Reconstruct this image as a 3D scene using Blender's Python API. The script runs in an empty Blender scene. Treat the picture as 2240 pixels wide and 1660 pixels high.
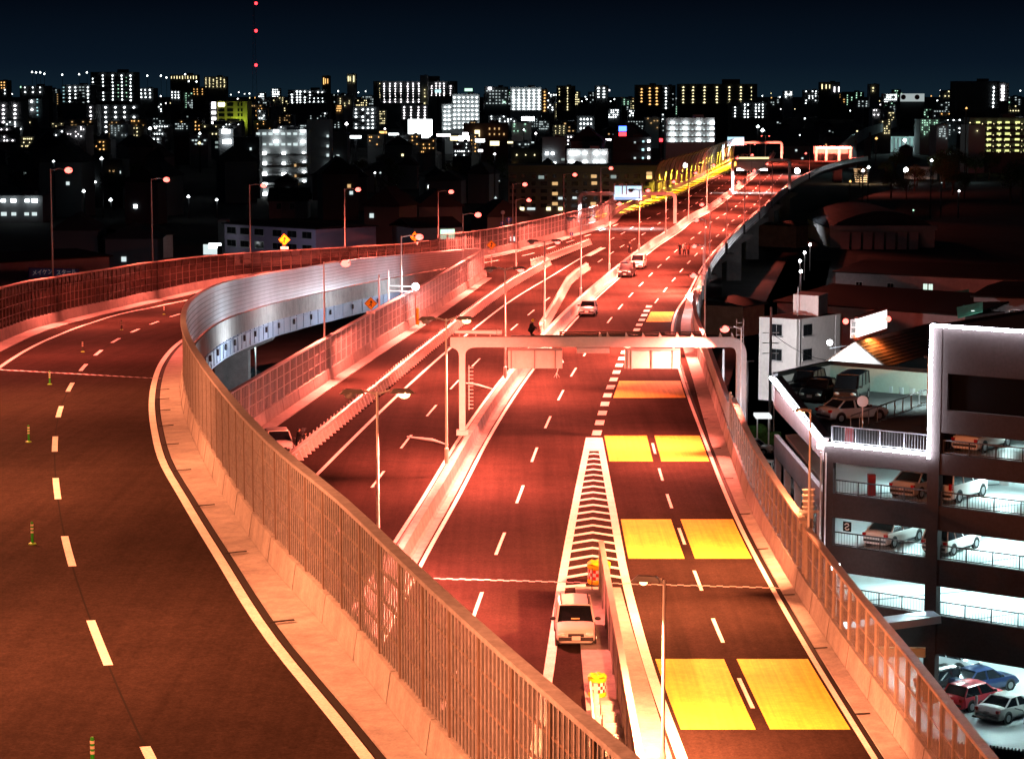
import bpy, bmesh, math, random
import numpy as np
from mathutils import Vector, Matrix
R = math.radians
random.seed(7)
SC = bpy.context.scene
COL = SC.collection

# ------------------------------------------------------------------ camera (telephoto from a tall building, 23 m above the carriageway)
FPX, HC, CX, CY, YH = 5200., 23., 1120., 830., 200.
TH = math.atan((CY-YH)/FPX); CT, ST = math.cos(TH), math.sin(TH)
cam = bpy.data.cameras.new('camera'); camo = bpy.data.objects.new('camera', cam); COL.objects.link(camo)
cam.sensor_width = 36; cam.lens = 36*FPX/2240; cam.clip_start = 1; cam.clip_end = 30000
camo.location = (0, 0, HC); camo.rotation_euler = (math.pi/2-TH, 0, 0)
SC.camera = camo

# ------------------------------------------------------------------ night sky, added faint fill light, exposure
W = bpy.data.worlds.new('World'); SC.world = W; W.use_nodes = True
nt = W.node_tree; nt.nodes.clear()
wo = nt.nodes.new('ShaderNodeOutputWorld'); bg = nt.nodes.new('ShaderNodeBackground'); bg2 = nt.nodes.new('ShaderNodeBackground')
ad = nt.nodes.new('ShaderNodeAddShader')
sky = nt.nodes.new('ShaderNodeTexSky'); sky.sky_type = 'NISHITA'; sky.sun_disc = False
sky.sun_elevation = R(-6); sky.sun_rotation = R(200); sky.altitude = 40; sky.air_density = 1.5; sky.dust_density = 2
bg.inputs[1].default_value = 0.05
nt.links.new(sky.outputs[0], bg.inputs[0])
tc = nt.nodes.new('ShaderNodeTexCoord'); sx = nt.nodes.new('ShaderNodeSeparateXYZ'); cr = nt.nodes.new('ShaderNodeValToRGB')
nt.links.new(tc.outputs['Generated'], sx.inputs[0]); nt.links.new(sx.outputs[2], cr.inputs[0])
e = cr.color_ramp.elements       # city glow hugging the horizon all round, falling off with height
e[0].position = 0.0; e[0].color = (.0048, .0132, .0225, 1)
e[1].position = 0.012; e[1].color = (.0027, .0074, .0155, 1)
k = cr.color_ramp.elements.new(0.04); k.color = (.0008, .0022, .0052, 1)
k = cr.color_ramp.elements.new(0.5); k.color = (.0005, .0012, .0030, 1)
nt.links.new(cr.outputs[0], bg2.inputs[0]); bg2.inputs[1].default_value = 1.0
nt.links.new(bg.outputs[0], ad.inputs[0]); nt.links.new(bg2.outputs[0], ad.inputs[1]); nt.links.new(ad.outputs[0], wo.inputs[0])
moon_fill = bpy.data.lights.new('moon_fill', 'SUN'); moon_fill.energy = 0.012; moon_fill.angle = R(.5); moon_fill.color = (.8, .9, 1)  # added dim fill, lifts the dark building silhouettes
mo = bpy.data.objects.new('moon_fill', moon_fill); COL.objects.link(mo); mo.rotation_euler = (R(50), 0, R(200))
SC.view_settings.view_transform = 'Standard'; SC.view_settings.look = 'None'
SC.view_settings.exposure = 0; SC.view_settings.gamma = 1; SC.view_settings.use_curve_mapping = False
SC.render.engine = 'CYCLES'
cy = SC.cycles
cy.use_denoising = True; cy.max_bounces = 5; cy.diffuse_bounces = 2; cy.glossy_bounces = 3; cy.transmission_bounces = 4
cy.transparent_max_bounces = 10; cy.sample_clamp_indirect = 3; cy.sample_clamp_direct = 0; cy.caustics_reflective = False; cy.caustics_refractive = False
cy.use_light_tree = True
try: cy.denoising_input_passes = 'RGB_ALBEDO_NORMAL'; cy.denoiser = 'OPENIMAGEDENOISE'
except Exception: pass

# lamp tints and powers (W)
RED = (1, .150, .098); ORANGE = (1, .265, .105); WHITE = (.93, .97, 1); COOL = (.66, 1, 1)
P_RED, P_ORANGE = 15000, 10600
ORD = ['first', 'second', 'third', 'fourth', 'fifth', 'sixth', 'seventh', 'eighth', 'ninth', 'tenth', 'eleventh', 'twelfth']
GZ = -11.0      # street level under the viaduct

# ------------------------------------------------------------------ survey helpers: photograph row/column -> metres
def ray(px, py):
    x = (px-CX)/FPX; y = (CY-py)/FPX
    return np.array([x, CT+y*ST, -ST+y*CT])
def P(px, py, z=0.):
    d = ray(px, py); t = (z-HC)/d[2]; return Vector((d[0]*t, d[1]*t, z))
def PY(px, py, Y):
    d = ray(px, py); t = Y/d[1]; return Vector((d[0]*t, Y, HC+d[2]*t))
def PX(px, Y): return PY(px, 400, Y).x
def PZ(py, Y): return PY(1120, py, Y).z

# ------------------------------------------------------------------ materials
MATS = {}
def mat(name, col, rough=.6, metal=0., noise=None, bump=None, spec=.5, emit=None, estr=0., sample=True, coat=0., streak=None):
    if name in MATS: return MATS[name]
    if rough >= .7 and spec == .5: spec = .1
    m = bpy.data.materials.new(name); m.use_nodes = True; MATS[name] = m
    n = m.node_tree.nodes; l = m.node_tree.links; b = n['Principled BSDF']
    b.inputs['Base Color'].default_value = (*col, 1); b.inputs['Roughness'].default_value = rough; b.inputs['Metallic'].default_value = metal
    b.inputs['Specular IOR Level'].default_value = spec
    if coat: b.inputs['Coat Weight'].default_value = coat; b.inputs['Coat Roughness'].default_value = .08
    if emit: b.inputs['Emission Color'].default_value = (*emit, 1); b.inputs['Emission Strength'].default_value = estr
    t = n.new('ShaderNodeTexCoord')
    if noise:
        prev = None
        for sc_, amt in list(noise)+list(streak or []):
            x = n.new('ShaderNodeTexNoise'); x.inputs['Detail'].default_value = 5
            if isinstance(sc_, tuple):
                mp = n.new('ShaderNodeMapping'); mp.inputs['Scale'].default_value = sc_; l.new(t.outputs['Object'], mp.inputs['Vector']); l.new(mp.outputs[0], x.inputs['Vector']); x.inputs['Scale'].default_value = 1.
            else: x.inputs['Scale'].default_value = sc_; l.new(t.outputs['Object'], x.inputs['Vector'])
            r_ = n.new('ShaderNodeMapRange'); r_.inputs[1].default_value = .3; r_.inputs[2].default_value = .7
            r_.inputs[3].default_value = 1-amt; r_.inputs[4].default_value = 1+amt; l.new(x.outputs[0], r_.inputs[0])
            if prev:
                mm = n.new('ShaderNodeMath'); mm.operation = 'MULTIPLY'; l.new(prev, mm.inputs[0]); l.new(r_.outputs[0], mm.inputs[1]); prev = mm.outputs[0]
            else: prev = r_.outputs[0]
        vm = n.new('ShaderNodeVectorMath'); vm.operation = 'SCALE'; vm.inputs[0].default_value = col; l.new(prev, vm.inputs['Scale'])
        l.new(vm.outputs[0], b.inputs['Base Color'])
    if bump:
        x = n.new('ShaderNodeTexNoise'); x.inputs['Scale'].default_value = bump[0]; x.inputs['Detail'].default_value = 4
        l.new(t.outputs['Object'], x.inputs['Vector'])
        bp = n.new('ShaderNodeBump'); bp.inputs['Strength'].default_value = bump[1]; bp.inputs['Distance'].default_value = .02
        l.new(x.outputs[0], bp.inputs['Height']); l.new(bp.outputs[0], b.inputs['Normal'])
    if not sample: m.cycles.emission_sampling = 'NONE'
    return m
def emi(name, col, s, sample=False):
    return mat(name, (.02, .02, .02), .5, emit=col, estr=s, sample=sample)
def clear(name, tint, opacity, gloss=.12, rough=.08):
    """see-through sheet: a share of tinted plastic, some mirror, the rest lets light pass"""
    if name in MATS: return MATS[name]
    m = bpy.data.materials.new(name); m.use_nodes = True; MATS[name] = m
    n = m.node_tree.nodes; l = m.node_tree.links; n.clear()
    o = n.new('ShaderNodeOutputMaterial'); tr = n.new('ShaderNodeBsdfTransparent'); di = n.new('ShaderNodeBsdfDiffuse'); gl = n.new('ShaderNodeBsdfGlossy')
    tl = n.new('ShaderNodeBsdfTranslucent')
    di.inputs[0].default_value = (*tint, 1); tl.inputs[0].default_value = (*tint, 1); gl.inputs[1].default_value = rough; tr.inputs[0].default_value = (.93, .95, .95, 1)
    a0 = n.new('ShaderNodeMixShader'); a0.inputs[0].default_value = .4; l.new(di.outputs[0], a0.inputs[1]); l.new(tl.outputs[0], a0.inputs[2])
    a = n.new('ShaderNodeMixShader'); a.inputs[0].default_value = opacity; l.new(tr.outputs[0], a.inputs[1]); l.new(a0.outputs[0], a.inputs[2])
    b = n.new('ShaderNodeMixShader'); b.inputs[0].default_value = gloss; l.new(a.outputs[0], b.inputs[1]); l.new(gl.outputs[0], b.inputs[2])
    l.new(b.outputs[0], o.inputs[0]); return m

def asphalt():
    m = mat('asphalt', (.034, .0225, .0188), .9, noise=[(.09, .14), (.7, .12), (4, .16), (11, .26), (45, .30)], bump=(60, .3), spec=.01, streak=[((1.1, .025, 1), .14), ((3.5, .06, 1), .10)])
    return m
ASPH = asphalt()
CONC = mat('concrete', (.36, .355, .345), .8, noise=[(.25, .12), (1.1, .12), (5, .10), (16, .10)], bump=(14, .25), streak=[((1.5, 1.5, .15), .10)])
CONC2 = mat('concrete_dull', (.30, .30, .30), .85, noise=[(.2, .18), (1.4, .14), (9, .1)], bump=(10, .3))
PAINT = mat('white_road_paint', (.82, .81, .78), .7, noise=[(1.2, .10), (12, .14), (40, .10)])
YELP = mat('yellow_road_paint', (.82, .58, .075), .7, noise=[(.35, .10), (2, .08), (6, .08), (25, .12)], streak=[((5, .08, 1), .12), ((14, .15, 1), .07)])
GALV = mat('galvanised_steel', (.55, .55, .56), .45, .55, noise=[(3, .12)])
POLE = mat('painted_steel_pole', (.74, .72, .70), .45, noise=[(4, .08)])
DARK = mat('dark_metal', (.04, .04, .045), .5, noise=[(5, .15)])
BLACK = mat('black_rubber', (.012, .012, .012), .7)
STEELB = mat('girder_paint', (.26, .33, .45), .5, noise=[(.4, .15), (4, .08)])
PANEL = mat('perforated_panel', (.34, .27, .22), .38, .25, noise=[(.35, .18), (6, .12)])
ALU = mat('aluminium_panel', (.62, .64, .68), .30, .45, noise=[(.3, .14), (5, .06)])
CLR = clear('clear_barrier_sheet', (.60, .56, .54), .30, .10)
CLRD = clear('smoked_barrier_sheet', (.09, .05, .05), .74, .14, .05)
LOUV = clear('translucent_louvre', (.34, .33, .32), .38, .12, .12)
EARTH = mat('city_ground', (.035, .036, .036), .9, noise=[(.02, .3), (.3, .2)])
STREET = mat('street_asphalt', (.07, .07, .07), .8, noise=[(.1, .2), (8, .15)])
GLASS = mat('dark_glass', (.012, .014, .018), .08, spec=.8)
SIGNY = mat('warning_yellow', (.85, .48, .01), .35)
SIGNB = mat('sign_blue', (.01, .08, .42), .4)
SIGNW = mat('sign_white', (.82, .82, .82), .4)
INK = mat('sign_black', (.01, .01, .01), .4)

# ------------------------------------------------------------------ mesh building
class M:
    def __init__(s): s.v = []; s.f = []
    def quad(s, *p):
        i = len(s.v); s.v += [tuple(q) for q in p]; s.f.append(tuple(range(i, i+len(p))))
    def box(s, c, d, rz=0., tilt=None):
        cx, cy_, cz = c; a, b, h = d[0]/2, d[1]/2, d[2]/2; co, si = math.cos(rz), math.sin(rz); i = len(s.v)
        for z in (-h, h):
            for x, y in ((-a, -b), (a, -b), (a, b), (-a, b)):
                s.v.append((cx+x*co-y*si, cy_+x*si+y*co, cz+z))
        s.f += [tuple(i+j for j in q) for q in ((0, 3, 2, 1), (4, 5, 6, 7), (0, 1, 5, 4), (1, 2, 6, 5), (2, 3, 7, 6), (3, 0, 4, 7))]
    def bar(s, a, b, w, h=None, up=(0, 0, 1)):
        a, b = Vector(a), Vector(b); d = (b-a)
        if d.length < 1e-6: return
        d.normalize(); u = Vector(up)
        if abs(d.dot(u)) > .98: u = Vector((0, 1, 0))
        r_ = d.cross(u).normalized(); u = r_.cross(d); h = h or w; i = len(s.v)
        for p in (a, b):
            for x, y in ((-1, -1), (1, -1), (1, 1), (-1, 1)): s.v.append(tuple(p+r_*x*w/2+u*y*h/2))
        s.f += [tuple(i+j for j in q) for q in ((0, 1, 2, 3), (7, 6, 5, 4), (0, 4, 5, 1), (1, 5, 6, 2), (2, 6, 7, 3), (3, 7, 4, 0))]
    def tube(s, pts, rad, n=8):
        pts = [Vector(p) for p in pts]; rad = rad if isinstance(rad, (list, tuple)) else [rad]*len(pts); rings = []
        for k, p in enumerate(pts):
            d = (pts[min(k+1, len(pts)-1)]-pts[max(k-1, 0)]).normalized(); u = Vector((0, 0, 1)) if abs(d.z) < .9 else Vector((0, 1, 0))
            r_ = d.cross(u).normalized(); u = r_.cross(d); i = len(s.v); rings.append(i)
            for j in range(n):
                t = 2*math.pi*j/n; s.v.append(tuple(p+(r_*math.cos(t)+u*math.sin(t))*rad[k]))
        for a, b in zip(rings, rings[1:]):
            for j in range(n): s.f.append((a+j, a+(j+1) % n, b+(j+1) % n, b+j))
        s.f.append(tuple(rings[0]+j for j in reversed(range(n)))); s.f.append(tuple(rings[-1]+j for j in range(n)))
    def lathe(s, c, prof, n=16):
        c = Vector(c); rings = []
        for r_, z in prof:
            i = len(s.v); rings.append(i)
            for j in range(n): t = 2*math.pi*j/n; s.v.append((c.x+r_*math.cos(t), c.y+r_*math.sin(t), c.z+z))
        for a, b in zip(rings, rings[1:]):
            for j in range(n): s.f.append((a+j, a+(j+1) % n, b+(j+1) % n, b+j))
        s.f.append(tuple(rings[0]+j for j in reversed(range(n)))); s.f.append(tuple(rings[-1]+j for j in range(n)))
    def sweep(s, pts, prof, cap=True, hs=None):
        pts = [Vector(p) for p in pts]; n = len(prof); rings = []
        for k, p in enumerate(pts):
            d = pts[min(k+1, len(pts)-1)]-pts[max(k-1, 0)]; d.z = 0; d.normalize(); r_ = Vector((d.y, -d.x, 0)); i = len(s.v); rings.append(i)
            for o, z in prof: s.v.append(tuple(p+r_*o+Vector((0, 0, z*(hs[k] if hs else 1)))))
        for a, b in zip(rings, rings[1:]):
            for j in range(n): s.f.append((a+j, a+(j+1) % n, b+(j+1) % n, b+j))
        if cap: s.f.append(tuple(rings[0]+j for j in range(n))); s.f.append(tuple(rings[-1]+j for j in reversed(range(n))))
    def strip(s, A, B):
        i = len(s.v); s.v += [tuple(p) for p in A]+[tuple(p) for p in B]; n = len(A)
        for k in range(n-1): s.f.append((i+k, i+n+k, i+n+k+1, i+k+1))
    def prism(s, poly, z0, z1):
        i = len(s.v); n = len(poly); s.v += [(p[0], p[1], z0) for p in poly]+[(p[0], p[1], z1) for p in poly]
        s.f.append(tuple(i+j for j in reversed(range(n)))); s.f.append(tuple(i+n+j for j in range(n)))
        for j in range(n): s.f.append((i+j, i+(j+1) % n, i+n+(j+1) % n, i+n+j))
    def ball(s, c, r_, nz=8, n=12, sq=(1, 1, 1)):
        c = Vector(c); rings = []
        for k in range(nz+1):
            a = math.pi*k/nz-math.pi/2; i = len(s.v); rings.append(i); rr = max(math.cos(a), .02)
            for j in range(n): t = 2*math.pi*j/n; s.v.append((c.x+r_*rr*math.cos(t)*sq[0], c.y+r_*rr*math.sin(t)*sq[1], c.z+r_*math.sin(a)*sq[2]))
        for a, b in zip(rings, rings[1:]):
            for j in range(n): s.f.append((a+j, a+(j+1) % n, b+(j+1) % n, b+j))
    def build(s, name, m, parent=None, local=False, smooth=False, kind=None, fix=False):
        me = bpy.data.meshes.new(name); off = Vector((0, 0, 0))
        if parent is not None and not local: off = wloc(parent)
        me.from_pydata([tuple(Vector(p)-off) for p in s.v], [], s.f); me.materials.append(m)
        if smooth:
            me.shade_smooth()
            try: me.set_sharp_from_angle(angle=R(38))
            except Exception: pass
        if fix:
            bm = bmesh.new(); bm.from_mesh(me); bmesh.ops.recalc_face_normals(bm, faces=bm.faces); bm.to_mesh(me); bm.free()
        o = bpy.data.objects.new(name, me); COL.objects.link(o)
        if parent is not None: o.parent = parent
        if kind: o['kind'] = kind
        return o
def wloc(o):
    v = Vector((0, 0, 0))
    while o is not None: v += o.location; o = o.parent
    return v
def tag(o, label, cat, group=None, kind=None):
    if label: o['label'] = label
    if cat: o['category'] = cat
    if group: o['group'] = group
    if kind: o['kind'] = kind
    return o
def thing(name, label, cat, loc, rz=0., group=None):
    o = bpy.data.objects.new(name, None); COL.objects.link(o); o.empty_display_size = .5
    o.location = loc; o.rotation_euler = (0, 0, rz); return tag(o, label, cat, group)
def shared(name, me, parent, loc, scale=(1, 1, 1), rz=0.):
    o = bpy.data.objects.new(name, me); COL.objects.link(o); o.parent = parent
    o.location = Vector(loc)-wloc(parent); o.scale = scale; o.rotation_euler = (0, 0, rz); return o
UB = {}
def unit_box(m):
    if m.name not in UB:
        b = M(); b.box((0, 0, 0), (1, 1, 1)); me = bpy.data.meshes.new('box_'+m.name); me.from_pydata(b.v, [], b.f); me.materials.append(m); UB[m.name] = me
    return UB[m.name]

class Path:
    """plan curve x(y) through surveyed points, smooth, with height z(y)"""
    def __init__(s, knots, z=None):
        k = sorted(knots); s.Y = np.array([a[0] for a in k], float); s.X = np.array([a[1] for a in k], float); s.z = z or (lambda y: 0.)
        d = np.diff(s.X)/np.diff(s.Y); h = np.diff(s.Y); t = np.zeros(len(s.Y)); t[0] = d[0]; t[-1] = d[-1]
        for i in range(1, len(d)): t[i] = (d[i-1]*h[i]+d[i]*h[i-1])/(h[i]+h[i-1])
        s.T = t
    def x(s, y):
        i = int(np.clip(np.searchsorted(s.Y, y)-1, 0, len(s.Y)-2)); h = s.Y[i+1]-s.Y[i]; u = (y-s.Y[i])/h
        if u < 0: return float(s.X[0]+s.T[0]*(y-s.Y[0]))
        if u > 1: return float(s.X[-1]+s.T[-1]*(y-s.Y[-1]))
        return float((2*u**3-3*u**2+1)*s.X[i]+(u**3-2*u**2+u)*h*s.T[i]+(-2*u**3+3*u**2)*s.X[i+1]+(u**3-u**2)*h*s.T[i+1])
    def p(s, y, off=0., dz=0.):
        x0 = s.x(y); dx = (s.x(y+.5)-s.x(y-.5)); n = Vector((1, -dx, 0)).normalized()
        return Vector((x0, y, s.z(y)+dz))+n*off
    def pts(s, y0, y1, step=4., off=0., dz=0.):
        n = max(1, int(abs(y1-y0)/step)); return [s.p(y0+(y1-y0)*i/n, off, dz) for i in range(n+1)]

def rz_(y): return float(np.interp(y, [40, 70, 84, 99, 114, 128, 143, 158, 173, 188, 203, 218, 233, 248, 264, 400], [6.75, 6.6, 6.5, 6.3, 6.0, 5.6, 5.1, 4.6, 3.95, 3.3, 2.6, 1.8, 1.1, .45, 0.02, 0.02]))
# ------------------------------------------------------------------ alignments
MED = Path([(60, -8.4), (90, -6.9), (118, -5.2), (132, -4.2), (157, -2.55), (190, .15), (225, 3.75), (261, 7.95), (292.5, 12.05), (329, 17.05), (353, 20.5), (395, 27.1), (420, 30.6), (462, 37.8), (530, 48.0), (620, 61), (705, 73), (800, 86), (920, 101)])
RPAR = Path([(50, 14.6), (70, 13.9), (80, 13.7), (93.5, 13.3), (108, 13.05), (132, 13.2), (154, 14.0), (190, 15.5), (223, 16.9), (236, 17.8), (252, 19.3), (279, 21.9), (317, 26.35), (361, 32.6), (405, 39.3), (452, 46.9), (498.6, 54.3), (542, 61.3), (610, 73), (668, 84), (730, 97), (780, 110), (815, 121)])
LPAR = Path([(60, -25.2), (100, -22.9), (120, -21.3), (140, -19.5), (160.4, -17.4), (190.5, -14.3), (212, -12.0), (234, -9.5), (262, -6.6), (296, -3.2)])
RIN = Path([(36, 3.4), (42, 1.8), (50, -.35), (59, -2.65), (69, -5.1), (82, -8.6), (97, -12.0), (114, -15.4), (133, -18.7), (147, -20.7), (161, -22.3), (185, -24.2), (202, -24.9), (222, -24.9), (245, -23.5), (268, -19.1), (288, -12.0), (306, -4.3)], rz_)
ROUT = Path([(36, -9), (70, -19.5), (84, -23.4), (99, -27.2), (120, -31.6), (143, -35.4), (160, -37.6), (181, -39.6), (215, -41.7), (240, -41.4), (262, -39.4), (287, -32.0), (306, -20.3), (330, -5.3), (355, 2.6), (381, 9.2), (408, 15.2), (460, 21.0), (520, 31), (600, 44.5), (720, 62.5), (830, 79), (920, 91)], rz_)
RDASH = Path([(40, -3.6), (55, -8.3), (69.9, -12.4), (84.4, -16.0), (99, -19.2), (113.7, -22.1), (128.5, -24.7), (143.4, -26.9), (158.5, -28.8), (173.5, -30.4), (188.3, -31.6), (203, -32.4), (218, -33), (233, -33.2), (250, -32), (268, -27.5), (290, -18.5), (310, -8.5), (335.6, 1.9), (356, 6.6), (388, 13.4), (420, 19.5)], rz_)
RLINE = Path([(36, 2.0), (57.2, -3.6), (60.8, -4.6), (70, -7.2), (83.2, -10.4), (96.1, -13.4), (108.2, -16.1), (120.4, -18.3), (134.8, -20.6), (150.2, -22.7), (166, -24.5), (182, -25.9), (205, -26.9), (225, -26.9), (245, -25.5), (268, -21.0), (290, -13), (306, -6.3)], rz_)
RLEFT = Path([(60, -14.3), (84, -21.6), (99, -24.8), (120, -29.2), (140, -32.2), (157.2, -34.3), (180, -36.6), (198.6, -37.8), (220, -38.9), (238.6, -38.9), (258, -36.6), (283, -30.6), (303, -19.8), (327, -4.8), (352, 3.3), (380, 10.2), (408, 16.2)], rz_)
GOREL = Path([(60, -.5), (89.7, 1.3), (109.3, 2.3), (132.1, 3.6), (157.5, 5.15)])
GORER = Path([(60, 6.5), (80.6, 5.9), (90.1, 5.6), (107.2, 5.4), (132.1, 5.6), (157.5, 5.85)])
ZIP = Path([(157.5, 5.6), (169.6, 6.5), (180, 7.3), (190.1, 8.2), (200.1, 9.1), (209.9, 10.0), (224.9, 11.6), (240.4, 13.2), (255.1, 14.75)])
REDGE = Path([(50, 13.3), (80.3, 12.6), (94.9, 12.3), (108.5, 12.15), (124.2, 12.15), (132, 12.25), (154.2, 12.75), (190.8, 13.75), (223, 15.1), (232.4, 15.75), (249, 17.3), (269.3, 19.9), (300, 23.5), (317, 25.6), (361, 31.8), (405, 38.5), (452, 46.1), (498, 53.4), (542, 60.4), (600, 69.5)])
RDSH = Path([(60, 9.9), (80.7, 9.2), (100.2, 8.85), (123, 8.85), (142, 9.0), (157, 9.3)])
LSOL = Path([(60, -19.5), (100, -15.6), (139.4, -12.0), (151, -11.1), (180, -8.7), (213.9, -5.5), (233.8, -3.4), (260, -.4), (300, 5.3), (330, 9.6), (354, 13.4)])
LGR = Path([(144.5, -13.8), (163.5, -12.0), (187.4, -9.7), (225.8, -6.0), (255, -3.1), (281.4, -.1), (317.4, 5.0)])

# ------------------------------------------------------------------ ground, decks
g = M(); g.quad((-6000, -300, GZ), (6000, -300, GZ), (6000, 14000, GZ), (-6000, 14000, GZ)); g.build('ground', EARTH, kind='structure')
def ground_road(path_pts, w, name='street'):
    r_ = M(); r_.sweep(path_pts, [(-w/2, .012), (w/2, .012)], cap=False); o = r_.build(name, STREET, kind='structure'); return o
ground_road([(24, 90, GZ), (21, 130, GZ), (20.5, 170, GZ), (24, 230, GZ), (33, 300, GZ), (45, 380, GZ), (60, 480, GZ)], 9)
ground_road([(-60, 135, GZ), (-20, 170, GZ), (5, 200, GZ), (40, 240, GZ), (120, 270, GZ)], 7)

road = M(); ys = list(np.arange(50, 306, 4))+[306]
road.strip([LPAR.p(min(y, 296)) if y <= 296 else Vector((-3.2-(y-296)*.1, y, 0)) for y in ys], [RPAR.p(y) for y in ys])
ys2 = list(np.arange(306, 815, 5))+[815]
road.strip([ROUT.p(y, 0, -rz_(y)) for y in ys2], [RPAR.p(y) for y in ys2])
ROAD = road.build('main_road', ASPH, kind='structure')
r2 = M(); ysr = list(np.arange(36, 306, 4))+[306]; r2.strip([ROUT.p(y) for y in ysr], [RIN.p(y) for y in ysr])
RAMP = r2.build('ramp_road', ASPH, kind='structure')
# deck slabs and girders
d = M(); d.sweep(RPAR.pts(50, 815, 6), [(.62, -.75), (-3.2, -.9), (-3.2, -2.6), (-3.6, -2.6), (-3.6, -.35), (.62, -.35)], True)
d.sweep(LPAR.pts(60, 300, 6), [(-.6, -.35), (3.2, -.35), (3.2, -2.4), (2.8, -2.4), (2.8, -.8), (-.6, -.7)], True)
d.sweep([RPAR.p(y)-Vector((RPAR.x(y)-MED.x(y), 0, 0)) for y in np.arange(60, 800, 6)], [(-8, -.36), (8, -.36), (8, -2.2), (-8, -2.2)], True)
d.build('deck_girder', CONC2, ROAD)
gd = M(); gd.sweep(RIN.pts(36, 306, 4), [(.45, -.45), (.3, -.45), (.3, -2.3), (-.1, -2.3), (-.1, -.45), (-2, -.3), (-2, -.25), (.45, -.2)], True)
gd.sweep(ROUT.pts(36, 306, 4), [(-.45, -.2), (2, -.25), (2, -.3), (.1, -.45), (.1, -2.3), (-.3, -2.3), (-.3, -.45), (-.45, -.45)], True)
gd.build('steel_girder', STEELB, RAMP)
fl = M(); fl.sweep(RIN.pts(36, 306, 3), [(.36, -2.38), (.36, -2.26), (-.5, -2.26), (-.5, -2.38)]); fl.sweep(RIN.pts(36, 306, 3), [(.40, -1.0), (.40, -.94), (.29, -.94), (.29, -1.0)])
for y in np.arange(60, 304, 3.0):
    a = RIN.p(y, .33, -2.3); fl.bar(a, a+Vector((0, 0, 1.85)), .06, .05)
fl.build('girder_flange', STEELB, RAMP)
for y in np.arange(150, 300, 7.5):
    b = M(); a = RIN.p(y, .42, -1.35); b.box(a, (.18, .55, .5)); b.build('drain_bracket', DARK, RAMP)
sl = M(); sl.strip([p+Vector((0, 0, -.5)) for p in RIN.pts(36, 306, 5)], [p+Vector((0, 0, -.5)) for p in ROUT.pts(36, 306, 5)]); sl.build('deck_soffit', CONC2, RAMP)

# piers
def pier(p, w, dpt, top, label, cap_w=None):
    t = thing('viaduct_pier', label, 'pier', (p[0], p[1], GZ), group='piers under the viaduct')
    m_ = M(); m_.box((p[0], p[1], (GZ+top-1.6)/2), (w, dpt, top-1.6-GZ)); m_.build('column', CONC2, t)
    c_ = M(); cw = (cap_w or w*2.2)
    c_.v += [(p[0]-w/2, p[1]-dpt/2, top-1.6), (p[0]+w/2, p[1]-dpt/2, top-1.6), (p[0]+cw/2, p[1]-dpt/2, top-.5), (p[0]+cw/2, p[1]-dpt/2, top), (p[0]-cw/2, p[1]-dpt/2, top), (p[0]-cw/2, p[1]-dpt/2, top-.5)]
    c_.v += [(x, y+dpt, z) for x, y, z in c_.v[:6]]
    c_.f += [tuple(range(6)), tuple(reversed(range(6, 12)))]+[(i, i+6, (i+1) % 6+6, (i+1) % 6) for i in range(6)]
    c_.build('pier_cap', CONC2, t, fix=True)
for i, y in enumerate((205, 246, 290, 335, 380, 430, 485, 545, 610)):
    pier((RPAR.x(y)-3.2, y), 2.6, 2.2, -2.65, '%s concrete pier under the right edge of the expressway counting away' % ORD[i], 6.5)
for i, y in enumerate((150, 196, 243)):
    pier((RIN.x(y)-5.0, y), 3.4, 2.6, rz_(y)-2.4, ['thick grey pier under the ramp nearest the parked hatchback', 'round-edged grey pier seen through the gap under the ramp', 'far grey pier under the curve of the ramp'][i], 8.5)

# ------------------------------------------------------------------ painted markings (each mark a thin sheet on its road)
def mark(path, y0, y1, w=.15, off=0., m=PAINT, parent=ROAD, name='lane_line', dz=.010, step=3.):
    s_ = M(); A = path.pts(y0, y1, step, off-w/2, dz); B = path.pts(y0, y1, step, off+w/2, dz); s_.strip(A, B); return s_.build(name, m, parent)
def dashes(path, ys_, L, w=.15, off=0., parent=ROAD, name='lane_dash', m=PAINT):
    for y in ys_: mark(path, y-L/2, y+L/2, w, off, m, parent, name, step=2.)
mark(MED, 60, 540, .22, .98); mark(MED, 60, 540, .22, -.98); mark(MED, 540, 900, .25, 1.0, step=8); mark(MED, 540, 900, .25, -1.0, step=8)
dashes(MED, [75.3+15*i for i in range(42)], 6, .16, 4.45)
dashes(MED, [263+15*i for i in range(28)], 6, .16, 7.85)
dashes(MED, [94+15.35*i for i in range(42)], 6, .16, -4.35)
dashes(MED, [372+15.35*i for i in range(26)], 6, .16, -7.9)
dashes(MED, [500+15.35*i for i in range(16)], 6, .16, -11.3)
mark(GOREL, 62, 157.5, .40); mark(GORER, 62, 157.5, .40); mark(REDGE, 55, 600, .22)
mark(LSOL, 62, 353, .24)
mark(LSOL, 334, 352, .9, .4, name='gore_paint')
a = M(); a.strip([GOREL.p(y, .1, .014) for y in (151.5, 154.5, 157.5)], [GORER.p(y, -.1, .014) for y in (151.5, 154.5, 157.5)]); a.build('gore_paint', PAINT, ROAD)
y = 149.8
while y > 104:
    x0, x1 = GOREL.x(y)+.18, GORER.x(y)-.18
    if y < 109.5: x1 = x0+1.0
    xm = (x0+x1)/2; up = (x1-x0)*.42 if y > 109.5 else .5; t = .58; c = M()
    pts_ = [(x0, y), (xm, y+up), (x1, y)] if y > 109.5 else [(x0, y), (x1, y+up*.8)]
    c.strip([(p[0], p[1]+t, .010) for p in pts_], [(p[0], p[1], .010) for p in pts_]); c.build('chevron_bar', PAINT, ROAD); y -= 2.15
dashes(ZIP, [159.7+5.02*i for i in range(20)], 2.4, .62, 0, name='merge_block')
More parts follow.
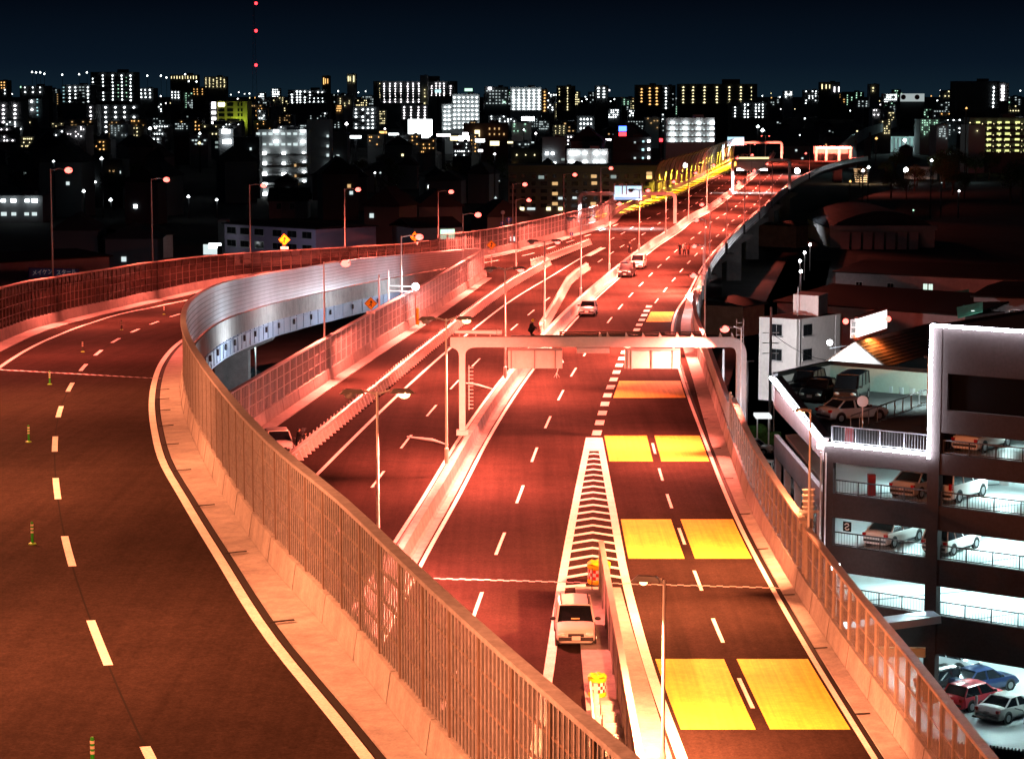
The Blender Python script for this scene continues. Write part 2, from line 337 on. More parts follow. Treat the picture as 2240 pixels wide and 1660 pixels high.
for (ya, yb, left, split) in ((84.2, 95.0, GORER, True), (116, 126.9, GORER, True), (147.2, 158.4, GORER, True), (178.3, 188.9, ZIP, False), (238, 249, ZIP, False)):
    n = 5; yy = [ya+(yb-ya)*i/n for i in range(n+1)]
    lo = .5 if left is ZIP else .35
    if split:
        for A_, B_ in ((lambda q: left.p(q, lo, .008), lambda q: RDSH.p(q, -.26, .008)), (lambda q: RDSH.p(q, .26, .008), lambda q: REDGE.p(q, -.22, .008))):
            s_ = M(); s_.strip([A_(q) for q in yy], [B_(q) for q in yy]); s_.build('yellow_patch', YELP, ROAD)
    else:
        s_ = M(); s_.strip([left.p(q, lo, .008) for q in yy], [REDGE.p(q, -.22, .008) for q in yy]); s_.build('yellow_patch', YELP, ROAD)
dashes(RDSH, [74.5, 89.5, 100.2, 110.7, 122, 132.7, 142.1, 152.6], 4.6, .16)
# far yellow-painted strip along the left lane
yl = Path([(420, 14.6), (460, 22.4), (535, 36.6), (600, 47.2), (720, 66.3), (800, 78)])
s_ = M(); s_.strip(yl.pts(425, 800, 8, -3.0, .008), yl.pts(425, 800, 8, -.2, .008)); s_.build('yellow_strip', YELP, ROAD)
mark(yl, 420, 800, .28, .1, step=8)
for q in range(440, 700, 5): mark(yl, q, q+2.4, .4, .9, name='merge_block')
# ramp marks
dashes(RDASH, [55.2]+[69.9+14.85*i for i in range(24)], 6, .27, 0, RAMP)
mark(RLINE, 40, 305, .34, 0, parent=RAMP); mark(RLEFT, 62, 302, .3, 0, parent=RAMP); mark(RLEFT, 302, 405, .25, 0)
# seam lines and expansion joints (steel combs let into the deck)
JN = mat('steel_joint', (.42, .40, .40), .4, .5, noise=[(20, .3)])
def joint(A, B, wid, parent, teeth=True):
    A, B = Vector(A), Vector(B); L = (B-A).length; n = int(L/.3); d_ = (B-A)/n; up = Vector((-d_.y, d_.x, 0)).normalized(); s_ = M()
    for i in range(n):
        p = A+d_*i; q = A+d_*(i+1); o = wid*.32 if i % 2 else -wid*.05
        s_.quad(p+up*(-wid/2+o)+Vector((0, 0, .016)), q+up*(-wid/2+o)+Vector((0, 0, .016)), q+up*(wid*.18+o)+Vector((0, 0, .016)), p+up*(wid*.18+o)+Vector((0, 0, .016)))
    s_.build('expansion_joint', JN, parent)
joint(MED.p(111.3, 1.0), (12.9, 108.9, 0), .34, ROAD); joint(RLEFT.p(157.5, -.6, 0), RLINE.p(150, .3, 0), .3, RAMP)
SEAM = mat('tar_seam', (.018, .015, .014), .95, spec=.02)
for A, B in (((-16.2, 170, 0), (-3.4, 166, 0)), ((-15, 183, 0), (-2, 180, 0)), ((-10, 148, 0), (-3.7, 146, 0)), ((-.8, 164, 0), (14.2, 165, 0)), ((1.5, 200, 0), (15.4, 203, 0))):
    s_ = M(); A, B = Vector(A), Vector(B); s_.quad(A+Vector((0, -.06, .005)), B+Vector((0, -.06, .005)), B+Vector((0, .06, .005)), A+Vector((0, .06, .005))); s_.build('tar_seam', SEAM, ROAD)
s_ = M(); A = RDASH.pts(52, 240, 4, -.03, .004); B = RDASH.pts(52, 240, 4, .03, .004); s_.strip(A, B); s_.build('tar_seam', SEAM, RAMP)

# ------------------------------------------------------------------ parapets, gutters, barriers
def parapet(path, y0, y1, side, label, h=1.0, gut=.9, root=None, step=4.):
    """side = +1: traffic is to the left of the path"""
    t = thing('parapet_wall', label, 'parapet', path.p(y0))
    q = M(); q.sweep(path.pts(y0, y1, step), [(0*side, -.3), (.06*side, .35), (.16*side, h), (.50*side, h), (.55*side, -.7), (.3*side, -.7)]); q.build('concrete_wall', CONC, t, fix=True)
    if gut:
        q = M(); ya = np.arange(y0, y1, step); e_ = [path.p(y, -gut*side) for y in ya] if not callable(gut) else [gut(y) for y in ya]; i_ = [path.p(y, .02*side) for y in ya]; up = lambda L_, h_: [p+Vector((0, 0, h_)) for p in L_]
        q.strip(up(e_, .004), up(e_, .06)); q.strip(up(e_, .06), up(i_, .12)); q.build('gutter_kerb', CONC, t, fix=False)
    return t
SLOT = mat('drain_slot', (.02, .018, .016), .7)
tp = parapet(RIN, 37, 306, 1, 'concrete parapet and gutter along the inner edge of the curved ramp', 1.0, lambda y: RLINE.p(y, .46))
tr_ = parapet(RPAR, 52, 815, 1, 'concrete parapet along the right edge of the expressway', 1.05, lambda y: RPAR.p(y, -min(.95, max(.3, (RPAR.x(y)-REDGE.x(y)-.33)))))
tl_ = parapet(LPAR, 62, 297, -1, 'concrete parapet along the left edge of the lower carriageway', .95, .9)
to_ = parapet(ROUT, 38, 830, -1, 'concrete parapet along the outer edge of the ramp and far left lanes', 1.0, 1.3)
for y in (72, 83.5, 94, 104, 113, 121, 128.5, 135, 141):
    s_ = M(); a = RLINE.p(y, .22, .13); b = RLINE.p(y, 1.0, .17); s_.bar(a, b, .16, .02); s_.build('drain_slot', SLOT, tp)
s_ = M(); s_.sweep(RLINE.pts(40, 300, 3), [(.22, .006), (.42, .006), (.42, .016), (.22, .016)]); s_.build('gutter_gap', SLOT, tp)
s_ = M(); s_.sweep(REDGE.pts(55, 250, 3), [(.14, .004), (.30, .004), (.30, .014), (.14, .014)]); s_.build('gutter_gap', SLOT, tr_)
for y in (86, 96.5, 107, 118, 128, 140, 152, 166, 180):
    s_ = M(); s_.bar(REDGE.p(y, .2, .1), REDGE.p(y, .8, .13), .12, .02); s_.build('drain_slot', SLOT, tr_)

JT = mat('wall_joint', (.20, .18, .17), .8)
for pth, ya, yb, st_, tt, h_ in ((RIN, 42, 146, 5., tp, 1.0), (RPAR, 58, 250, 5., tr_, 1.05), (LPAR, 140, 294, 6., tl_, .95)):
    for y in np.arange(ya, yb, st_):
        sg_ = -1 if pth is LPAR else 1; m_ = M(); m_.bar(pth.p(y, .02*sg_, .12), pth.p(y, .145*sg_, h_-.02), .018, .02); m_.bar(pth.p(y, .15*sg_, h_+.004), pth.p(y, .5*sg_, h_+.004), .018, .012); m_.build('wall_joint', JT, tt)
def barrier(path, y0, y1, off, base, height, pitch, label, panel, posts, side, rails=3, louvre=None, capm=None, hf=None, far=None):
    """noise barrier: posts, a panel per bay, rails and a top cap; hf(y) scales the height"""
    t = thing('noise_barrier', label, 'noise barrier', path.p(y0, off, base)); hf = hf or (lambda y: 1.)
    y = y0; ye = [y0]
    while y < y1:
        dx = path.x(y+.5)-path.x(y-.5); y += pitch/math.sqrt(1+dx*dx)*(1 if y < 200 or not far else far); ye.append(min(y, y1))
    for i, y in enumerate(ye):
        h = height*hf(y); a = path.p(y, off, base); m_ = M(); dx = path.x(y+.5)-path.x(y-.5)
        m_.box(a+Vector((0, 0, h/2)), (.15 if pitch < 10 else .03, .12, h), -math.atan(dx)); m_.build('post', posts if pitch < 10 else panel, t)
    for ya, yb in zip(ye, ye[1:]):
        if yb-ya < .3: continue
        n = max(1, int((yb-ya)/2.2)); gp = .06 if pitch < 10 else -.02; ps = [path.p(ya+gp+(yb-ya-2*gp)*k/n, off, base) for k in range(n+1)]; hs = [height*hf(ya+(yb-ya)*k/n)-.06 for k in range(n+1)]
        m_ = M(); m_.sweep(ps, [(-.02, .02), (-.02, 1), (.02, 1), (.02, .02)], True, hs); m_.build('panel', panel, t)
        r_ = M()
        for k in range(1, rails+1):
            r_.sweep(ps, [(-.045, k/(rails+1)-.008), (-.045, k/(rails+1)+.008), (.045, k/(rails+1)+.008), (.045, k/(rails+1)-.008)], True, hs)
        r_.build('rail', posts, t)
        if louvre and ya < louvre[1]:
            v = M(); L = (ps[-1]-ps[0]).length; nb = max(2, int(L/louvre[0])); dd = (ps[-1]-ps[0]); nn = Vector((dd.y, -dd.x, 0)).normalized()
            for k in range(nb):
                p = ps[0]+dd*((k+.5)/nb)+nn*(-.045*side); v.bar(p+Vector((0, 0, .05)), p+Vector((0, 0, hs[0]-.05)), (.05 if louvre[0] != .34 else .07), .03, nn)
            o = v.build('louvre_bars', capm or posts, t); o['kind'] = 'stuff'
    c = M(); pp = [path.p(y, off, base+height*hf(y)) for y in np.arange(y0, y1+.01, min(4, (y1-y0)/8))]
    c.sweep(pp, [(-.17, -.02), (-.17, .10), (.17, .10), (.17, -.02)]); c.build('top_cap', capm or posts, t)
    return t
BRONZE = mat('bronze_frame', (.46, .40, .35), .4, .3, noise=[(2, .15), (9, .12)]); RIBG = mat('wall_rib_grey', (.30, .31, .33), .4, .3); GREYB = mat('grey_bar', (.38, .385, .40), .4, .3, noise=[(3, .2), (11, .15)]); BRNP = mat('brown_post', (.20, .155, .125), .4, .2, noise=[(3, .2)]); DBRZ = mat('dark_bronze_frame', (.12, .085, .075), .4, .2, noise=[(2, .15)])
barrier(RIN, 38, 150, .3, 1.0, 3.2, 3.0, 'tall louvred noise barrier sweeping round the near ramp, bronze frame', LOUV, BRNP, 1, 3, (.34, 150), GREYB)
hfar = lambda y: float(np.interp(y, [150, 268, 306], [1, .93, .58]))
barrier(RIN, 150, 306, .3, 1.0, 3.2, 12.0, 'silver-grey aluminium noise barrier on the far inner side of the ramp', ALU, RIBG, 1, 7, None, GALV, hfar)
hout = lambda y: float(np.interp(y, [38, 262, 303, 318, 332, 420], [1, 1, .66, .55, 1.0, 1.0]))
barrier(ROUT, 140, 322, -.3, 1.0, 3.2, 2.0, 'smoked see-through noise barrier round the outer edge of the ramp', CLRD, DBRZ, -1, 3, None, BRONZE, hout, 1.0)
barrier(ROUT, 322, 452, -.3, 1.0, 2.6, 2.4, 'framed mesh barrier along the far left carriageway', CLR, GALV, -1, 2, (.5, 460), GALV)
barrier(RPAR, 54, 106.5, .32, 1.05, 2.25, 2.0, 'clear glazed noise barrier beside the car park, near section', CLR, BRONZE, 1, 1)
barrier(RPAR, 107.2, 155, .32, 1.05, 2.35, 2.0, 'clear glazed noise barrier on the right parapet between the orange lamp and the sign gantry', CLR, BRONZE, 1, 1, None)
barrier(RPAR, 156, 246, .32, 1.05, 1.5, 2.0, 'low barred screen on the right parapet beyond the sign gantry', CLR, GALV, 1, 1, (.25, 240))
barrier(LPAR, 66, 296, -.32, .95, 2.5, 2.4, 'framed noise barrier along the left edge of the lower carriageway', CLR, GALV, -1, 2, (.4, 300))
# outer skin of the right parapet (precast panels with joints), then lamp brackets come with the lamps
s_ = M(); s_.sweep(RPAR.pts(250, 815, 5), [(.56, .95), (.60, .95), (.60, -.55), (.56, -.55)]); s_.build('precast_skin', ALU, tr_)
for k in (.45, -.05):
    s_ = M(); s_.sweep(RPAR.pts(250, 700, 5), [(.60, k), (.605, k+.05), (.61, k+.05), (.61, k)]); s_.build('panel_joint', DARK, tr_)

# median
md = thing('median_barrier', 'long concrete median barrier between the two carriageways', 'barrier', MED.p(62))
q = M(); q.sweep(MED.pts(62, 900, 4), [(-.42, 0), (-.28, .2), (-.17, .88), (.17, .88), (.28, .2), (.42, 0)]); q.build('barrier_wall', CONC, md, fix=True)
q = M(); q.sweep(MED.pts(62, 900, 4), [(-.78, .004), (-.78, .06), (.78, .06), (.78, .004)]); q.build('base_strip', CONC, md, fix=True)

# gore wall in the near island, concrete pad
pad = M(); pad.prism([(2.95, 108.8), (2.75, 84), (2.3, 60), (6.0, 60), (5.45, 84), (5.15, 100), (5.05, 108.5)], .004, .13); pad.build('gore_island', CONC, ROAD)
gw = thing('island_wall', 'tall corrugated wall standing on the island between carriageway and right ramp', 'wall', (4.1, 108, .13))
WALLC = mat('island_wall_sheet', (.42, .38, .37), .5, .2, noise=[(.8, .12), (7, .1)])
for i in range(12):
    ya, yb = 108-i*4, 108-i*4-3.96; x0, x1 = 4.12-(108-ya)*.003, 4.12-(108-yb)*.003; m_ = M(); n = 26
    pr = []
    for k in range(n+1):
        u = k/n; pr.append((x0+(x1-x0)*u-(.05 if k % 2 else -.03), ya+(yb-ya)*u))
    m_.strip([(x, y, 2.32) for x, y in pr], [(x, y, .13) for x, y in pr]); m_.strip([(x+.1, y, .13) for x, y in pr], [(x+.1, y, 2.32) for x, y in pr])
    m_.build('corrugated_panel', WALLC, gw)
    b = M(); b.box((4.12-(108-ya)*.003, ya, 1.24), (.22, .14, 2.24)); b.build('post', GALV, gw)
c = M(); c.bar((4.12, 108.1, 2.36), (3.97, 60, 2.36), .24, .08); c.build('top_cap', WALLC, gw)

# guard rail on feet (three runs)
RAIL = mat('rail_beam_paint', (.62, .56, .52), .5, noise=[(2, .1)])
def guardrail(pts_, label, pitch=1.35, foot=.42, h=.82):
    t = thing('guard_rail', label, 'guard rail', pts_[0]); P_ = [Vector(p) for p in pts_]
    b = M(); b.sweep(P_, [(-.13, h-.16), (-.13, h), (.13, h), (.13, h-.16)]); b.build('rail_beam', RAIL, t, fix=True)
    b = M(); b.sweep(P_, [(-.06, h-.42), (-.06, h-.32), (.06, h-.32), (.06, h-.42)]); b.build('rail_beam', RAIL, t, fix=True)
    L = 0; seg = [(a_, b_, (b_-a_).length) for a_, b_ in zip(P_, P_[1:])]; nxt = .5
    for a_, b_, l_ in seg:
        dd = (b_-a_).normalized(); nn = Vector((dd.y, -dd.x, 0))
        while nxt < L+l_:
            p = a_+dd*(nxt-L); f_ = M()
            w = .09; q = [p-nn*.12, p+nn*.12, p+nn*(.12+foot), p-nn*.12]
            pl = [(-.14, 0), (foot, 0), (.14, h-.17), (-.14, h-.17)]
            i = 0
            f_.v = [tuple(p+nn*o+Vector((0, 0, z))-dd*w) for o, z in pl]+[tuple(p+nn*o+Vector((0, 0, z))+dd*w) for o, z in pl]
            f_.f = [(3, 2, 1, 0), (4, 5, 6, 7)]+[(j, (j+1) % 4, (j+1) % 4+4, j+4) for j in range(4)]
            f_.build('rail_foot', RAIL, t, fix=True)
            k_ = M(); k_.lathe(p-nn*.16+Vector((0, 0, h-.1)), [(.05, 0), (.05, .2), (.02, .24)], 6); k_.build('bolt_cap', RAIL, t)
            nxt += pitch
        L += l_
guardrail(LGR.pts(144.5, 317, 5), 'long guard rail on angled feet dividing the left merge lane')
guardrail([P(1183, 728), P(1196, 706), P(1222, 660), P(1243, 622), P(1262, 605), P(1285, 590)], 'short crooked guard rail section standing near the median')
guardrail([P(1162, 582), P(1200, 570), P(1245, 552), P(1290, 535)], 'short guard rail at the nose where the ramp joins', 1.6)

# ------------------------------------------------------------------ street lamps
LENS_R = emi('lamp_lens_red', (1, .11, .085), 6.0); LENS_O = emi('lamp_lens_orange', (1, .5, .22), 6.0); LENS_W = emi('flood_lens_white', (1, 1, 1), 40., True)
LENS_OFF = mat('lamp_lens_unlit', (.35, .33, .32), .3)
HEADM = mat('lamp_head_paint', (.16, .15, .15), .4)
def area(parent, loc, power, col, size=.5, rot=(0, 0, 0), name='lamp_light', spread=math.pi):
    L = bpy.data.lights.new(name, 'AREA'); L.shape = 'DISK'; L.size = size; L.energy = power; L.color = col; L.spread = spread
    o = bpy.data.objects.new(name, L); COL.objects.link(o); o.parent = parent; o.location = Vector(loc)-wloc(parent); o.rotation_euler = rot; return o
def point(parent, loc, power, col, rad=.25):
    L = bpy.data.lights.new('lamp_light', 'POINT'); L.energy = power; L.color = col; L.shadow_soft_size = rad
    o = bpy.data.objects.new('lamp_light', L); COL.objects.link(o); o.parent = parent; o.location = Vector(loc)-wloc(parent); return o
def lamp(base, ztop, arms, label, power=P_RED, col=RED, lens=LENS_R, hs=1., group='street lamps along the expressway', lit=None, r=.085, glow=1., tilt=R(24), spread=92, throw=38):
    """arms: list of plan vectors (dx, dy) from the pole; lit: indices of lit heads"""
    b = Vector(base); t = thing('street_lamp', label, 'street lamp', b, group=group); lit = range(len(arms)) if lit is None else lit
    m_ = M(); m_.tube([b, b+Vector((0, 0, .9)), b+Vector((0, 0, .95)), (b.x, b.y, ztop)], [r*1.5, r*1.5, r, r*.62], 10); m_.build('pole', POLE, t, smooth=True)
    for i, (dx, dy) in enumerate(arms):
        L = math.hypot(dx, dy); u = Vector((dx/L, dy/L, 0)); e_ = Vector((b.x, b.y, ztop))+u*L; ang = math.atan2(dy, dx)
        a = M(); a.tube([(b.x, b.y, ztop-.12), Vector((b.x, b.y, ztop))+u*L*.5+Vector((0, 0, .06)), e_-u*.5*hs], .045, 8); a.build('arm', POLE, t)
        h = M(); w = .17*hs; l_ = .48*hs; H_ = .1*hs; s_ = u.cross(Vector((0, 0, 1)))
        top = [e_+u*l_*a_+s_*w*b_*.6+Vector((0, 0, H_)) for a_, b_ in ((-.7, -1), (.5, -1), (.5, 1), (-.7, 1))]
        bot = [e_+u*l_*a_+s_*w*b_+Vector((0, 0, -H_*.6)) for a_, b_ in ((-1, -.8), (.9, -1), (.9, 1), (-1, .8))]
        h.v = [tuple(p) for p in bot+top]; h.f = [(0, 3, 2, 1), (4, 5, 6, 7), (0, 1, 5, 4), (1, 2, 6, 5), (2, 3, 7, 6), (3, 0, 4, 7)]; hd = h.build('lamp_head', HEADM, t)
        ln = M(); ln.ball(e_+u*.06+Vector((0, 0, -.10*hs)), .23*hs*glow, 6, 10, (1, .8, .75)); ln.build('lens', lens if i in lit else LENS_OFF, hd, smooth=True)
        if i in lit:
            al = Vector((-u.y, u.x, 0)); al = al if al.y > 0 else -al
            for s2 in (-1, 1):
                dv = u*math.sin(tilt)+al*s2*math.tan(R(throw))*math.cos(tilt)+Vector((0, 0, -math.cos(tilt)))
                area(t, e_+u*.06+al*s2*.12+Vector((0, 0, -.36*hs*max(glow, 1)-.02)), power*.5, col, .25, dv.to_track_quat('-Z', 'Y').to_euler(), spread=R(spread))
    return t
def on_path(path, off, px, ylo, yhi, z=1.):
    """find the spot on a parapet line that lies in photograph column px"""
    best = min(np.arange(ylo, yhi, .5), key=lambda y: abs((path.p(y, off).x)-PX(px, y))); return path.p(best, off, z)
# outer edge of the ramp and of the far left lanes
for i, (px, py, lo, hi) in enumerate(((112, 370, 180, 240), (331, 391, 235, 275), (543, 404, 270, 296), (753, 413, 290, 312), (960, 418, 305, 330), (1122, 402, 326, 350), (1233, 381, 345, 400), (1314, 367, 380, 440))):
    b = on_path(ROUT, -.62, px, lo, hi); zt = PZ(py, b.y)
    lamp(b, zt, [(1.7, -.5)], 'tall street lamp on the outer ramp barrier, %s from the left' % ORD[i], P_RED*1.0, glow=1.6)
for i, (y, pw) in enumerate(((172, P_RED*.8), (134, P_ORANGE), (99, P_ORANGE), (68, P_ORANGE), (44, P_ORANGE))):
    b = ROUT.p(y, -.62, 1.); lamp(b, b.z+11, [(2.2, -.7)], 'street lamp on the outer ramp edge left of the photo, %s' % ORD[i], pw, ORANGE if i else RED, LENS_O if i else LENS_R, spread=124, throw=46, tilt=R(34))
# inner row on the left parapet of the lower carriageway
for i, (px, py, lo, hi) in enumerate(((707, 573, 180, 215), (877, 516, 220, 262), (1012, 468, 262, 296))):
    b = on_path(LPAR, -.62, px, lo, hi); lamp(b, PZ(py, b.y), [(1.7, -.4)], 'street lamp on the left parapet of the lower carriageway, %s from the ramp wall' % ORD[i], P_RED*1.0, glow=1.7)
b = P(1129, 590); lamp(b, PZ(436, b.y), [(1.6, -.4)], 'street lamp at the nose where ramp and carriageway meet', P_RED, glow=1.4)
# twin-arm lamps on the median, lit on the right arm
for i, (px, pyb, pyt) in enumerate(((828, 1276, 857), (977, 1013, 697), (1105, 828, 587), (1191, 722, 527), (1270.5, 648, 477), (1333, 592, 444), (1398, 548, 415), (1456, 513, 396), (1506, 482, 377), (1546, 458, 360), (1600, 424, 345), (1634, 402, 338))):
    b = P(px, pyb, .85); y = b.y; zt = PZ(pyt, y)
    lamp(b, zt, [(-1.15, -.1), (1.15, .1)], 'twin-arm street lamp on the median, %s counting away from the viewer' % ORD[i], P_RED*(1.25 if i < 7 else 1.1), lit=[1], tilt=0., spread=104, throw=36, hs=1.25, glow=.95 if i < 4 else 1.2, col=(1, .16, .11) if i == 0 else RED, lens=LENS_O if i < 2 else LENS_R)
# right edge
lamp((5.05, 77.5, .13), PZ(1268, 77.5), [(-.62, .12)], 'near street lamp with dark hood on the island beside the right ramp', 13500, ORANGE, LENS_O, 1.1, r=.07, glow=.55, tilt=0., spread=110, throw=42)
b = RPAR.p(107.0, .5, 1.1); lamp(b, PZ(898, 107), [(-.4, .1)], 'orange street lamp in front of the car park, on the right noise barrier', 12000, ORANGE, LENS_O, .9, r=.07, glow=1.0, tilt=R(42), spread=92, throw=44)
for i, (px, pyt, lo, hi, pw) in enumerate(((1632, 716, 140, 160, .6), (1553, 600, 190, 226, 1.35), (1514, 537, 255, 290, 1.1), (1523, 480, 270, 300, 1.), (1553.5, 446, 300, 335, 1.), (1591, 436, 345, 375, 1.), (1629, 397, 390, 420, 1.), (1662, 372, 435, 470, 1.), (1689, 358, 480, 515, 1.), (1725, 350, 540, 600, 1.), (1770, 335, 640, 720, .9))):
    y = {0: 150.5, 1: 207, 2: 272, 3: 281}.get(i); b = RPAR.p(y, .72, .2) if y else on_path(RPAR, .72, px, lo, hi, .2)
    zt = PZ(pyt, b.y)
    t = lamp(b, zt, [(-1.0, -.1)], 'slim street lamp bracketed to the right parapet, %s counting away from the viewer' % ORD[i], P_RED*1.05*pw, r=.07, glow=1.3, tilt=R(40), spread=82)
    m_ = M(); m_.box(b+Vector((.02, 0, -.1)), (.3, .3, 1.6)); m_.build('bracket', DARK, t)
for i, y in enumerate((640, 760)):
    b = Vector((MED.x(y), y, .85)); lamp(b, 9., [(-1.15, 0), (1.15, 0)], ['twin-arm median lamp near the far portal', 'twin-arm median lamp at the very end of the road'][i], P_RED*1.3)
# white flood lamps
def flood(p, zb, label, power, r_=.42, aim=None):
    p = Vector(p); t = thing('flood_lamp', label, 'flood lamp', (p.x, p.y, zb), group='white flood lamps')
    m_ = M(); m_.tube([(p.x, p.y, zb), (p.x, p.y, p.z-.35)], .07, 8); m_.build('pole', POLE, t)
    m_ = M(); m_.box((p.x, p.y, p.z-.55), (.45, .3, .5)); m_.build('control_box', GALV, t)
    m_ = M(); m_.ball(p, r_, 8, 14); m_.build('lens', LENS_W, t, smooth=True)
    point(t, p+Vector((0, -.0, r_+.12)), power, WHITE, .12) if power else None
    return t
y = 240; flood(PY(909, 627, 229), LPAR.p(229).z+.9, 'white flood lamp with yellow base on the left parapet', 900, .34)
yb = M(); q = PY(913, 680, 229); yb.lathe((q.x, q.y, .6), [(.16, 0), (.16, 1.5), (.1, 1.6)], 8); o = yb.build('marker_drum', SIGNY); tag(o, 'slim yellow marker post under the white flood lamp', 'marker post')
for nm, px0, py0, pyb in (('slim white mast left of the white flood lamp', 829, 601, 735), ('white mast with two cross arms beside the flood lamp', 850, 592, 722)):
    y = 226 if px0 == 829 else 231; a = PY(px0, py0, y); t = thing('mast', nm, 'mast', (a.x, y, .9)); m_ = M(); m_.tube([(a.x, y, .9), a], .08, 8); m_.build('pole', SIGNW, t)
    if px0 == 850:
        for pyy in (625, 636):
            z = PZ(pyy, y); m_ = M(); m_.tube([(a.x, y, z), (PX(903, y), y, z-.1)], .05, 6); m_.build('cross_arm', SIGNW, t)
flood(PY(1513, 650, 247), .9, 'white flood lamp with grey boxes on the right parapet bend', 1600, .40)
flood(PY(1744, 374, 660), .9, 'far white flood lamp on the right parapet', 5200, .75)
flood(PY(1499, 362, 690), .9, 'far white flood lamp by the curved shelter', 4200, .65)

# ------------------------------------------------------------------ gantries
GANT = mat('gantry_paint', (.44, .42, .41), .45, noise=[(1, .08), (8, .05)])
SBACK = mat('sign_back_sheet', (.46, .44, .41), .45, noise=[(1.5, .07), (9, .05)])
def rounded(a, b, c, n=5):
    a, b, c = Vector(a), Vector(b), Vector(c); return [a*(1-t)**2+b*2*t*(1-t)+c*t*t for t in [k/n for k in range(n+1)]]
def portal(pa, pb, za, zb, w, label, ext=1.2, side='both'):
    """one tapering portal frame: column, beam, column, with rounded shoulders"""
    pa, pb = Vector(pa), Vector(pb); t = thing('sign_gantry', label, 'gantry', pa, group='sign gantries'); return t
def colm(t, x, y, z0, z1, w): m_ = M(); m_.box((x, y, (z0+z1)/2), (w, w, z1-z0)); m_.build('column', GANT, t); m_ = M(); m_.box((x, y, z0+.15), (w*1.9, w*1.9, .3)); m_.build('base_plate', GANT, t)
def beam(t, pts_, w, h, name='beam'):
    pts_ = [Vector(p) for p in pts_]; m_ = M(); dxy = (pts_[-1]-pts_[0]); dxy.z = 0; dxy.normalize(); nn = Vector((-dxy.y, dxy.x, 0)); rings = []
    for k, p in enumerate(pts_):
        d_ = (pts_[min(k+1, len(pts_)-1)]-pts_[max(k-1, 0)]).normalized(); u = nn.cross(d_).normalized()
        i = len(m_.v); rings.append(i)
        for a_, b_ in ((-1, -1), (1, -1), (1, 1), (-1, 1)): m_.v.append(tuple(p+nn*a_*w/2+u*b_*h/2))
    for a_, b_ in zip(rings, rings[1:]):
        for j in range(4): m_.f.append((a_+j, a_+(j+1) % 4, b_+(j+1) % 4, b_+j))
    m_.f += [tuple(rings[0]+j for j in (3, 2, 1, 0)), tuple(rings[-1]+j for j in range(4))]
    m_.build(name, GANT, t, fix=True)
# gantry 1 (near)
Y1 = 153.0
g1 = thing('sign_gantry', 'pale near sign gantry with two sign backs hanging over the right carriageway', 'gantry', (PX(1013, Y1), Y1, 0), group='sign gantries')
zb = PZ(748, Y1); xl, xr, xe = PX(1010, Y1), PX(1626, Y1), PX(984, Y1); bh = .66
colm(g1, xl, Y1, .85, zb-1.1, .40)
k_ = M()
for s_ in (-1, 1):
    pr = [(xl+s_*.2, zb-1.1)]+[(p.x, p.z) for p in rounded((xl+s_*.2, 0, zb-.9), (xl+s_*.2, 0, zb-bh/2), (xl+s_*.95, 0, zb-bh/2), 6)]+[(xl, zb-bh/2), (xl, zb-1.1)]
    i = len(k_.v); n = len(pr); k_.v += [(a_, Y1-.2, b_) for a_, b_ in pr]+[(a_, Y1+.2, b_) for a_, b_ in pr]; k_.f += [tuple(i+j for j in range(n)), tuple(i+n+j for j in reversed(range(n)))]+[(i+j, i+n+j, i+n+(j+1) % n, i+(j+1) % n) for j in range(n)]
k_.build('shoulder', GANT, g1, fix=True)
beam(g1, [(xe, Y1, zb), (xl, Y1, zb), (PX(1335, Y1), Y1, zb+.02), (xr-.9, Y1, zb)]+rounded((xr-.8, Y1, zb), (xr, Y1, zb), (xr, Y1, zb-.95), 7)+[(xr, Y1, -.2)], .42, bh)
def sign_back(t, x0, x1, z0, z1, y, nm='sign_back'):
    m_ = M(); m_.box(((x0+x1)/2, y, (z0+z1)/2), (x1-x0, .08, z1-z0)); o = m_.build(nm, SBACK, t)
    for f_ in (.06, .13, .49, .87):
        b_ = M(); x = x0+(x1-x0)*f_; b_.box((x, y-.07, (z0+z1)/2), (.07, .06, z1-z0+.06)); b_.build('stiffener', HEADM if f_ in (.49, .87, .06) else GANT, o)
    b_ = M(); b_.box(((x0+x1)/2, y-.06, z1+.02), (x1-x0, .12, .16)); b_.build('hanger_rail', HEADM, o)
for a, b in ((1111, 1231), (1369, 1491)): sign_back(g1, PX(a, Y1), PX(b, Y1), PZ(806, Y1), PZ(765, Y1), Y1+.1)
m_ = M(); m_.box(((PX(1263, Y1)+PX(1335, Y1))/2, Y1, PZ(766, Y1)), (PX(1335, Y1)-PX(1263, Y1), .4, .34)); m_.build('junction_box', GANT, g1)
# catwalk and railing behind the beam
cw = M(); cw.box(((PX(1118, Y1)+PX(1540, Y1))/2, Y1+.55, zb+bh/2+.02), (PX(1540, Y1)-PX(1118, Y1), .6, .05)); cw.build('catwalk', DARK, g1)
rl = M()
for zz in (.1, .22): rl.bar((PX(1225, Y1), Y1+.84, zb+bh/2+zz), (PX(1540, Y1), Y1+.84, zb+bh/2+zz), .06, .08)
rl.build('railing', DARK, g1)
for px in (1315, 1332, 1373, 1410, 1447, 1485, 1518, 1545, 1580, 1606):
    m_ = M(); x = PX(px, Y1); m_.v = [(x-.12, Y1-.1, zb+bh/2), (x+.12, Y1-.1, zb+bh/2), (x-.06, Y1-.1, zb+bh/2+.32), (x-.12, Y1+.1, zb+bh/2), (x+.12, Y1+.1, zb+bh/2), (x-.06, Y1+.1, zb+bh/2+.32)]
    m_.f = [(0, 1, 2), (5, 4, 3), (0, 3, 4, 1), (1, 4, 5, 2), (2, 5, 3, 0)]; m_.build('lug', GANT, g1)
ld = M(); x = xl+.42
for zz in np.arange(2.6, 5.3, .24): ld.bar((x-.02, Y1-.1, zz), (x+.3, Y1-.1, zz), .045)
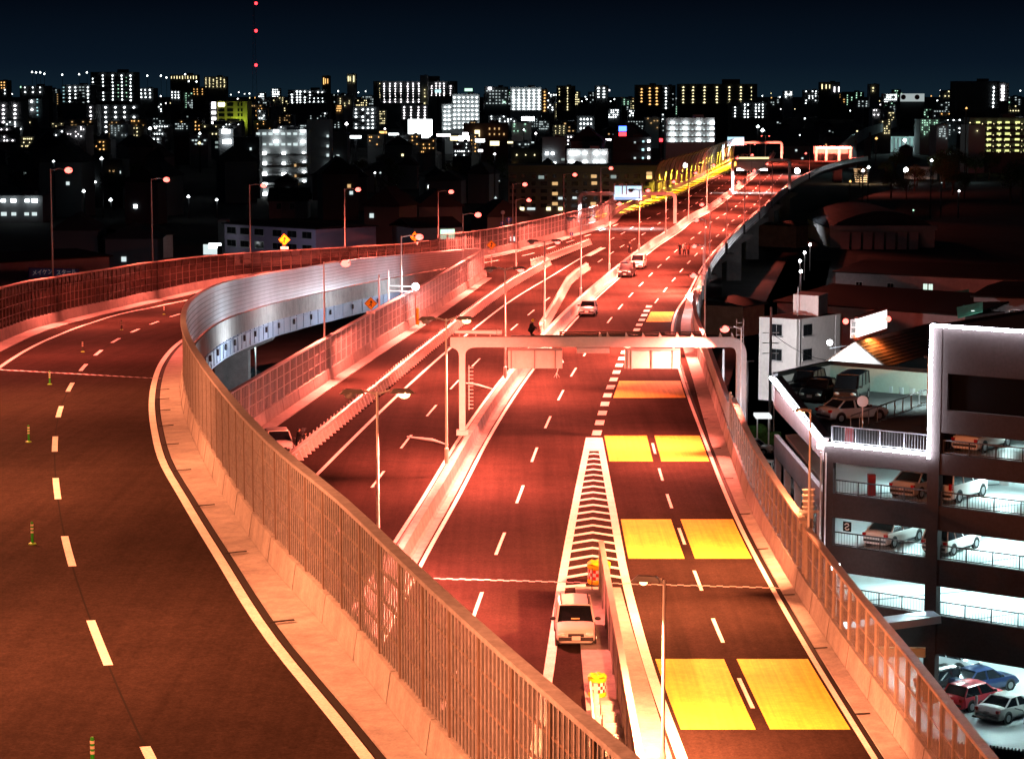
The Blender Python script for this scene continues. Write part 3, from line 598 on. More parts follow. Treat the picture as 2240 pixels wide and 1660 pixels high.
ld.bar((x+.02, Y1-.1, 2.5), (x+.02, Y1-.1, 5.4), .05); ld.build('ladder', GANT, g1)
ld = M(); x = xr+.02
for zz in np.arange(zb+.2, zb+1.5, .26): ld.bar((x-.35, Y1, zz), (x+.1, Y1, zz), .035)
for dx_ in (-.35, .1): ld.bar((x+dx_, Y1, zb-.2), (x+dx_, Y1, zb+1.5), .04)
ld.build('ladder', GANT, g1)
tb = thing('tube_lamp', 'long white tube casing lying above the left end of the near gantry', 'lamp casing', PY(1046, 734, Y1))
m_ = M(); z = PZ(726, Y1)-.05; m_.tube([(PX(994, Y1), Y1+.2, z+.03), (PX(1086, Y1), Y1+.2, z)], [.11, .16], 10); m_.build('casing', SIGNW, tb, smooth=True)
m_ = M(); m_.tube([(PX(1087, Y1), Y1+.2, z), (PX(1098, Y1), Y1+.2, z)], [.19, .15], 10); m_.build('end_cap', SIGNW, tb, smooth=True)
for px in (1004, 1040, 1072):
    m_ = M(); m_.bar((PX(px, Y1), Y1+.2, zb+bh/2), (PX(px, Y1), Y1+.2, z), .06); m_.build('bracket', GANT, tb)
# gantry 2
SGLOW = mat('lit_sign_face', (.75, .85, .95), .4, emit=(.45, .80, 1), estr=1.15); SGLOW2 = mat('lit_sign_blue', (.3, .6, .85), .4, emit=(.12, .50, .85), estr=1.0)
WGAN = mat('gantry_white', (.82, .80, .80), .4)
def gantry(Y, pxl, pxr, pyb, pyt, label, w=.5, zl=0.9, zr=.85):
    t = thing('sign_gantry', label, 'gantry', (PX(pxl, Y), Y, 0), group='sign gantries'); x0, x1 = PX(pxl, Y), PX(pxr, Y); z = PZ(pyt, Y)
    beam(t, [(x0, Y, zl), (x0, Y, z-.9)]+rounded((x0, Y, z-.9), (x0, Y, z), (x0+.9, Y, z))+[(x1-.9, Y, z)]+rounded((x1-.9, Y, z), (x1, Y, z), (x1, Y, z-.9))+[(x1, Y, zr)], w, w, 'portal_frame'); return t
g2 = gantry(402, 1268, 1477, 498, 424, 'white second sign gantry with a lit blue sign over the left carriageway', .55)
Y2 = 402; sb = M(); sb.box(((PX(1343, Y2)+PX(1404, Y2))/2, Y2-.5, PZ(422, Y2)), (PX(1404, Y2)-PX(1343, Y2), .15, PZ(407, Y2)-PZ(437, Y2))); sg = sb.build('lit_sign', SGLOW, g2)
lb = M(); lb.box(((PX(1343, Y2)+PX(1404, Y2))/2, Y2-.6, PZ(434, Y2)), (PX(1402, Y2)-PX(1345, Y2), .04, PZ(431, Y2)-PZ(437, Y2))); lb.build('sign_band', SGLOW2, sg)
lb = M(); lb.box(((PX(1343, Y2)+PX(1404, Y2))/2, Y2-.3, PZ(405, Y2)), (PX(1404, Y2)-PX(1347, Y2), .3, .25)); lb.build('light_box', DARK, g2)
for px in (1343, 1361, 1370, 1404):
    m_ = M(); m_.bar((PX(px, Y2), Y2-.7, PZ(425, Y2)), (PX(px, Y2), Y2-.7, PZ(402, Y2)), .18); m_.build('sign_post', WGAN, g2)
area(g2, (PX(1268, Y2)+1.5, Y2-1.5, PZ(430, Y2)), 4200, WHITE, .5, spread=R(110)); area(g2, (PX(1400, Y2), Y2-1.5, PZ(428, Y2)), 4200, WHITE, .6, spread=R(110))
g3 = gantry(545, 1602, 1727, 419, 350, 'third sign gantry with a wide blank sign back over the right carriageway', .6)
Y3 = 545; sign_back(g3, PX(1610, Y3), PX(1678, Y3), PZ(373, Y3), PZ(353, Y3), Y3-.6)
lb = M(); lb.box(((PX(1609, Y3)+PX(1681, Y3))/2, Y3-.2, PZ(346, Y3)), (PX(1681, Y3)-PX(1609, Y3), .3, PZ(344, Y3)-PZ(348, Y3))); lb.build('light_strip', emi('warm_strip', (1, .75, .35), 1.8), g3)
area(g3, (PX(1606, Y3)+1, Y3-2, 6.5), 6000, WHITE, .6, spread=R(105)); area(g3, (PX(1670, Y3), Y3-2, 6.5), 6000, WHITE, .6, spread=R(105))
g4 = gantry(770, 1581, 1709, 354, 312, 'far fourth gantry with a small cyan lit sign', .7)
Y4 = 770; sb = M(); sb.box(((PX(1590, Y4)+PX(1626, Y4))/2, Y4-.6, PZ(309, Y4)), (PX(1626, Y4)-PX(1590, Y4), .2, PZ(300, Y4)-PZ(318, Y4))); sb.build('lit_sign', SGLOW, g4)
area(g4, (PX(1584, Y4)+1, Y4-2, 6.), 7000, COOL, .6)

# ------------------------------------------------------------------ diamond and disc signs
def text(body, size, parent, loc, m, rot=(math.pi/2, 0, 0), name='lettering', ext=.004):
    c = bpy.data.curves.new(name, 'FONT'); c.body = body; c.size = size; c.align_x = 'CENTER'; c.align_y = 'CENTER'; c.extrude = ext; c.materials.append(m)
    o0 = bpy.data.objects.new(name, c); COL.objects.link(o0); dg = bpy.context.evaluated_depsgraph_get(); me = bpy.data.meshes.new_from_object(o0.evaluated_get(dg)); bpy.data.objects.remove(o0)
    o = bpy.data.objects.new(name, me); COL.objects.link(o); o.rotation_euler = rot
    if parent is not None: o.parent = parent; o.location = Vector(loc)-wloc(parent)
    else: o.location = loc
    return o
def diamond(px, py, pw, Y, zb, label, plate=True):
    c = PY(px, py, Y); h = pw/2*Y/FPX; t = thing('warning_sign', label, 'road sign', (c.x, Y, zb), group='yellow merge signs')
    m_ = M(); m_.tube([(c.x, Y+.05, zb), (c.x, Y+.05, c.z+h*.5)], .05, 8); m_.build('post', GALV, t)
    m_ = M(); q = [(0, -h), (h, 0), (0, h), (-h, 0)]; m_.v = [(c.x+a, Y, c.z+b) for a, b in q]+[(c.x+a, Y-.03, c.z+b) for a, b in q]; m_.f = [(0, 1, 2, 3), (7, 6, 5, 4)]+[(i, i+4, (i+1) % 4+4, (i+1) % 4) for i in range(4)]
    pl = m_.build('diamond_plate', SIGNY, t, fix=True)
    a = M(); a.bar((c.x+.06*h, Y-.04, c.z-.52*h), (c.x+.06*h, Y-.04, c.z+.18*h), .13*h, .02, (0, 1, 0)); a.bar((c.x-.32*h, Y-.04, c.z-.40*h), (c.x+.06*h, Y-.04, c.z-.02*h), .11*h, .02, (0, 1, 0))
    a.quad((c.x-.16*h, Y-.045, c.z+.12*h), (c.x+.28*h, Y-.045, c.z+.12*h), (c.x+.06*h, Y-.045, c.z+.55*h)); a.build('merge_arrow', INK, pl)
    b_ = M()
    for (p0, p1) in zip(q, q[1:]+q[:1]): b_.bar((c.x+p0[0]*.9, Y-.035, c.z+p0[1]*.9), (c.x+p1[0]*.9, Y-.035, c.z+p1[1]*.9), .05*h, .015, (0, 1, 0))
    b_.build('border_line', INK, pl)
    if plate:
        m_ = M(); m_.box((c.x, Y, c.z-h*1.35), (h*1.35, .04, h*.42)); p2 = m_.build('distance_plate', SIGNW, t); text('100m', h*.36, t, (c.x, Y-.03, c.z-h*1.36), INK)
diamond(811, 664, 29, 205, .9, 'yellow diamond merge sign with distance plate beside the lower carriageway')
b = on_path(ROUT, -.3, 622, 285, 305); diamond(622, 525, 26, b.y, 1., 'yellow diamond merge sign on the outer ramp barrier, in front of the lilac building')
b = on_path(ROUT, -.3, 907, 305, 330); diamond(907, 518, 22, b.y, 1., 'yellow diamond merge sign on the outer ramp barrier between two tall lamps')
diamond(1075, 536, 22, 300, .9, 'yellow diamond merge sign at the end of the left parapet')
def disc(px, py, r_, Y, m, label, zb=1., arrow=True):
    c = PY(px, py, Y); rr = r_*Y/FPX; t = thing('disc_sign', label, 'road sign', (c.x, Y, zb)); m_ = M(); m_.tube([(c.x, Y+.05, zb), (c.x, Y+.05, c.z)], .06, 6); m_.build('post', GALV, t)
    m_ = M(); m_.tube([(c.x, Y-.03, c.z), (c.x, Y+.02, c.z)], rr, 18); pl = m_.build('disc_plate', m, t)
    if arrow:
        a = M(); a.box((c.x, Y-.05, c.z-.15*rr), (.2*rr, .02, .9*rr)); a.quad((c.x-.4*rr, Y-.055, c.z+.2*rr), (c.x+.4*rr, Y-.055, c.z+.2*rr), (c.x, Y-.055, c.z+.75*rr)); a.build('arrow', SIGNW, pl)
b = on_path(ROUT, -.3, 1113, 326, 350)
disc(1113, 481, 6.5, b.y+1, SIGNB, 'blue round arrow sign beyond the outer barrier'); disc(1100, 465, 4.5, b.y+1.5, SIGNW, 'small white round sign high above the blue arrow sign'); disc(1099, 489, 5, b.y+1.5, SIGNB, 'blue ringed round sign below the white one')
disc(1250, 512, 4, 372, SIGNB, 'little blue sign standing in the merge lanes', 0.)
c = PY(1430, 428, 470); m_ = M(); m_.lathe((c.x, 470, c.z), [(.05, -.6), (.5, -.4), (.5, .4), (.05, .6)], 10); o = m_.build('beacon', emi('beacon_yellow', (1, .6, .02), 1.3)); tag(o, 'glowing yellow beacon to the right of the lit blue sign', 'beacon')
# sign seen from behind near the car park, lit orange
t = thing('direction_sign', 'back of a ribbed roadside sign, lit orange, by the car park corner', 'road sign', (PX(1778, 108), 108.3, 1.)); Yb = 108.6
m_ = M(); x0, x1, z0, z1 = PX(1767, Yb), PX(1790, Yb), PZ(1146, Yb), PZ(1070, Yb); m_.box(((x0+x1)/2, Yb, (z0+z1)/2), (x1-x0, .04, z1-z0)); m_.build('sign_back', SBACK, t)
m_ = M()
for k in range(7): zz = z0+(z1-z0)*k/6; m_.bar((x0-.05, Yb-.06, zz), (x1+.05, Yb-.06, zz), .06)
m_.bar((PX(1780, Yb), Yb-.1, z0-.9), (PX(1780, Yb), Yb-.1, z1), .07); m_.build('rib', GANT, t)
m_ = M(); m_.bar((PX(1758, Yb), Yb-.05, PZ(1118, Yb)), (PX(1802, Yb), Yb-.05, PZ(1118, Yb)), .12); m_.build('cross_bar', GANT, t)
m_ = M(); m_.tube([(PX(1774, Yb), Yb+.02, PZ(1150, Yb)), (PX(1774, Yb), Yb+.05, PZ(1150, Yb))], .36, 18); m_.build('disc_back', SBACK, t)

# ------------------------------------------------------------------ delineator posts on the ramp
DG = mat('delineator_green', (.02, .42, .02), .5); DW = mat('delineator_band', (.85, .80, .62), .35); DB = mat('delineator_dark', (.03, .035, .02), .5)
for i, (px, py, lab) in enumerate(((203, 1685, 'green delineator post cut by the bottom edge of the photo'), (71, 1190, 'green delineator post with white bands on the ramp, second from the viewer'), (63, 967, 'green delineator post with white bands, third from the viewer'), (109, 841, 'delineator post just beyond the ramp expansion joint'), (181, 770, 'delineator post on the ramp, second beyond the joint'), (266, 722, 'delineator post on the ramp, third beyond the joint'), (359, 688, 'farthest delineator post on the ramp before the wall'))):
    z = 4.
    for _ in range(40): p = P(px, py, z); z = .5*z+.5*rz_(p.y)
    t = thing('delineator_post', lab, 'delineator', p, group='delineator posts along the ramp'); dk = DG if i < 4 else DB
    m_ = M(); m_.lathe(p, [(.15, 0), (.13, .05), (.06, .07)], 12); m_.build('base', mat('delineator_base', (.25, .6, .05), .5), t)
    m_ = M(); m_.lathe(p+Vector((0, 0, .06)), [(.05, 0), (.05, .74), (.035, .78)], 10); m_.build('post', dk, t, smooth=True)
    for zz in (.42, .55, .68): m_ = M(); m_.lathe(p+Vector((0, 0, zz)), [(.056, 0), (.056, .07)], 10); m_.build('reflective_band', DW, t)

# ------------------------------------------------------------------ crash cushions and island bits
CY_ = mat('cushion_yellow', (.85, .60, .02), .4); CR_ = mat('cushion_red', (.55, .02, .015), .4); CW_ = mat('cushion_white', (.82, .80, .76), .4)
def cushion(x, y, z, r_, h, label):
    t = thing('crash_cushion', label, 'crash cushion', (x, y, z), group='yellow crash cushion barrels'); n = 20
    m_ = M(); m_.lathe((x, y, z), [(r_*1.02, 0), (r_*1.04, h*.14), (r_*.98, h*.18), (r_*.98, h*.66), (r_*1.04, h*.70), (r_*1.06, h*.84)], n); m_.build('drum', CY_, t)
    lid = M(); 
    for j in range(n):
        a0 = 2*math.pi*j/n; lid.v.append((x+r_*1.08*math.cos(a0), y+r_*1.08*math.sin(a0), z+h*(.86+(.05 if j % 4 < 2 else 0))))
    for j in range(n): a0 = 2*math.pi*j/n; lid.v.append((x+r_*.8*math.cos(a0), y+r_*.8*math.sin(a0), z+h*(.97+(.04 if j % 4 < 2 else 0))))
    lid.v.append((x, y, z+h)); lid.f = [(j, (j+1) % n, n+(j+1) % n, n+j) for j in range(n)]+[(n+j, n+(j+1) % n, 2*n) for j in range(n)]; lid.build('scalloped_lid', CY_, t)
    for row in range(3):
        for j in range(n):
            a0, a1 = 2*math.pi*j/n, 2*math.pi*(j+1)/n; z0, z1 = z+h*(.20+.15*row), z+h*(.20+.15*(row+1)); rr = r_*1.005; c_ = M()
            c_.quad((x+rr*math.cos(a0), y+rr*math.sin(a0), z0), (x+rr*math.cos(a1), y+rr*math.sin(a1), z0), (x+rr*math.cos(a1), y+rr*math.sin(a1), z1), (x+rr*math.cos(a0), y+rr*math.sin(a0), z1))
            c_.build('check_square', CR_ if (row+j) % 2 else CW_, t)
cushion(4.1, 110.2, 0., .52, 1.05, 'yellow crash cushion with red and white checks in front of the island wall end')
cushion(3.25, 88.6, .13, .34, .86, 'yellow crash cushion with red and white checks on the island behind the parked wagon')
m_ = M(); m_.tube([(3.7, 108.0, .12), (3.7, 108.0, 1.15)], .025, 6); o = m_.build('marker_rod', DARK); tag(o, 'thin dark rod standing in front of the island wall end', 'rod')
t = thing('post_fence', 'white rail fence with square posts behind the near crash cushion', 'fence', (3.0, 87.4, .13))
m_ = M(); m_.tube([(2.95, 87.4, .95), (2.85, 79, .95)], .05, 8); m_.build('rail', SIGNW, t)
for i in range(6): m_ = M(); m_.box((3.12-.02*i, 86.6-1.6*i, .62), (.16, .16, .98)); m_.build('post', CONC, t)
for i in range(5):
    m_ = M(); m_.box((3.55, 86.0-1.55*i, .33), (.5, .6, .4)); o = m_.build('concrete_block', CONC); tag(o, 'low concrete block beside the rail fence, %s from the crash cushion' % ORD[i], 'block', 'concrete blocks on the island')
# lamp stand with a white cone shade near the median
c = P(1216, 826); t = thing('lamp_stand', 'thin tripod stand with a white cone shade on the right carriageway under the gantry sign', 'lamp stand', c)
top = c+Vector((.35, 0, 1.35)); m_ = M(); m_.bar(c+Vector((.05, 0, .3)), top, .05); m_.build('stem', GANT, t)
for dx_, dy_ in ((-.15, .1), (.3, .1), (.05, -.2)): m_ = M(); m_.bar(c+Vector((dx_, dy_, 0)), c+Vector((.05, 0, .4)), .035); m_.build('leg', GANT, t)
m_ = M(); m_.lathe(top, [(.30, -.1), (.05, .42)], 12); m_.build('cone_shade', SIGNW, t)
# flags / wires of road measuring: white bent poles lying across the left lanes
for lab, A, B, C_ in (('white bent pole lying on the left carriageway, near one', (891, 955), (945, 962), (980, 973)), ('white bent pole lying on the left carriageway behind the gantry foot', (1020, 838), (1046, 842), (1078, 851))):
    m_ = M(); m_.tube([P(*A, .06), P(*B, .12), P(*C_, .06)], [.05, .11, .04], 6); o = m_.build('pole_on_road', SIGNW); tag(o, lab, 'pole')
# curved transparent shelter over the far left lane
SH = clear('shelter_sheet', (.55, .50, .42), .55, .2, .1)
t = thing('curved_shelter', 'curved see-through noise shelter arching over the far yellow lane', 'noise shelter', ROUT.p(520))
for y0 in range(520, 800, 10):
    m_ = M(); pr = [(-.3+7.*(1-math.cos(a)) * .35, 7.2*math.sin(a)) for a in np.linspace(0, 1.45, 8)]
    A = [[ROUT.p(y0+.2, o_, z_+.9) for o_, z_ in pr], [ROUT.p(y0+9.8, o_, z_+.9) for o_, z_ in pr]]; m_.strip(A[0], A[1]); m_.build('curved_panel', SH, t)
    f_ = M()
    for k in range(7): f_.bar(ROUT.p(y0, pr[k][0], pr[k][1]+.9), ROUT.p(y0, pr[k+1][0], pr[k+1][1]+.9), .16)
    f_.build('rib', DARK, t)
t = thing('marker_row', 'row of yellow lane markers along the far left lane', 'lane markers', yl.p(430))
for q in range(430, 790, 7): m_ = M(); m_.box(yl.p(q, -3.4, .45), (.35, 1.2, .5)); m_.build('marker_block', YELP, t)
for q in range(440, 800, 13): area(t, yl.p(q, -3.4, 5.0), 3400, (1, .70, .05), .6, (0, R(8), 0), spread=R(104))  # added yellow lights without fixtures brighten the painted strip

# ------------------------------------------------------------------ vehicles
TYRE = mat('tyre', (.015, .015, .015), .8); RIM = mat('rim_alloy', (.5, .5, .52), .3, .8); HLM = mat('headlight_glass', (.85, .84, .82), .25); TLM = mat('taillight_red', (.35, .01, .01), .2)
TRIM = mat('black_trim', (.015, .015, .016), .45); PLATE = mat('licence_plate', (.72, .72, .70), .5)
CARK = dict(  # L, W, H, belt, hood z, tail z, glass base front/rear y, roof front/rear y, roof half width factor
    sedan=(4.5, 1.70, 1.42, .93, .86, .96, .95, -1.75, .25, -1.05, .76), wagon=(4.3, 1.69, 1.50, .95, .88, .95, 1.05, -2.02, .30, -1.80, .80),
    suv=(4.5, 1.76, 1.78, 1.08, 1.02, 1.10, 1.05, -2.05, .45, -1.75, .84), hatch=(3.9, 1.66, 1.44, .92, .84, .92, .95, -1.72, .25, -1.35, .79),
    van=(4.4, 1.69, 1.92, 1.10, 1.02, 1.10, 1.75, -2.05, 1.15, -1.95, .86), box=(3.5, 1.48, 1.62, .98, .92, .98, 1.15, -1.62, .6, -1.45, .84), coupe=(4.4, 1.72, 1.33, .88, .80, .93, .75, -1.70, .05, -.90, .74))
def car(kind, paint, loc, heading, label, cat='car', group='cars', plate=True, two_tone=None):
    """heading: plan angle of the nose, degrees from +Y towards +X"""
    L, Wd, H, belt, hz, tz, gf, gr, rf, rr, wf = CARK[kind]; w = Wd/2; f = L/2; pm = paint
    t = thing('parked_car', label, cat, loc, -R(heading), group)
    st = [(-f, .80, .30, .62), (-f+.05, .92, .24, tz-.14), (-f+.22, .97, .22, tz), (gr, 1.0, .22, max(tz, belt-.02) if kind in ('sedan', 'coupe') else belt), (0, 1.0, .22, belt), (gf, 1.0, .22, belt-.03), (gf+.5*(f-gf), .985, .22, (belt+hz)/2-.01), (f-.25, .95, .22, hz-.07), (f-.07, .90, .24, hz-.20), (f, .78, .30, .55)]
    b = M(); rings = []
    for y, k, z0, z1 in st:
        i = len(b.v); rings.append(i); ww = w*k
        zs = z1-z0
        for xx, zz in ((-.82, z0), (-.97, z0+.10), (-1.0, z0+.35*zs), (-.985, z0+.72*zs), (-.93, z1-.05), (-.80, z1-.008), (-.4, z1+.012), (0, z1+.018), (.4, z1+.012), (.80, z1-.008), (.93, z1-.05), (.985, z0+.72*zs), (1.0, z0+.35*zs), (.97, z0+.10), (.82, z0)): b.v.append((ww*xx, y, zz))
    n = 15
    for a_, c_ in zip(rings, rings[1:]):
        for j in range(n): b.f.append((a_+j, a_+(j+1) % n, c_+(j+1) % n, c_+j))
    b.f += [tuple(rings[0]+j for j in range(n)), tuple(rings[-1]+j for j in reversed(range(n)))]
    b.build('body', pm, t, True, True, fix=True)
    gb, gt = w*.93, w*wf; zt = H-.05; zb_ = belt-.06
    c8 = [(-gb, gf, zb_), (gb, gf, zb_), (gb, gr, zb_), (-gb, gr, zb_), (-gt, rf, zt), (gt, rf, zt), (gt, rr, zt), (-gt, rr, zt)]
    for nm, q in (('windscreen', (0, 1, 5, 4)), ('rear_window', (2, 3, 7, 6)), ('side_window', (1, 2, 6, 5)), ('side_window', (3, 0, 4, 7))):
        m_ = M(); m_.quad(*[c8[j] for j in q]); m_.build(nm, GLASS, t, True)
    ro = M(); o = .03
    ring = lambda s_, z: [(-gt*s_-o*.3, rf+.04, z-.035), (0, rf+.10, z), (gt*s_+o*.3, rf+.04, z-.035), (gt*s_+o, (rf+rr)/2, z), (gt*s_+o*.3, rr-.03, z-.04), (0, rr-.08, z-.01), (-gt*s_-o*.3, rr-.03, z-.04), (-gt*s_-o, (rf+rr)/2, z)]
    a_ = ring(1.0, zt+.03); c_ = ring(.86, zt+.075); ro.v = a_+c_; ro.f = [(j, (j+1) % 8, (j+1) % 8+8, j+8) for j in range(8)]+[tuple(range(8, 16)), tuple(reversed(range(8)))]; ro.build('roof', pm, t, True, True, fix=True)
    pl = M()
    def mix(a, b_, u): return tuple(Vector(a)*(1-u)+Vector(b_)*u)
    for i_, j_ in ((0, 4), (1, 5), (2, 6), (3, 7)): pl.bar(c8[i_], c8[j_], .075, .06)
    for s_ in (0, 1):
        bf, brr, tf, trr = (c8[0], c8[3], c8[4], c8[7]) if s_ == 0 else (c8[1], c8[2], c8[5], c8[6])
        for u in ((.45, .48) if kind in ('sedan', 'coupe', 'hatch') else (.38, .68)): pl.bar(mix(bf, brr, u), mix(tf, trr, u), .07, .05)
    pl.build('pillars', pm, t, True)
    wr = .31 if H < 1.6 else .34
    for sx_ in (-1, 1):
        for yy in (f-.78, -f+.80):
            aw = M(); aw.tube([(sx_*(w-.10), yy, wr+.02), (sx_*(w+.004), yy, wr+.02)], wr+.07, 16); aw.build('wheel_arch', TRIM, t, True)
            wt_ = M(); wt_.tube([(sx_*(w-.19), yy, wr), (sx_*(w+.012), yy, wr)], wr, 18); wo_ = wt_.build('wheel', TYRE, t, True)
            rm = M(); rm.tube([(sx_*(w-.05), yy, wr), (sx_*(w+.022), yy, wr)], wr*.62, 12); rm.build('rim', RIM, wo_, True)
        hl = M(); hl.ball((sx_*w*.66, f-.05, hz-.29), .18, 6, 10, (1.15, .7, .55)); hl.build('headlight', HLM, t, True, True)
        tlz = tz-.16 if H < 1.6 else 1.0; tl2 = M(); tl2.box((sx_*w*.80, -f+.06, tlz-.03), (.20, .16, .17 if H < 1.6 else .36)); tl2.build('taillight', TLM, t, True)
        mr = M(); mr.ball((sx_*(w+.10), gf-.22, belt+.06), .11, 6, 8, (1.2, .6, .75)); mr.build('mirror', TRIM, t, True, True)
    gr_ = M(); gr_.box((0, f-.045, hz-.30), (w*.78, .14, .13)); gr_.build('grille', TRIM, t, True)
    bu = M(); bu.box((0, f-.11, .42), (w*1.72, .26, .16)); bu.build('bumper', TRIM, t, True); bu = M(); bu.box((0, -f+.10, .44), (w*1.68, .22, .14)); bu.build('bumper', TRIM, t, True)
    for yy, s_ in ((f+.03, 1), (-f-.02, -1)): m_ = M(); m_.box((0, yy, .47 if s_ > 0 else .62), (.36, .02, .18)); m_.build('licence_plate', PLATE, t, True)
    ub = M(); ub.box((0, 0, .21), (Wd*.86, L*.9, .08)); ub.build('underbody', TRIM, t, True)
    return t
def paint(nm, c, rough=.28): return mat('car_paint_'+nm, c, rough, 0.0, coat=.6)
PW, PS, PK, PR_, PB_, PG_ = paint('white', (.78, .76, .73)), paint('silver', (.42, .43, .45)), paint('black', (.012, .012, .014)), paint('red', (.55, .03, .05)), paint('navy', (.015, .03, .09)), paint('grey', (.20, .21, .22))
c = P(1257.5, 1420); t = car('wagon', PW, (c.x+.05, c.y+2.15, .012), 180, 'white wagon parked on the hatched island facing the viewer')
m_ = M()
for s_ in (-1, 1): m_.bar((s_*.58, .25, 1.53), (s_*.58, -1.7, 1.53), .05)
m_.build('roof_rail', TRIM, t, True)
m_ = M(); m_.box((0, .92, 1.02), (.36, .12, .03)); m_.build('dashboard_card', mat('card', (.7, .55, .2), .6), t, True)
c = P(1288, 692); car('sedan', PS, (c.x, c.y+2.2, .012), 186, 'silver sedan driving on the inner lane between the two gantries')
c = P(1373, 608); car('suv', PK, (c.x, c.y+2.2, .012), 190, 'black off-road car stopped behind the white one near the median')
c = P(1395, 590); car('suv', PW, (c.x+.2, c.y+2.6, .012), 190, 'white off-road car stopped near the median beside a standing man')
c = P(607, 1003); car('hatch', PW, (c.x-.2, c.y+2.6, .012), 168, 'white hatchback parked on the left merge lane behind the ramp wall')
# ------------------------------------------------------------------ people (one skinned body each, head and clothing on it)
SKIN = mat('skin', (.45, .28, .20), .6); CLOTH_K = mat('black_clothes', (.012, .012, .014), .8); CLOTH_G = mat('dark_trousers', (.03, .03, .04), .8); CLOTH_W = mat('white_shirt', (.75, .74, .72), .8); HAIR = mat('black_hair', (.01, .01, .01), .6); CLOTH_R = mat('reddish_jacket', (.35, .12, .10), .8)
def person(loc, rz, label, J, cl, legm, hat=None, h=1.7):
    t = thing('person', label, 'person', loc, rz)
    names = list(J); E_ = [('pel', 'che'), ('che', 'nek'), ('nek', 'hed'), ('che', 'shl'), ('che', 'shr'), ('shl', 'ell'), ('ell', 'hal'), ('shr', 'elr'), ('elr', 'har'), ('pel', 'hil'), ('pel', 'hir'), ('hil', 'knl'), ('knl', 'anl'), ('anl', 'tol'), ('hir', 'knr'), ('knr', 'anr'), ('anr', 'tor')]
    Rr = dict(pel=.14, che=.15, nek=.06, hed=.07, shl=.07, shr=.07, ell=.05, elr=.05, hal=.038, har=.038, hil=.10, hir=.10, knl=.065, knr=.065, anl=.045, anr=.045, tol=.04, tor=.04)
    me = bpy.data.meshes.new('body'); me.from_pydata([J[n] for n in names], [(names.index(a), names.index(b_)) for a, b_ in E_], []); me.materials.append(cl); me.materials.append(legm)
    o = bpy.data.objects.new('body', me); COL.objects.link(o); o.parent = t
    md_ = o.modifiers.new('skin', 'SKIN'); sv = me.skin_vertices[0].data
    for i, n in enumerate(names): sv[i].radius = (Rr[n], Rr[n]*.85); sv[i].use_root = n == 'pel'
    s2 = o.modifiers.new('sub', 'SUBSURF'); s2.levels = 1; s2.render_levels = 2
    hd = Vector(J['hed']); m_ = M(); m_.ball(hd+Vector((0, .01, .10)), .105, 8, 10, (.85, .95, 1.15)); ho = m_.build('head', SKIN, t, True, True)
    m_ = M(); m_.ball((hd.x, hd.y+.04, hd.z+.10), .018, 4, 6); m_ = M(); m_.ball(hd+Vector((0, .12, .09)), .022, 4, 6); m_.build('nose', SKIN, ho, True)
    m_ = M(); m_.ball(hd+Vector((0, -.018, .135)), .112, 6, 10, (.9, .95, 1.0)); m_.build('hair' if not hat else 'helmet', hat or HAIR, ho, True, True)
    if hat: m_ = M(); m_.lathe(hd+Vector((0, 0, .14)), [(.15, 0), (.13, .02)], 12); m_.build('helmet_brim', hat, ho, True)
    for s_ in ('l', 'r'):
        hp = Vector(J['ha'+s_]); hm = M(); hm.ball(hp, .045, 5, 8, (.8, 1, 1.2)); hn = hm.build('hand', SKIN, t, True, True)
        el = Vector(J['el'+s_]); d_ = (hp-el).normalized(); sd = d_.cross(Vector((0, 1, .2))).normalized(); fg = M()
        for k_ in range(4): a_ = hp+d_*.03+sd*(.024*(k_-1.5)); fg.tube([a_, a_+d_*(.05+.01*(k_ in (1, 2))), a_+d_*.075+Vector((0, .015, -.01))], [.011, .010, .008], 5)
        fg.tube([hp+sd*.04, hp+sd*.065+d_*.03], [.012, .009], 5); fg.build('fingers', SKIN, hn, True)
        tp_, an = Vector(J['to'+s_]), Vector(J['an'+s_]); sh = M(); sh.ball((an+tp_)/2+Vector((0, 0, -.015)), .07, 6, 8, (.7, 1.9, .7)); sh.build('shoe', TRIM, t, True, True)
        hi, kn = Vector(J['hi'+s_]), Vector(J['kn'+s_]); lg = M(); lg.tube([hi, kn, an+Vector((0, 0, .03))], [.115, .085, .07], 8); lg.build('trouser_leg', legm, t, True, True)
    return t
def stand(arm=0., step=.12, lean=0.):
    return dict(pel=(0, 0, .93), che=(0, lean, 1.28), nek=(0, lean*1.1, 1.46), hed=(0, lean*1.2+.01, 1.52), shl=(-.20, lean, 1.40), shr=(.20, lean, 1.40), ell=(-.27, lean-.02, 1.12), hal=(-.25, lean+.12, .88), elr=(.28, lean+.05+arm*.15, 1.14+arm*.1), har=(.22, lean+.15+arm*.25, .90+arm*.45),
                hil=(-.10, 0, .90), hir=(.10, 0, .90), knl=(-.11, step*.6, .50), anl=(-.11, step, .09), tol=(-.11, step+.16, .045), knr=(.11, -step*.3, .50), anr=(.11, -step, .09), tor=(.11, -step+.16, .045))
for px, py, rz, lab, cl, a in ((1487, 559, 160, 'person in dark clothes standing leftmost of three on the right carriageway', CLOTH_K, 0), (1497, 560, 200, 'person in a white shirt and dark jacket, middle of three on the carriageway', CLOTH_W, .3), (1506, 560, 150, 'person in a reddish jacket, rightmost of three on the carriageway', CLOTH_R, 0)):
    c = P(px, py); person((c.x, c.y, .012), R(rz), lab, stand(a), cl, CLOTH_G)
c = P(1390, 556); person((MED.x(c.y)-1.6, c.y, .012), R(170), 'man in black standing beside the median by the white off-road car', stand(.4), CLOTH_K, CLOTH_K)
c = P(651, 996); person((c.x, c.y, .012), R(-70), 'person in black filming beside the white hatchback', stand(1., .1, .06), CLOTH_K, CLOTH_K)
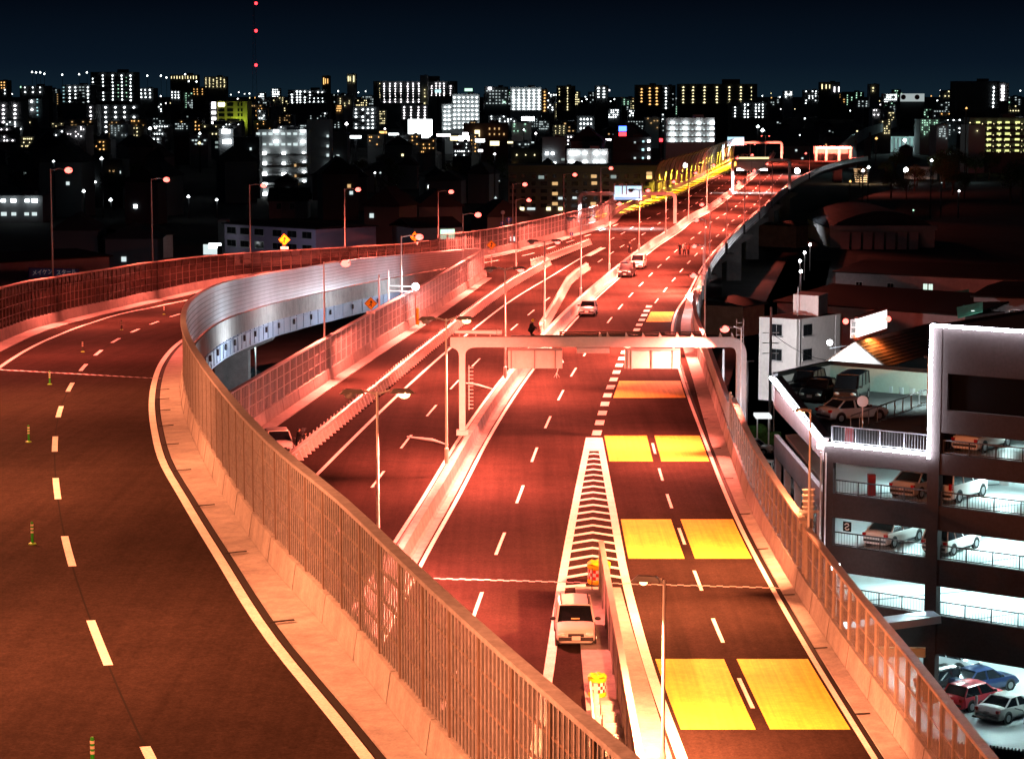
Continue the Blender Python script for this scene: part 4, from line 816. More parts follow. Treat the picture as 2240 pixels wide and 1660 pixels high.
c = P(664, 985); t = thing('camera_tripod', 'camera on a tripod beside the person in black on the merge lane', 'tripod', c)
for dx_, dy_ in ((-.35, -.2), (.35, -.2), (0, .38)): m_ = M(); m_.bar(c+Vector((dx_, dy_, 0)), c+Vector((0, 0, 1.2)), .045); m_.build('leg', DARK, t)
m_ = M(); m_.box(c+Vector((0, 0, 1.35)), (.2, .3, .2)); m_.build('camera_body', DARK, t); m_ = M(); m_.tube([c+Vector((0, .1, 1.36)), c+Vector((.1, .4, 1.36))], .07, 8); m_.build('camera_lens', DARK, t)
# worker kneeling on the gantry
J = dict(pel=(0, 0, .30), che=(0, .14, .62), nek=(0, .22, .78), hed=(0, .27, .83), shl=(-.19, .16, .72), shr=(.19, .16, .72), ell=(-.25, .34, .55), hal=(-.12, .52, .42), elr=(.25, .34, .55), har=(.12, .52, .42), hil=(-.10, 0, .30), hir=(.10, 0, .30), knl=(-.17, .36, .50), anl=(-.14, .14, .09), tol=(-.14, .30, .045), knr=(.17, .36, .46), anr=(.14, .10, .09), tor=(.14, .26, .045))
person((PX(1158, Y1), Y1+.5, zb+bh/2+.05), R(-80), 'worker in black with yellow helmet kneeling on the near gantry', J, CLOTH_K, CLOTH_K, mat('helmet_yellow', (.75, .6, .02), .3))

# ------------------------------------------------------------------ car park on the right
BRW = mat('carpark_facade', (.036, .027, .027), .75, noise=[(.5, .10), (6, .12)], bump=(30, .2)); FLR = mat('carpark_floor', (.52, .58, .58), .35, noise=[(.35, .08), (3, .05)]); LED = emi('led_tube', (.84, .90, 1), 72., True)
TEAL = mat('teal_sheet', (.42, .56, .50), .5, noise=[(1, .06), (6, .05)]); ROOFD = mat('roof_deck', (.10, .105, .11), .8, noise=[(.5, .15), (5, .1)]); RAILW = mat('railing_white', (.14, .145, .155), .6); DREDB = mat('dark_red_box', (.22, .02, .025), .5)
A = PY(1803, 967, 134.3); Cc = PY(2043, 990, 130.); u = Vector((Cc.x-A.x, Cc.y-A.y, 0)).normalized(); nI = Vector((-u.y, u.x, 0)); uC = (Vector((Cc.x, Cc.y, 0))-Vector((A.x, A.y, 0))).length
A0 = Vector((A.x, A.y, 0)); LB = Vector((17.9, 157.4, 0)); LE = A0+u*17; LF = LE+nI*26; LG = Vector((46, 168, 0))
CP = thing('car_park', 'dark brown multi-storey car park outlined with white light tubes', 'car park', (A0.x, A0.y, GZ))
def fp(s, n_, z): q = A0+u*s+nI*n_; return Vector((q.x, q.y, z))
zroof = 3.15; FZ = [.22, -2.78, -5.95]; OT = [PZ(1036, 130), PZ(1158, 130.1), PZ(1279, 130.1), PZ(1428, 130)]    # floor edges and opening tops
poly = [A0+nI*.3+u*.3, LE+nI*.3, LF, LG, LB+Vector((.4, 0, 0))]
for i, z in enumerate(FZ):
    m_ = M(); m_.prism([(p.x, p.y) for p in poly], z-.28, z-.004); m_.build('floor_slab', FLR, CP)
m_ = M(); m_.prism([(p.x, p.y) for p in poly], zroof-.9, zroof-.62); m_.build('roof_slab', ROOFD, CP)
# fascia bands of the chamfered front, one per storey and bay
def band(s0, s1, z0, z1, n0=0., th=.3, nm='fascia_band', m=None):
    b_ = M(); q = [fp(s0, n0, 0), fp(s1, n0, 0), fp(s1, n0+th, 0), fp(s0, n0+th, 0)]; b_.prism([(p.x, p.y) for p in q], z0, z1); return b_.build(nm, m or BRW, CP)
for s0, s1 in ((.0, uC-.35), (uC+.35, 17)):
    band(s0, s1, OT[0], zroof if s0 < 1 else zroof); band(s0, s1, OT[1], FZ[0]); band(s0, s1, OT[2], FZ[1]); band(s0, s1, OT[3], FZ[2])
band(-.05, .62, GZ, OT[0]+.01, -.01, .32, 'corner_pier'); band(uC-.36, uC+.36, GZ, zroof+.01, -.06, .5, 'pier_strip')
band(uC+.3, 17, PZ(895, 130), PZ(942, 130)-(-0), .0) if False else None
zA, zB_, zC_, zD_ = PZ(945, 130), PZ(895, 130), PZ(815, 130), PZ(708, 130)
band(uC+.36, 17, zA, zB_); band(uC+.36, 17, zC_, zD_); band(uC-.36, uC+.36, zroof+.012, zD_, -.03, .5, 'pier_strip')
band(uC+.36, uC+.75, zB_, zC_, .0, .3, 'pier_strip'); band(uC+.4, 17, zB_-.1, zC_+.1, .34, .1, 'recess_shade_sheet', mat('recess_shade_black', (.006, .006, .007), .95, spec=.02))  # black sheet stands in for the shade inside the upper opening
m_ = M(); m_.prism([(p.x, p.y) for p in (fp(uC, .31, 0), fp(17, .31, 0), fp(17, 14, 0), fp(uC, 14, 0))], zD_-.5, zD_-.2); m_.build('upper_roof', ROOFD, CP)
m_ = M(); m_.prism([(p.x, p.y) for p in (fp(uC-.3, .5, 0), fp(uC-.05, .5, 0), fp(uC-.05, 14, 0), fp(uC-.3, 14, 0))], zroof-.5, zD_-.1); m_.build('upper_side_wall', BRW, CP)
m_ = M(); m_.prism([(p.x, p.y) for p in (fp(uC, .32, 0), fp(17, .32, 0), fp(17, 14, 0), fp(uC, 14, 0))], zroof-.3, zroof-.01); m_.build('floor_slab', FLR, CP)
m_ = M(); m_.prism([(p.x, p.y) for p in (fp(uC+.4, .32, 0), fp(17, .32, 0), fp(17, 12, 0), fp(uC+.4, 12, 0))], zA+.02, zA+.2); m_.build('ceiling_slab', CONC2, CP)
# left wall towards the road, strips between long openings
B0 = P(1695, 824, 4.1); LY = B0.y; LSL = (B0.x-A0.x)/(B0.y-A0.y)
def lwall(y0, y1, z0, z1, dx=0., th=.3, nm='side_band', m=None, zt2=None):
    b_ = M(); xa, xb = A0.x+(y0-A0.y)*LSL+dx, A0.x+(y1-A0.y)*LSL+dx; zt2 = zt2 if zt2 is not None else z1
    b_.v = [(xa, y0, z0), (xa+th, y0, z0), (xb+th, y1, z0), (xb, y1, z0), (xa, y0, z1), (xa+th, y0, z1), (xb+th, y1, zt2), (xb, y1, zt2)]
    b_.f = [(0, 3, 2, 1), (4, 5, 6, 7), (0, 1, 5, 4), (1, 2, 6, 5), (2, 3, 7, 6), (3, 0, 4, 7)]; return b_.build(nm, m or BRW, CP, fix=True)
SIDE = mat('carpark_side', (.34, .25, .25), .7, noise=[(.4, .1), (5, .1)])
lwall(A0.y+.35, LY, OT[0], 3.3, 0, .3, m=SIDE, zt2=4.1)
for a_, b_ in ((OT[1], FZ[0]), (OT[2], FZ[1]), (OT[3], FZ[2]), (GZ, -9.2)): lwall(A0.y+.35, LY, a_, b_, m=SIDE)
for y in (137, 142, 147, 152, 157): m_ = M(); m_.box((A0.x+(y-A0.y)*LSL+.2, y, (GZ+2)/2-2), (.42, .6, 2-GZ-2)); m_.build('side_pier', SIDE, CP)
lwall(A0.y+.3, LY, 3.31, 3.36, -.02, .5, 'coping', INK, 4.16)
# far roof walls with teal sheeting
def rwall(p0, p1, z0, z1, m, nm='roof_wall', th=.2):
    b_ = M(); b_.bar(Vector((p0[0], p0[1], (z0+z1)/2)), Vector((p1[0], p1[1], (z0+z1)/2)), th, z1-z0); return b_.build(nm, m, CP)
D0 = P(1815, 797, 4.1); D1 = P(2120, 822, 4.1)
PINKW = mat('roof_wall_pink', (.50, .42, .42), .6, noise=[(1, .06)])
rwall((B0.x, B0.y), (D0.x, D0.y), 2.2, 4.1, PINKW); rwall((D0.x, D0.y), (D1.x, D1.y), 2.2, 4.1, TEAL)
rwall((B0.x, B0.y-.05), (D0.x, D0.y-.05), 4.1, 4.35, INK, 'coping', .4); rwall((D0.x, D0.y-.05), (D1.x, D1.y-.05), 4.1, 4.35, INK, 'coping', .4)
dkp = M(); dkp.prism([(A0.x+.5, A0.y+1), (fp(3, .4, 0).x, fp(3, .4, 0).y), (20.8, 143.0), (28.5, 157.5), (D1.x, D1.y-.3), (D0.x, D0.y-.3), (B0.x+.2, B0.y-.3)], 2.2, 2.5); dkp.build('roof_deck', ROOFD, CP)
ra = M(); q = [fp(1.2, .4, 1.9), fp(uC, .4, 1.9), fp(uC, 20, 2.3), Vector((28.5, 157.5, 2.3)), Vector((20.8, 143, 2.1))]; ra.quad(*q); ra.build('roof_ramp', FLR, CP)
CORR = mat('corrugated_blue', (.48, .62, .64), .45, .2)
def corrugated(p0, p1, z0, z1, n, m, nm='corrugated_sheet', parent=CP, amp=.07, zf=None):
    b_ = M(); p0, p1 = Vector((*p0[:2], 0)), Vector((*p1[:2], 0)); dd = p1-p0; nn = Vector((-dd.y, dd.x, 0)).normalized(); pr = [p0+dd*(k/n)+nn*(amp if (k//2) % 2 else -amp) for k in range(n+1)]
    b_.strip([(p.x, p.y, z1+((.10 if (k//2) % 2 else 0) if zf else 0)) for k, p in enumerate(pr)], [(p.x, p.y, z0) for p in pr]); return b_.build(nm, m, parent)
corrugated((20.6, 142.7), (29.0, 158.5), 1.85, 2.55, 60, CORR); corrugated((D0.x+.6, D0.y-.35), (D1.x, D1.y-.35), 2.5, 2.95, 50, CORR)
def railing(p0, p1, h=.85, pitch=1.5, bars=True, m=RAILW, lab='railing', parent=CP, bp=.18):
    p0, p1 = Vector(p0), Vector(p1); L = (p1-p0).length; n = max(1, round(L/pitch)); Z = Vector((0, 0, 1)); b_ = M()
    b_.bar(p0+Z*h, p1+Z*h, .07); b_.bar(p0+Z*.08, p1+Z*.08, .05)
    for k in range(n+1): q = p0.lerp(p1, k/n); b_.bar(q, q+Z*h, .06)
    if bars:
        for k in range(int(L/bp)): q = p0.lerp(p1, (k+.5)*bp/L); b_.bar(q+Z*.08, q+Z*h, .016)
    return b_.build(lab, m, parent)
railing(fp(.4, .15, zroof), fp(uC-.4, .15, zroof), .95); railing((20.5, 142.6, 2.5), (28.9, 158.4, 2.5), 1.0, 1.6, False)
railing(fp(uC+.5, .15, zroof), fp(17, .15, zroof), .75, 1.6, True, DARK)
for z in FZ:
    railing(fp(.7, .15, z), fp(uC-.42, .15, z), .78, 1.5, True, DARK); railing(fp(uC+.45, .15, z), fp(17, .15, z), .78, 1.5, True, DARK)
# light tubes on the edges
def led(p0, p1, r_=.085): b_ = M(); b_.tube([p0, p1], r_, 8); b_.build('light_tube', LED, CP)
led(fp(.05, -.22, zroof-.06), fp(uC-.45, -.22, zroof-.06)); led(fp(uC-.18, -.26, zroof-.3), fp(uC-.18, -.26, zD_-.06)); led(fp(uC-.18, -.26, zD_-.08), fp(17, -.26, zD_-.08))
led(Vector((A0.x-.30, A0.y-.05, 3.25)), Vector((B0.x-.30, B0.y-.2, 4.05)))
led(fp(-.2, -.14, zroof-.35), fp(-.2, -.14, zroof-.1), .16)
# interior lights and back walls, columns
TUBE = emi('fluorescent_tube', (.85, 1, .97), 12.)
for i, z in enumerate(FZ):
    top = [OT[0], OT[1], OT[2]][i]
    zc = (zroof-1.0 if i == 0 else FZ[i-1]-.32)
    for s in (3.2, 9., 14.5):
        for n_ in (4.5, 11.):
            q = fp(s, n_, zc-.12); m_ = M(); m_.box(q, (1.2, .18, .08), math.atan2(u.y, u.x)); m_.build('ceiling_tube', TUBE, CP)
            area(CP, q-Vector((0, 0, .1)), (560 if i else 260)*(1.25 if s > 5 else 1), COOL, 1.1)
    m_ = M(); m_.box(fp(uC, 9, (z+zc)/2), (.6, .6, zc-z), math.atan2(u.y, u.x)); m_.build('inner_column', FLR, CP)
    m_ = M(); m_.prism([(p.x, p.y) for p in (fp(.8, 19, 0), fp(17, 19, 0), fp(17, 19.3, 0), fp(.8, 19.3, 0))], z, zc); m_.build('back_wall', FLR, CP)
    s_ = M(); a_, b_ = fp(2.0, .5, z+.006), fp(6.8, 9, z+.006); s_.bar(a_, b_, .28, .008); s_.build('bay_stripe', mat('bay_stripe_grey', (.10, .14, .15), .6), CP)
    s_ = M(); a_, b_ = fp(9.5, .5, z+.006), fp(13, 9, z+.006); s_.bar(a_, b_, .12, .008); s_.build('bay_stripe', MATS['bay_stripe_grey'], CP)
for s in (9., 14.5):
    q = fp(s, 4.5, zA-.1); m_ = M(); m_.box(q, (1.2, .18, .08), math.atan2(u.y, u.x)); m_.build('ceiling_tube', TUBE, CP); area(CP, q-Vector((0, 0, .1)), 70, COOL, 1.1)
for s in (4., 9.5, 14.5):
    for n_ in (3.5, 9.):
        q = fp(s, n_, FZ[2]-.45); m_ = M(); m_.box(q, (1.2, .18, .08), math.atan2(u.y, u.x)); m_.build('ceiling_tube', TUBE, CP); area(CP, q-Vector((0, 0, .1)), 420, COOL, 1.1)
m_ = M(); m_.prism([(p.x, p.y) for p in (fp(-1, -7, 0), fp(18, -9, 0), fp(18, 20, 0), fp(-1, 20, 0))], GZ+.004, GZ+.03); m_.build('forecourt_floor', FLR, CP)
for px, py, zz, nm in ((1902, 1052, FZ[0], 'dark_red_post'),):
    q = fp(2.6, .9, zz); m_ = M(); m_.box(q+Vector((0, 0, .6)), (.42, .42, 1.2)); m_.build('fire_post', DREDB, CP)
q = fp(.75, 1.2, 2.3); m_ = M(); m_.box(q+Vector((.2, .3, .8)), (.45, .45, 1.5)); m_.build('fire_post', DREDB, CP)
q = P(1886, 940, 2.5); m_ = M(); m_.bar(q, q+Vector((0, 0, 1.7)), .07); m_.tube([q+Vector((0, -.05, 1.75)), q+Vector((0, .02, 1.75))], .35, 14); m_.build('traffic_mirror', SIGNW, CP)
# logo board inside second opening
q = fp(1.25, .6, OT[1]-.55); lg = M(); lg.box(q, (.52, .04, .56), math.atan2(u.y, u.x)); lb = lg.build('logo_board', INK, CP); sw = M()
th_ = [(-.14, .10), (-.06, .17), (.08, .17), (.13, .08), (.04, .01), (-.05, -.03), (-.12, -.10), (-.05, -.18), (.08, -.17), (.14, -.10)]
sw.tube([q-nI*.04+u*a_+Vector((0, 0, b_)) for a_, b_ in th_], .035, 6); sw.build('logo_swirl', SIGNW, lb)
# entrance canopy
cn = M(); a_, b_ = fp(uC-3.4, -4.6, -6.5), fp(uC+.6, -.4, -5.9); cn.bar(a_, b_, 1.5, .42); cn.build('entrance_canopy', mat('canopy_sheet', (.35, .42, .48), .4, .3), CP)
area(CP, a_+Vector((.3, .6, 1.2)), 160, COOL, .5)
m_ = M(); m_.bar(fp(uC-2.6, -1.6, -8.1), fp(uC, -.5, -8.0), .35, .5); m_.build('height_bar', mat('height_bar', (.6, .55, .3), .5), CP)
# pipes on the corner
for s in (-.12, .2): m_ = M(); p_ = fp(s, -.12, GZ); m_.tube([p_, p_+Vector((0, 0, zroof-.6-GZ))], .05, 6); m_.build('drain_pipe', GALV, CP)
# corner lamp on pole
q = PY(1829, 1240, 131); t = thing('globe_lamp', 'white globe lamp on a pole at the car park corner', 'lamp', (q.x, 131, GZ)); m_ = M(); m_.tube([(q.x, 131, GZ), q], .06, 6); m_.build('pole', POLE, t); m_ = M(); m_.ball(q, .28, 8, 12); m_.build('globe', LENS_W, t, smooth=True); point(t, q+Vector((-.2, -.5, .1)), 60, WHITE, .1)

# cars in and around the car park (nose directions follow the bays)
hd = math.degrees(math.atan2(nI.x, nI.y))
def pcar(kind, pm, s, n_, z, h_, lab): q = fp(s, n_, z); return car(kind, pm, q, h_, lab, group='cars in the car park')
pcar('sedan', PW, 3.0, 2.9, FZ[1], hd, 'white sedan in the second car park opening from the bottom, left bay')
pcar('wagon', PW, 6.7, 2.9, FZ[1], hd, 'white estate with dark rear window behind the central pier of the car park')
pcar('sedan', PS, 4.6, 3.0, FZ[0], hd, 'dark-backed silver sedan under the white light tube, left bay')
pcar('van', PW, 6.95, 3.0, FZ[0], hd, 'white van with a dark stripe behind the car park pier')
pcar('coupe', PW, 8.3, 3.2, zroof, hd, 'white coupe on the highest lit car park level')
pcar('hatch', PK, 6.5, 3.2, GZ+.03, hd+18, 'black car half hidden behind the ground floor column')
pcar('sedan', PB_, 8.1, 4.2, GZ+.03, hd+18, 'navy car left of the red hatchback on the ground floor')
pcar('hatch', PR_, 9.3, .9, GZ+.03, hd+12, 'red hatchback on the ground floor of the car park')
pcar('coupe', PW, 11.9, .1, GZ+.03, hd+8, 'white saloon on the ground floor, cut by the right edge of the photo')
pcar('box', PS, 4.4, 7.5, GZ+.03, hd+90, 'small pale car far back on the ground floor left of the column')
for px, py, k_, pm, h_, lab in ((1870, 884, 'van', PK, 200, 'black minivan on the car park roof, in front of the teal wall'), (1800, 880, 'sedan', PK, 205, 'black sedan with blue-lit bumper on the car park roof'), (1768, 872, 'suv', PK, 205, 'black car in the left roof corner of the car park'), (1872, 927, 'sedan', PS, 62, 'silver sedan on the car park roof beside the railing')):
    c = P(px, py, 2.5); car(k_, pm, (c.x, c.y+1.6, 2.504), h_, lab, group='cars in the car park')
t = thing('roof_lamp', 'lamp pole on the car park roof lighting the teal wall', 'lamp', (27.0, 153.2, 2.5)); b = wloc(t); m_ = M(); m_.tube([b, b+Vector((0, 0, 3.4))], .05, 6); m_.build('pole', POLE, t); m_ = M(); m_.box(b+Vector((0, .1, 3.4)), (.5, .2, .1)); m_.build('lamp_head', HEADM, t); area(t, b+Vector((0, .1, 3.3)), 900, (.75, 1, .93), .3, (R(48), 0, R(22)))
# hoops, post and zigzag fence in front
HOOP = mat('hoop_steel', (.7, .72, .72), .25, .7)
for i, (px0, px1, py) in enumerate(((2077, 2109, 1548), (2141, 2172, 1560), (2205, 2240, 1575))):
    a_, b_ = P(px0, py, GZ+.03), P(px1, py+8, GZ+.03); m_ = M(); Z = Vector((0, 0, .75)); m_.tube([a_, a_+Z*.8, a_+Z+(b_-a_)*.12, b_+Z-(b_-a_)*.12, b_+Z*.8, b_], .04, 8); o = m_.build('bike_hoop', HOOP)
    tag(o, 'steel hoop in front of the ground floor cars, %s from the column' % ORD[i], 'hoop', 'steel hoops')
c = P(2135, 1566, GZ+.03); t = thing('gate_post', 'white marker post on a black foot between two steel hoops', 'post', c); m_ = M(); m_.lathe(c, [(.25, 0), (.2, .06)], 10); m_.build('foot', BLACK, t); m_ = M(); m_.tube([c, c+Vector((0, 0, 1.15))], .08, 8); m_.build('post', SIGNW, t)
a_, b_ = P(2098, 1622, GZ+1.4), P(2300, 1650, GZ+1.4); t = thing('sheet_fence', 'grey corrugated sheet fence with zigzag top, lower right corner', 'fence', (a_.x, a_.y, GZ))
corrugated((a_.x-2, a_.y+.6), (b_.x, b_.y), GZ, GZ+1.4, 150, mat('fence_sheet', (.30, .33, .35), .45, .3), 'corrugated_sheet', t, .07, True)

# ------------------------------------------------------------------ buildings right of the road
WALLW = mat('white_render', (.62, .60, .58), .8, noise=[(.3, .08), (3, .06)]); WALLG = mat('grey_render', (.30, .30, .31), .85, noise=[(.2, .12), (2, .08)]); WALLP = mat('pinkish_render', (.36, .31, .31), .85, noise=[(.2, .12), (2, .08)])
DWIN = mat('dark_window', (.012, .014, .016), .12); FRM = mat('window_frame', (.55, .55, .55), .4, .4)
def quad_window(parent, o_, du, z0, z1, a0, a1, nrm, m=DWIN, split=True):
    """window in a wall: o_ plan origin, du plan unit vector along the wall, a0..a1 along it"""
    b_ = M(); p0, p1 = o_+du*a0, o_+du*a1; c = (p0+p1)/2-nrm*.02; L = a1-a0; ang = math.atan2(du.y, du.x)
    f_ = M(); f_.box((c.x, c.y, (z0+z1)/2), (L+.16, .10, z1-z0+.16), ang); fo = f_.build('window_frame', FRM, parent)
    for k in range(2 if split else 1):
        n = 2 if split else 1; q = o_+du*(a0+(a1-a0)*(k+.5)/n)+nrm*.04; g_ = M(); g_.box((q.x, q.y, (z0+z1)/2), (L/n-.05, .04, z1-z0), ang); g_.build('pane', m, fo)
    s_ = M(); q = (p0+p1)/2+nrm*.1; s_.box((q.x, q.y, z0-.1), (L+.3, .2, .08), ang); s_.build('sill', FRM, fo)
Lf, Cf, Rf = PY(1661, 695, 262), PY(1743, 698, 259), PY(1841, 688, 266); zt = PZ(697, 260)
t = thing('white_building', 'white three-storey building with four dark windows beside the expressway', 'building', (Cf.x, Cf.y, GZ))
pl_ = [Vector((Lf.x, 262, 0)), Vector((Cf.x, 259, 0)), Vector((Rf.x, 266, 0))]; pl_.append(pl_[0]+pl_[2]-pl_[1])
m_ = M(); m_.prism([(p.x, p.y) for p in pl_], GZ, zt); m_.build('wall', WALLW, t)
m_ = M(); m_.prism([(p.x+(.0), p.y) for p in [pl_[0].lerp(pl_[2], .03), pl_[1].lerp(pl_[3], .05), pl_[2].lerp(pl_[0], .03), pl_[3].lerp(pl_[1], .05)]], zt, zt+.02); m_.build('flat_roof', mat('tar_roof', (.03, .03, .03), .9), t)
d1 = (pl_[1]-pl_[0]); L1 = d1.length; d1.normalize(); d2 = (pl_[2]-pl_[1]); L2 = d2.length; d2.normalize(); n1 = Vector((d1.y, -d1.x, 0)); n2 = Vector((d2.y, -d2.x, 0))
for (a_, b_) in ((710, 734), (764, 788)):
    quad_window(t, pl_[0], d1, PZ(b_, 260.5), PZ(a_, 260.5), L1*.32, L1*.62, n1); quad_window(t, pl_[1], d2, PZ(b_, 260.5), PZ(a_, 260.5), L2*.14, L2*.33, n2)
ph = [pl_[1]+d2*1.0+Vector((-1.2, 4.2, 0)), pl_[1]+d2*2.2+Vector((1.0, .6, 0)), pl_[1]+d2*6.2+Vector((.4, 1.0, 0)), pl_[1]+d2*6+Vector((-2, 4.5, 0))]
xa, xb, xc = PX(1740, 264), PX(1793, 263), PX(1816, 266)
m_ = M(); m_.prism([(xa, 264.5), (xb, 262.5), (xc, 266.5), (xa+1.4, 269)], zt, PZ(645, 264)); m_.build('stair_house', WALLW, t)
for px in (1753, 1832): m_ = M(); Yq = 259.6 if px == 1753 else 264.5; m_.tube([(PX(px, Yq), Yq-.4, GZ), (PX(px, Yq), Yq-.4, zt)], .06, 6); m_.build('drain_pipe', GALV, t)
m_ = M(); m_.tube([(PX(1749, 263), 263, zt), (PX(1749, 263), 263, PZ(628, 263))], .05, 6); m_.build('antenna_mast', GALV, t)
# gabled shop with orange-lit roof and big lit board
t = thing('gabled_shop', 'shop with white gable end and orange-lit tiled roof behind the car park', 'building', (31, 206, GZ)); Yg = 205
ap, gl_, gr2 = PY(1870, 750, Yg), PY(1799, 797, Yg), PY(1938, 804, Yg); back = Vector((10.1, 18, 0)); TILE = mat('roof_tile', (.13, .07, .05), .55, noise=[(1.5, .15), (8, .15)])
m_ = M(); f0 = [Vector((gl_.x, Yg, GZ)), Vector((gr2.x, Yg, GZ)), gr2, ap, gl_]; m_.v = [tuple(p) for p in f0]+[tuple(p+back) for p in f0]; m_.f = [(0, 1, 2, 3, 4), (9, 8, 7, 6, 5)]+[(i, i+5, (i+1) % 5+5, (i+1) % 5) for i in range(5)]; m_.build('wall', WALLW, t, fix=True)
for e_, nm in ((gr2, 1), (gl_, -1)):
    dn = (e_-ap); n = 9
    for k in range(n):
        a_, b_ = ap+dn*(k/n)+Vector((0, -.25, .06)), ap+dn*((k+1)/n*1.0+.03)+Vector((0, -.25, .13)); m_ = M(); bk = back*1.02
        m_.v = [tuple(q) for q in (a_, b_, b_+bk, a_+bk)]+[tuple(q+Vector((0, 0, .06))) for q in (a_, b_, b_+bk, a_+bk)]; m_.f = [(3, 2, 1, 0), (4, 5, 6, 7), (0, 1, 5, 4), (1, 2, 6, 5), (2, 3, 7, 6), (3, 0, 4, 7)]; m_.build('tile_course', TILE, t, fix=True)
q = PY(1815, 762, 203.6); flood_ = thing('spot_lamp', 'white spot lamp lighting the gable of the tiled shop', 'spot lamp', q); m_ = M(); m_.ball(q+Vector((0, 0, .5)), .24, 8, 12); m_.build('lens', LENS_W, flood_, smooth=True); m_ = M(); m_.bar(q, q+Vector((1.6, 1.3, .1)), .06); m_.build('arm', DARK, flood_)
point(flood_, q+Vector((1.6, -.9, .2)), 1500, (.85, .97, 1), .15)
bd = thing('lit_board', 'big glowing white signboard with red lamps above the tiled roof', 'signboard', PY(1900, 738, 209)); B1, B2 = PY(1872, 738, 209), PY(1937, 728, 214); zz1 = PZ(693, 211)
b0, b1_ = Vector((B1.x, B1.y, 0)), Vector((B2.x, B2.y, 0)); m_ = M(); m_.bar(Vector((b0.x, b0.y, (B1.z+zz1)/2)), Vector((b1_.x, b1_.y, (B1.z+zz1)/2+.35)), .25, zz1-B1.z); m_.build('board', emi('board_glow', (1, .90, .86), 2.2, True), bd)
m_ = M(); m_.bar(Vector((b0.x, b0.y+.1, B1.z-.15)), Vector((b1_.x, b1_.y+.1, B1.z+.2)), .4, .22); m_.bar(Vector((b0.x, b0.y+.1, zz1+.1)), Vector((b1_.x, b1_.y+.1, zz1+.45)), .4, .16); m_.build('board_frame', mat('board_frame', (.2, .05, .03), .5), bd)
m_ = M(); sx0 = PY(1866, 738, 208.6); m_.box((sx0.x, 208.6, (B1.z+zz1)/2), (.5, .1, zz1-B1.z)); sd = m_.build('side_board', SIGNW, bd)
for k, ch in enumerate('営業中'): text(ch, .42, bd, (sx0.x, 208.5, zz1-.45-.55*k), INK)
for q in (PY(1850, 703, 208), PY(1943, 698, 213)): m_ = M(); m_.ball(q, .26, 6, 10); m_.build('red_lamp', LENS_R, bd, smooth=True); m_ = M(); m_.bar(q, q+Vector((.7 if q.x < 32 else -.5, .2, 0)), .05); m_.build('lamp_arm', DARK, bd)
for px in (1885, 1905, 1925): q = PY(px, 741, 207.8); area(bd, q+Vector((0, -.3, .35)), 130, (1, .30, .06), .4)
for k in range(3): q = Vector((b0.x, b0.y, 0)).lerp(Vector((b1_.x, b1_.y, 0)), .15+.35*k); m_ = M(); m_.bar((q.x, q.y+.2, B1.z-1.2), (q.x, q.y+.2, B1.z), .12); m_.build('leg', DARK, bd)
def shed(name, label, px0, px1, pyt, Y0, Y1_, dep, m, pitch=0., pyb=None, wins=(), roofm=None, cat='warehouse'):
    a_, b_ = PY(px0, pyt, Y0), PY(px1, pyt, Y1_); z = PZ(pyt, Y0); t = thing(name, label, cat, (a_.x, Y0, GZ)); p0, p1 = Vector((a_.x, Y0, 0)), Vector((b_.x, Y1_, 0)); dd = (p1-p0).normalized(); nn = Vector((-dd.y, dd.x, 0))
    m_ = M(); m_.prism([(q.x, q.y) for q in (p0, p1, p1+nn*dep, p0+nn*dep)], GZ, z); m_.build('wall', m, t)
    r_ = M(); q0, q1 = p0-nn*.4-dd*.4, p1-nn*.4+dd*.4; e_ = nn*(dep+.8); h = Vector((0, 0, z)); rp = Vector((0, 0, pitch)); r_.v = [tuple(x_) for x_ in (q0+h, q1+h, q1+e_*.5+h+rp, q0+e_*.5+h+rp, q1+e_+h, q0+e_+h)]; r_.v += [(x, y, zz+.2) for x, y, zz in r_.v]
    r_.f = [(0, 1, 2, 3), (3, 2, 4, 5), (6, 9, 8, 7), (9, 11, 10, 8), (0, 6, 7, 1), (1, 7, 8, 2), (2, 8, 10, 4), (4, 10, 11, 5), (5, 11, 9, 3), (3, 9, 6, 0)]; r_.build('roof', roofm or MATS['tar_roof'], t, fix=True)
    for (u0, u1, za, zb2, lit) in wins:
        L = (p1-p0).length; quad_window(t, p0, dd, z-zb2, z-za, u0*L, u1*L, -nn, lit or DWIN)
    return t
GLIT = emi('green_white_window', (.75, 1, .85), 1.1)
shed('warehouse', 'long pale warehouse wall behind the white building', 1700, 2112, 661, 312, 292, 26, WALLP, 1.5, roofm=MATS['tar_roof'])
shed('low_warehouse', 'long low dark building with one lit window far right', 1828, 2300, 596, 392, 372, 24, WALLG, 1.2, wins=((.42, .44, 1.2, 2.2, GLIT), (.445, .465, 1.2, 2.2, GLIT), (.1, .13, 1.4, 2.6, None), (.25, .28, 1.4, 2.6, None), (.7, .73, 1.4, 2.6, None), (.85, .88, 1.4, 2.6, None)))
shed('dark_block', 'dark block with small windows at the far right edge', 2130, 2330, 650, 300, 296, 25, WALLG, .3, wins=((.1, .2, 1.5, 3, None), (.4, .5, 1.5, 3, None), (.7, .8, 2.2, 3.6, None)))
shed('orange_roof_shed', 'low shed glowing dull red by the pier left of the white building', 1625, 1672, 672, 330, 335, 10, mat('rust_sheet', (.30, .14, .09), .7, noise=[(1, .2)]), .8)
shed('red_shed', 'small reddish shed under the viaduct beside the lamp row', 1742, 1768, 495, 520, 525, 10, MATS['rust_sheet'], .6); shed('red_shed', 'second reddish shed right of the viaduct beyond the lamp row', 1768, 1806, 480, 560, 556, 12, MATS['rust_sheet'], .6)
shed('canopy_house', 'shed with a slanting teal canopy at the right', 2022, 2118, 655, 330, 325, 8, WALLG, .2)
TEALG = mat('teal_awning', (.10, .42, .33), .5, noise=[(2, .15)])
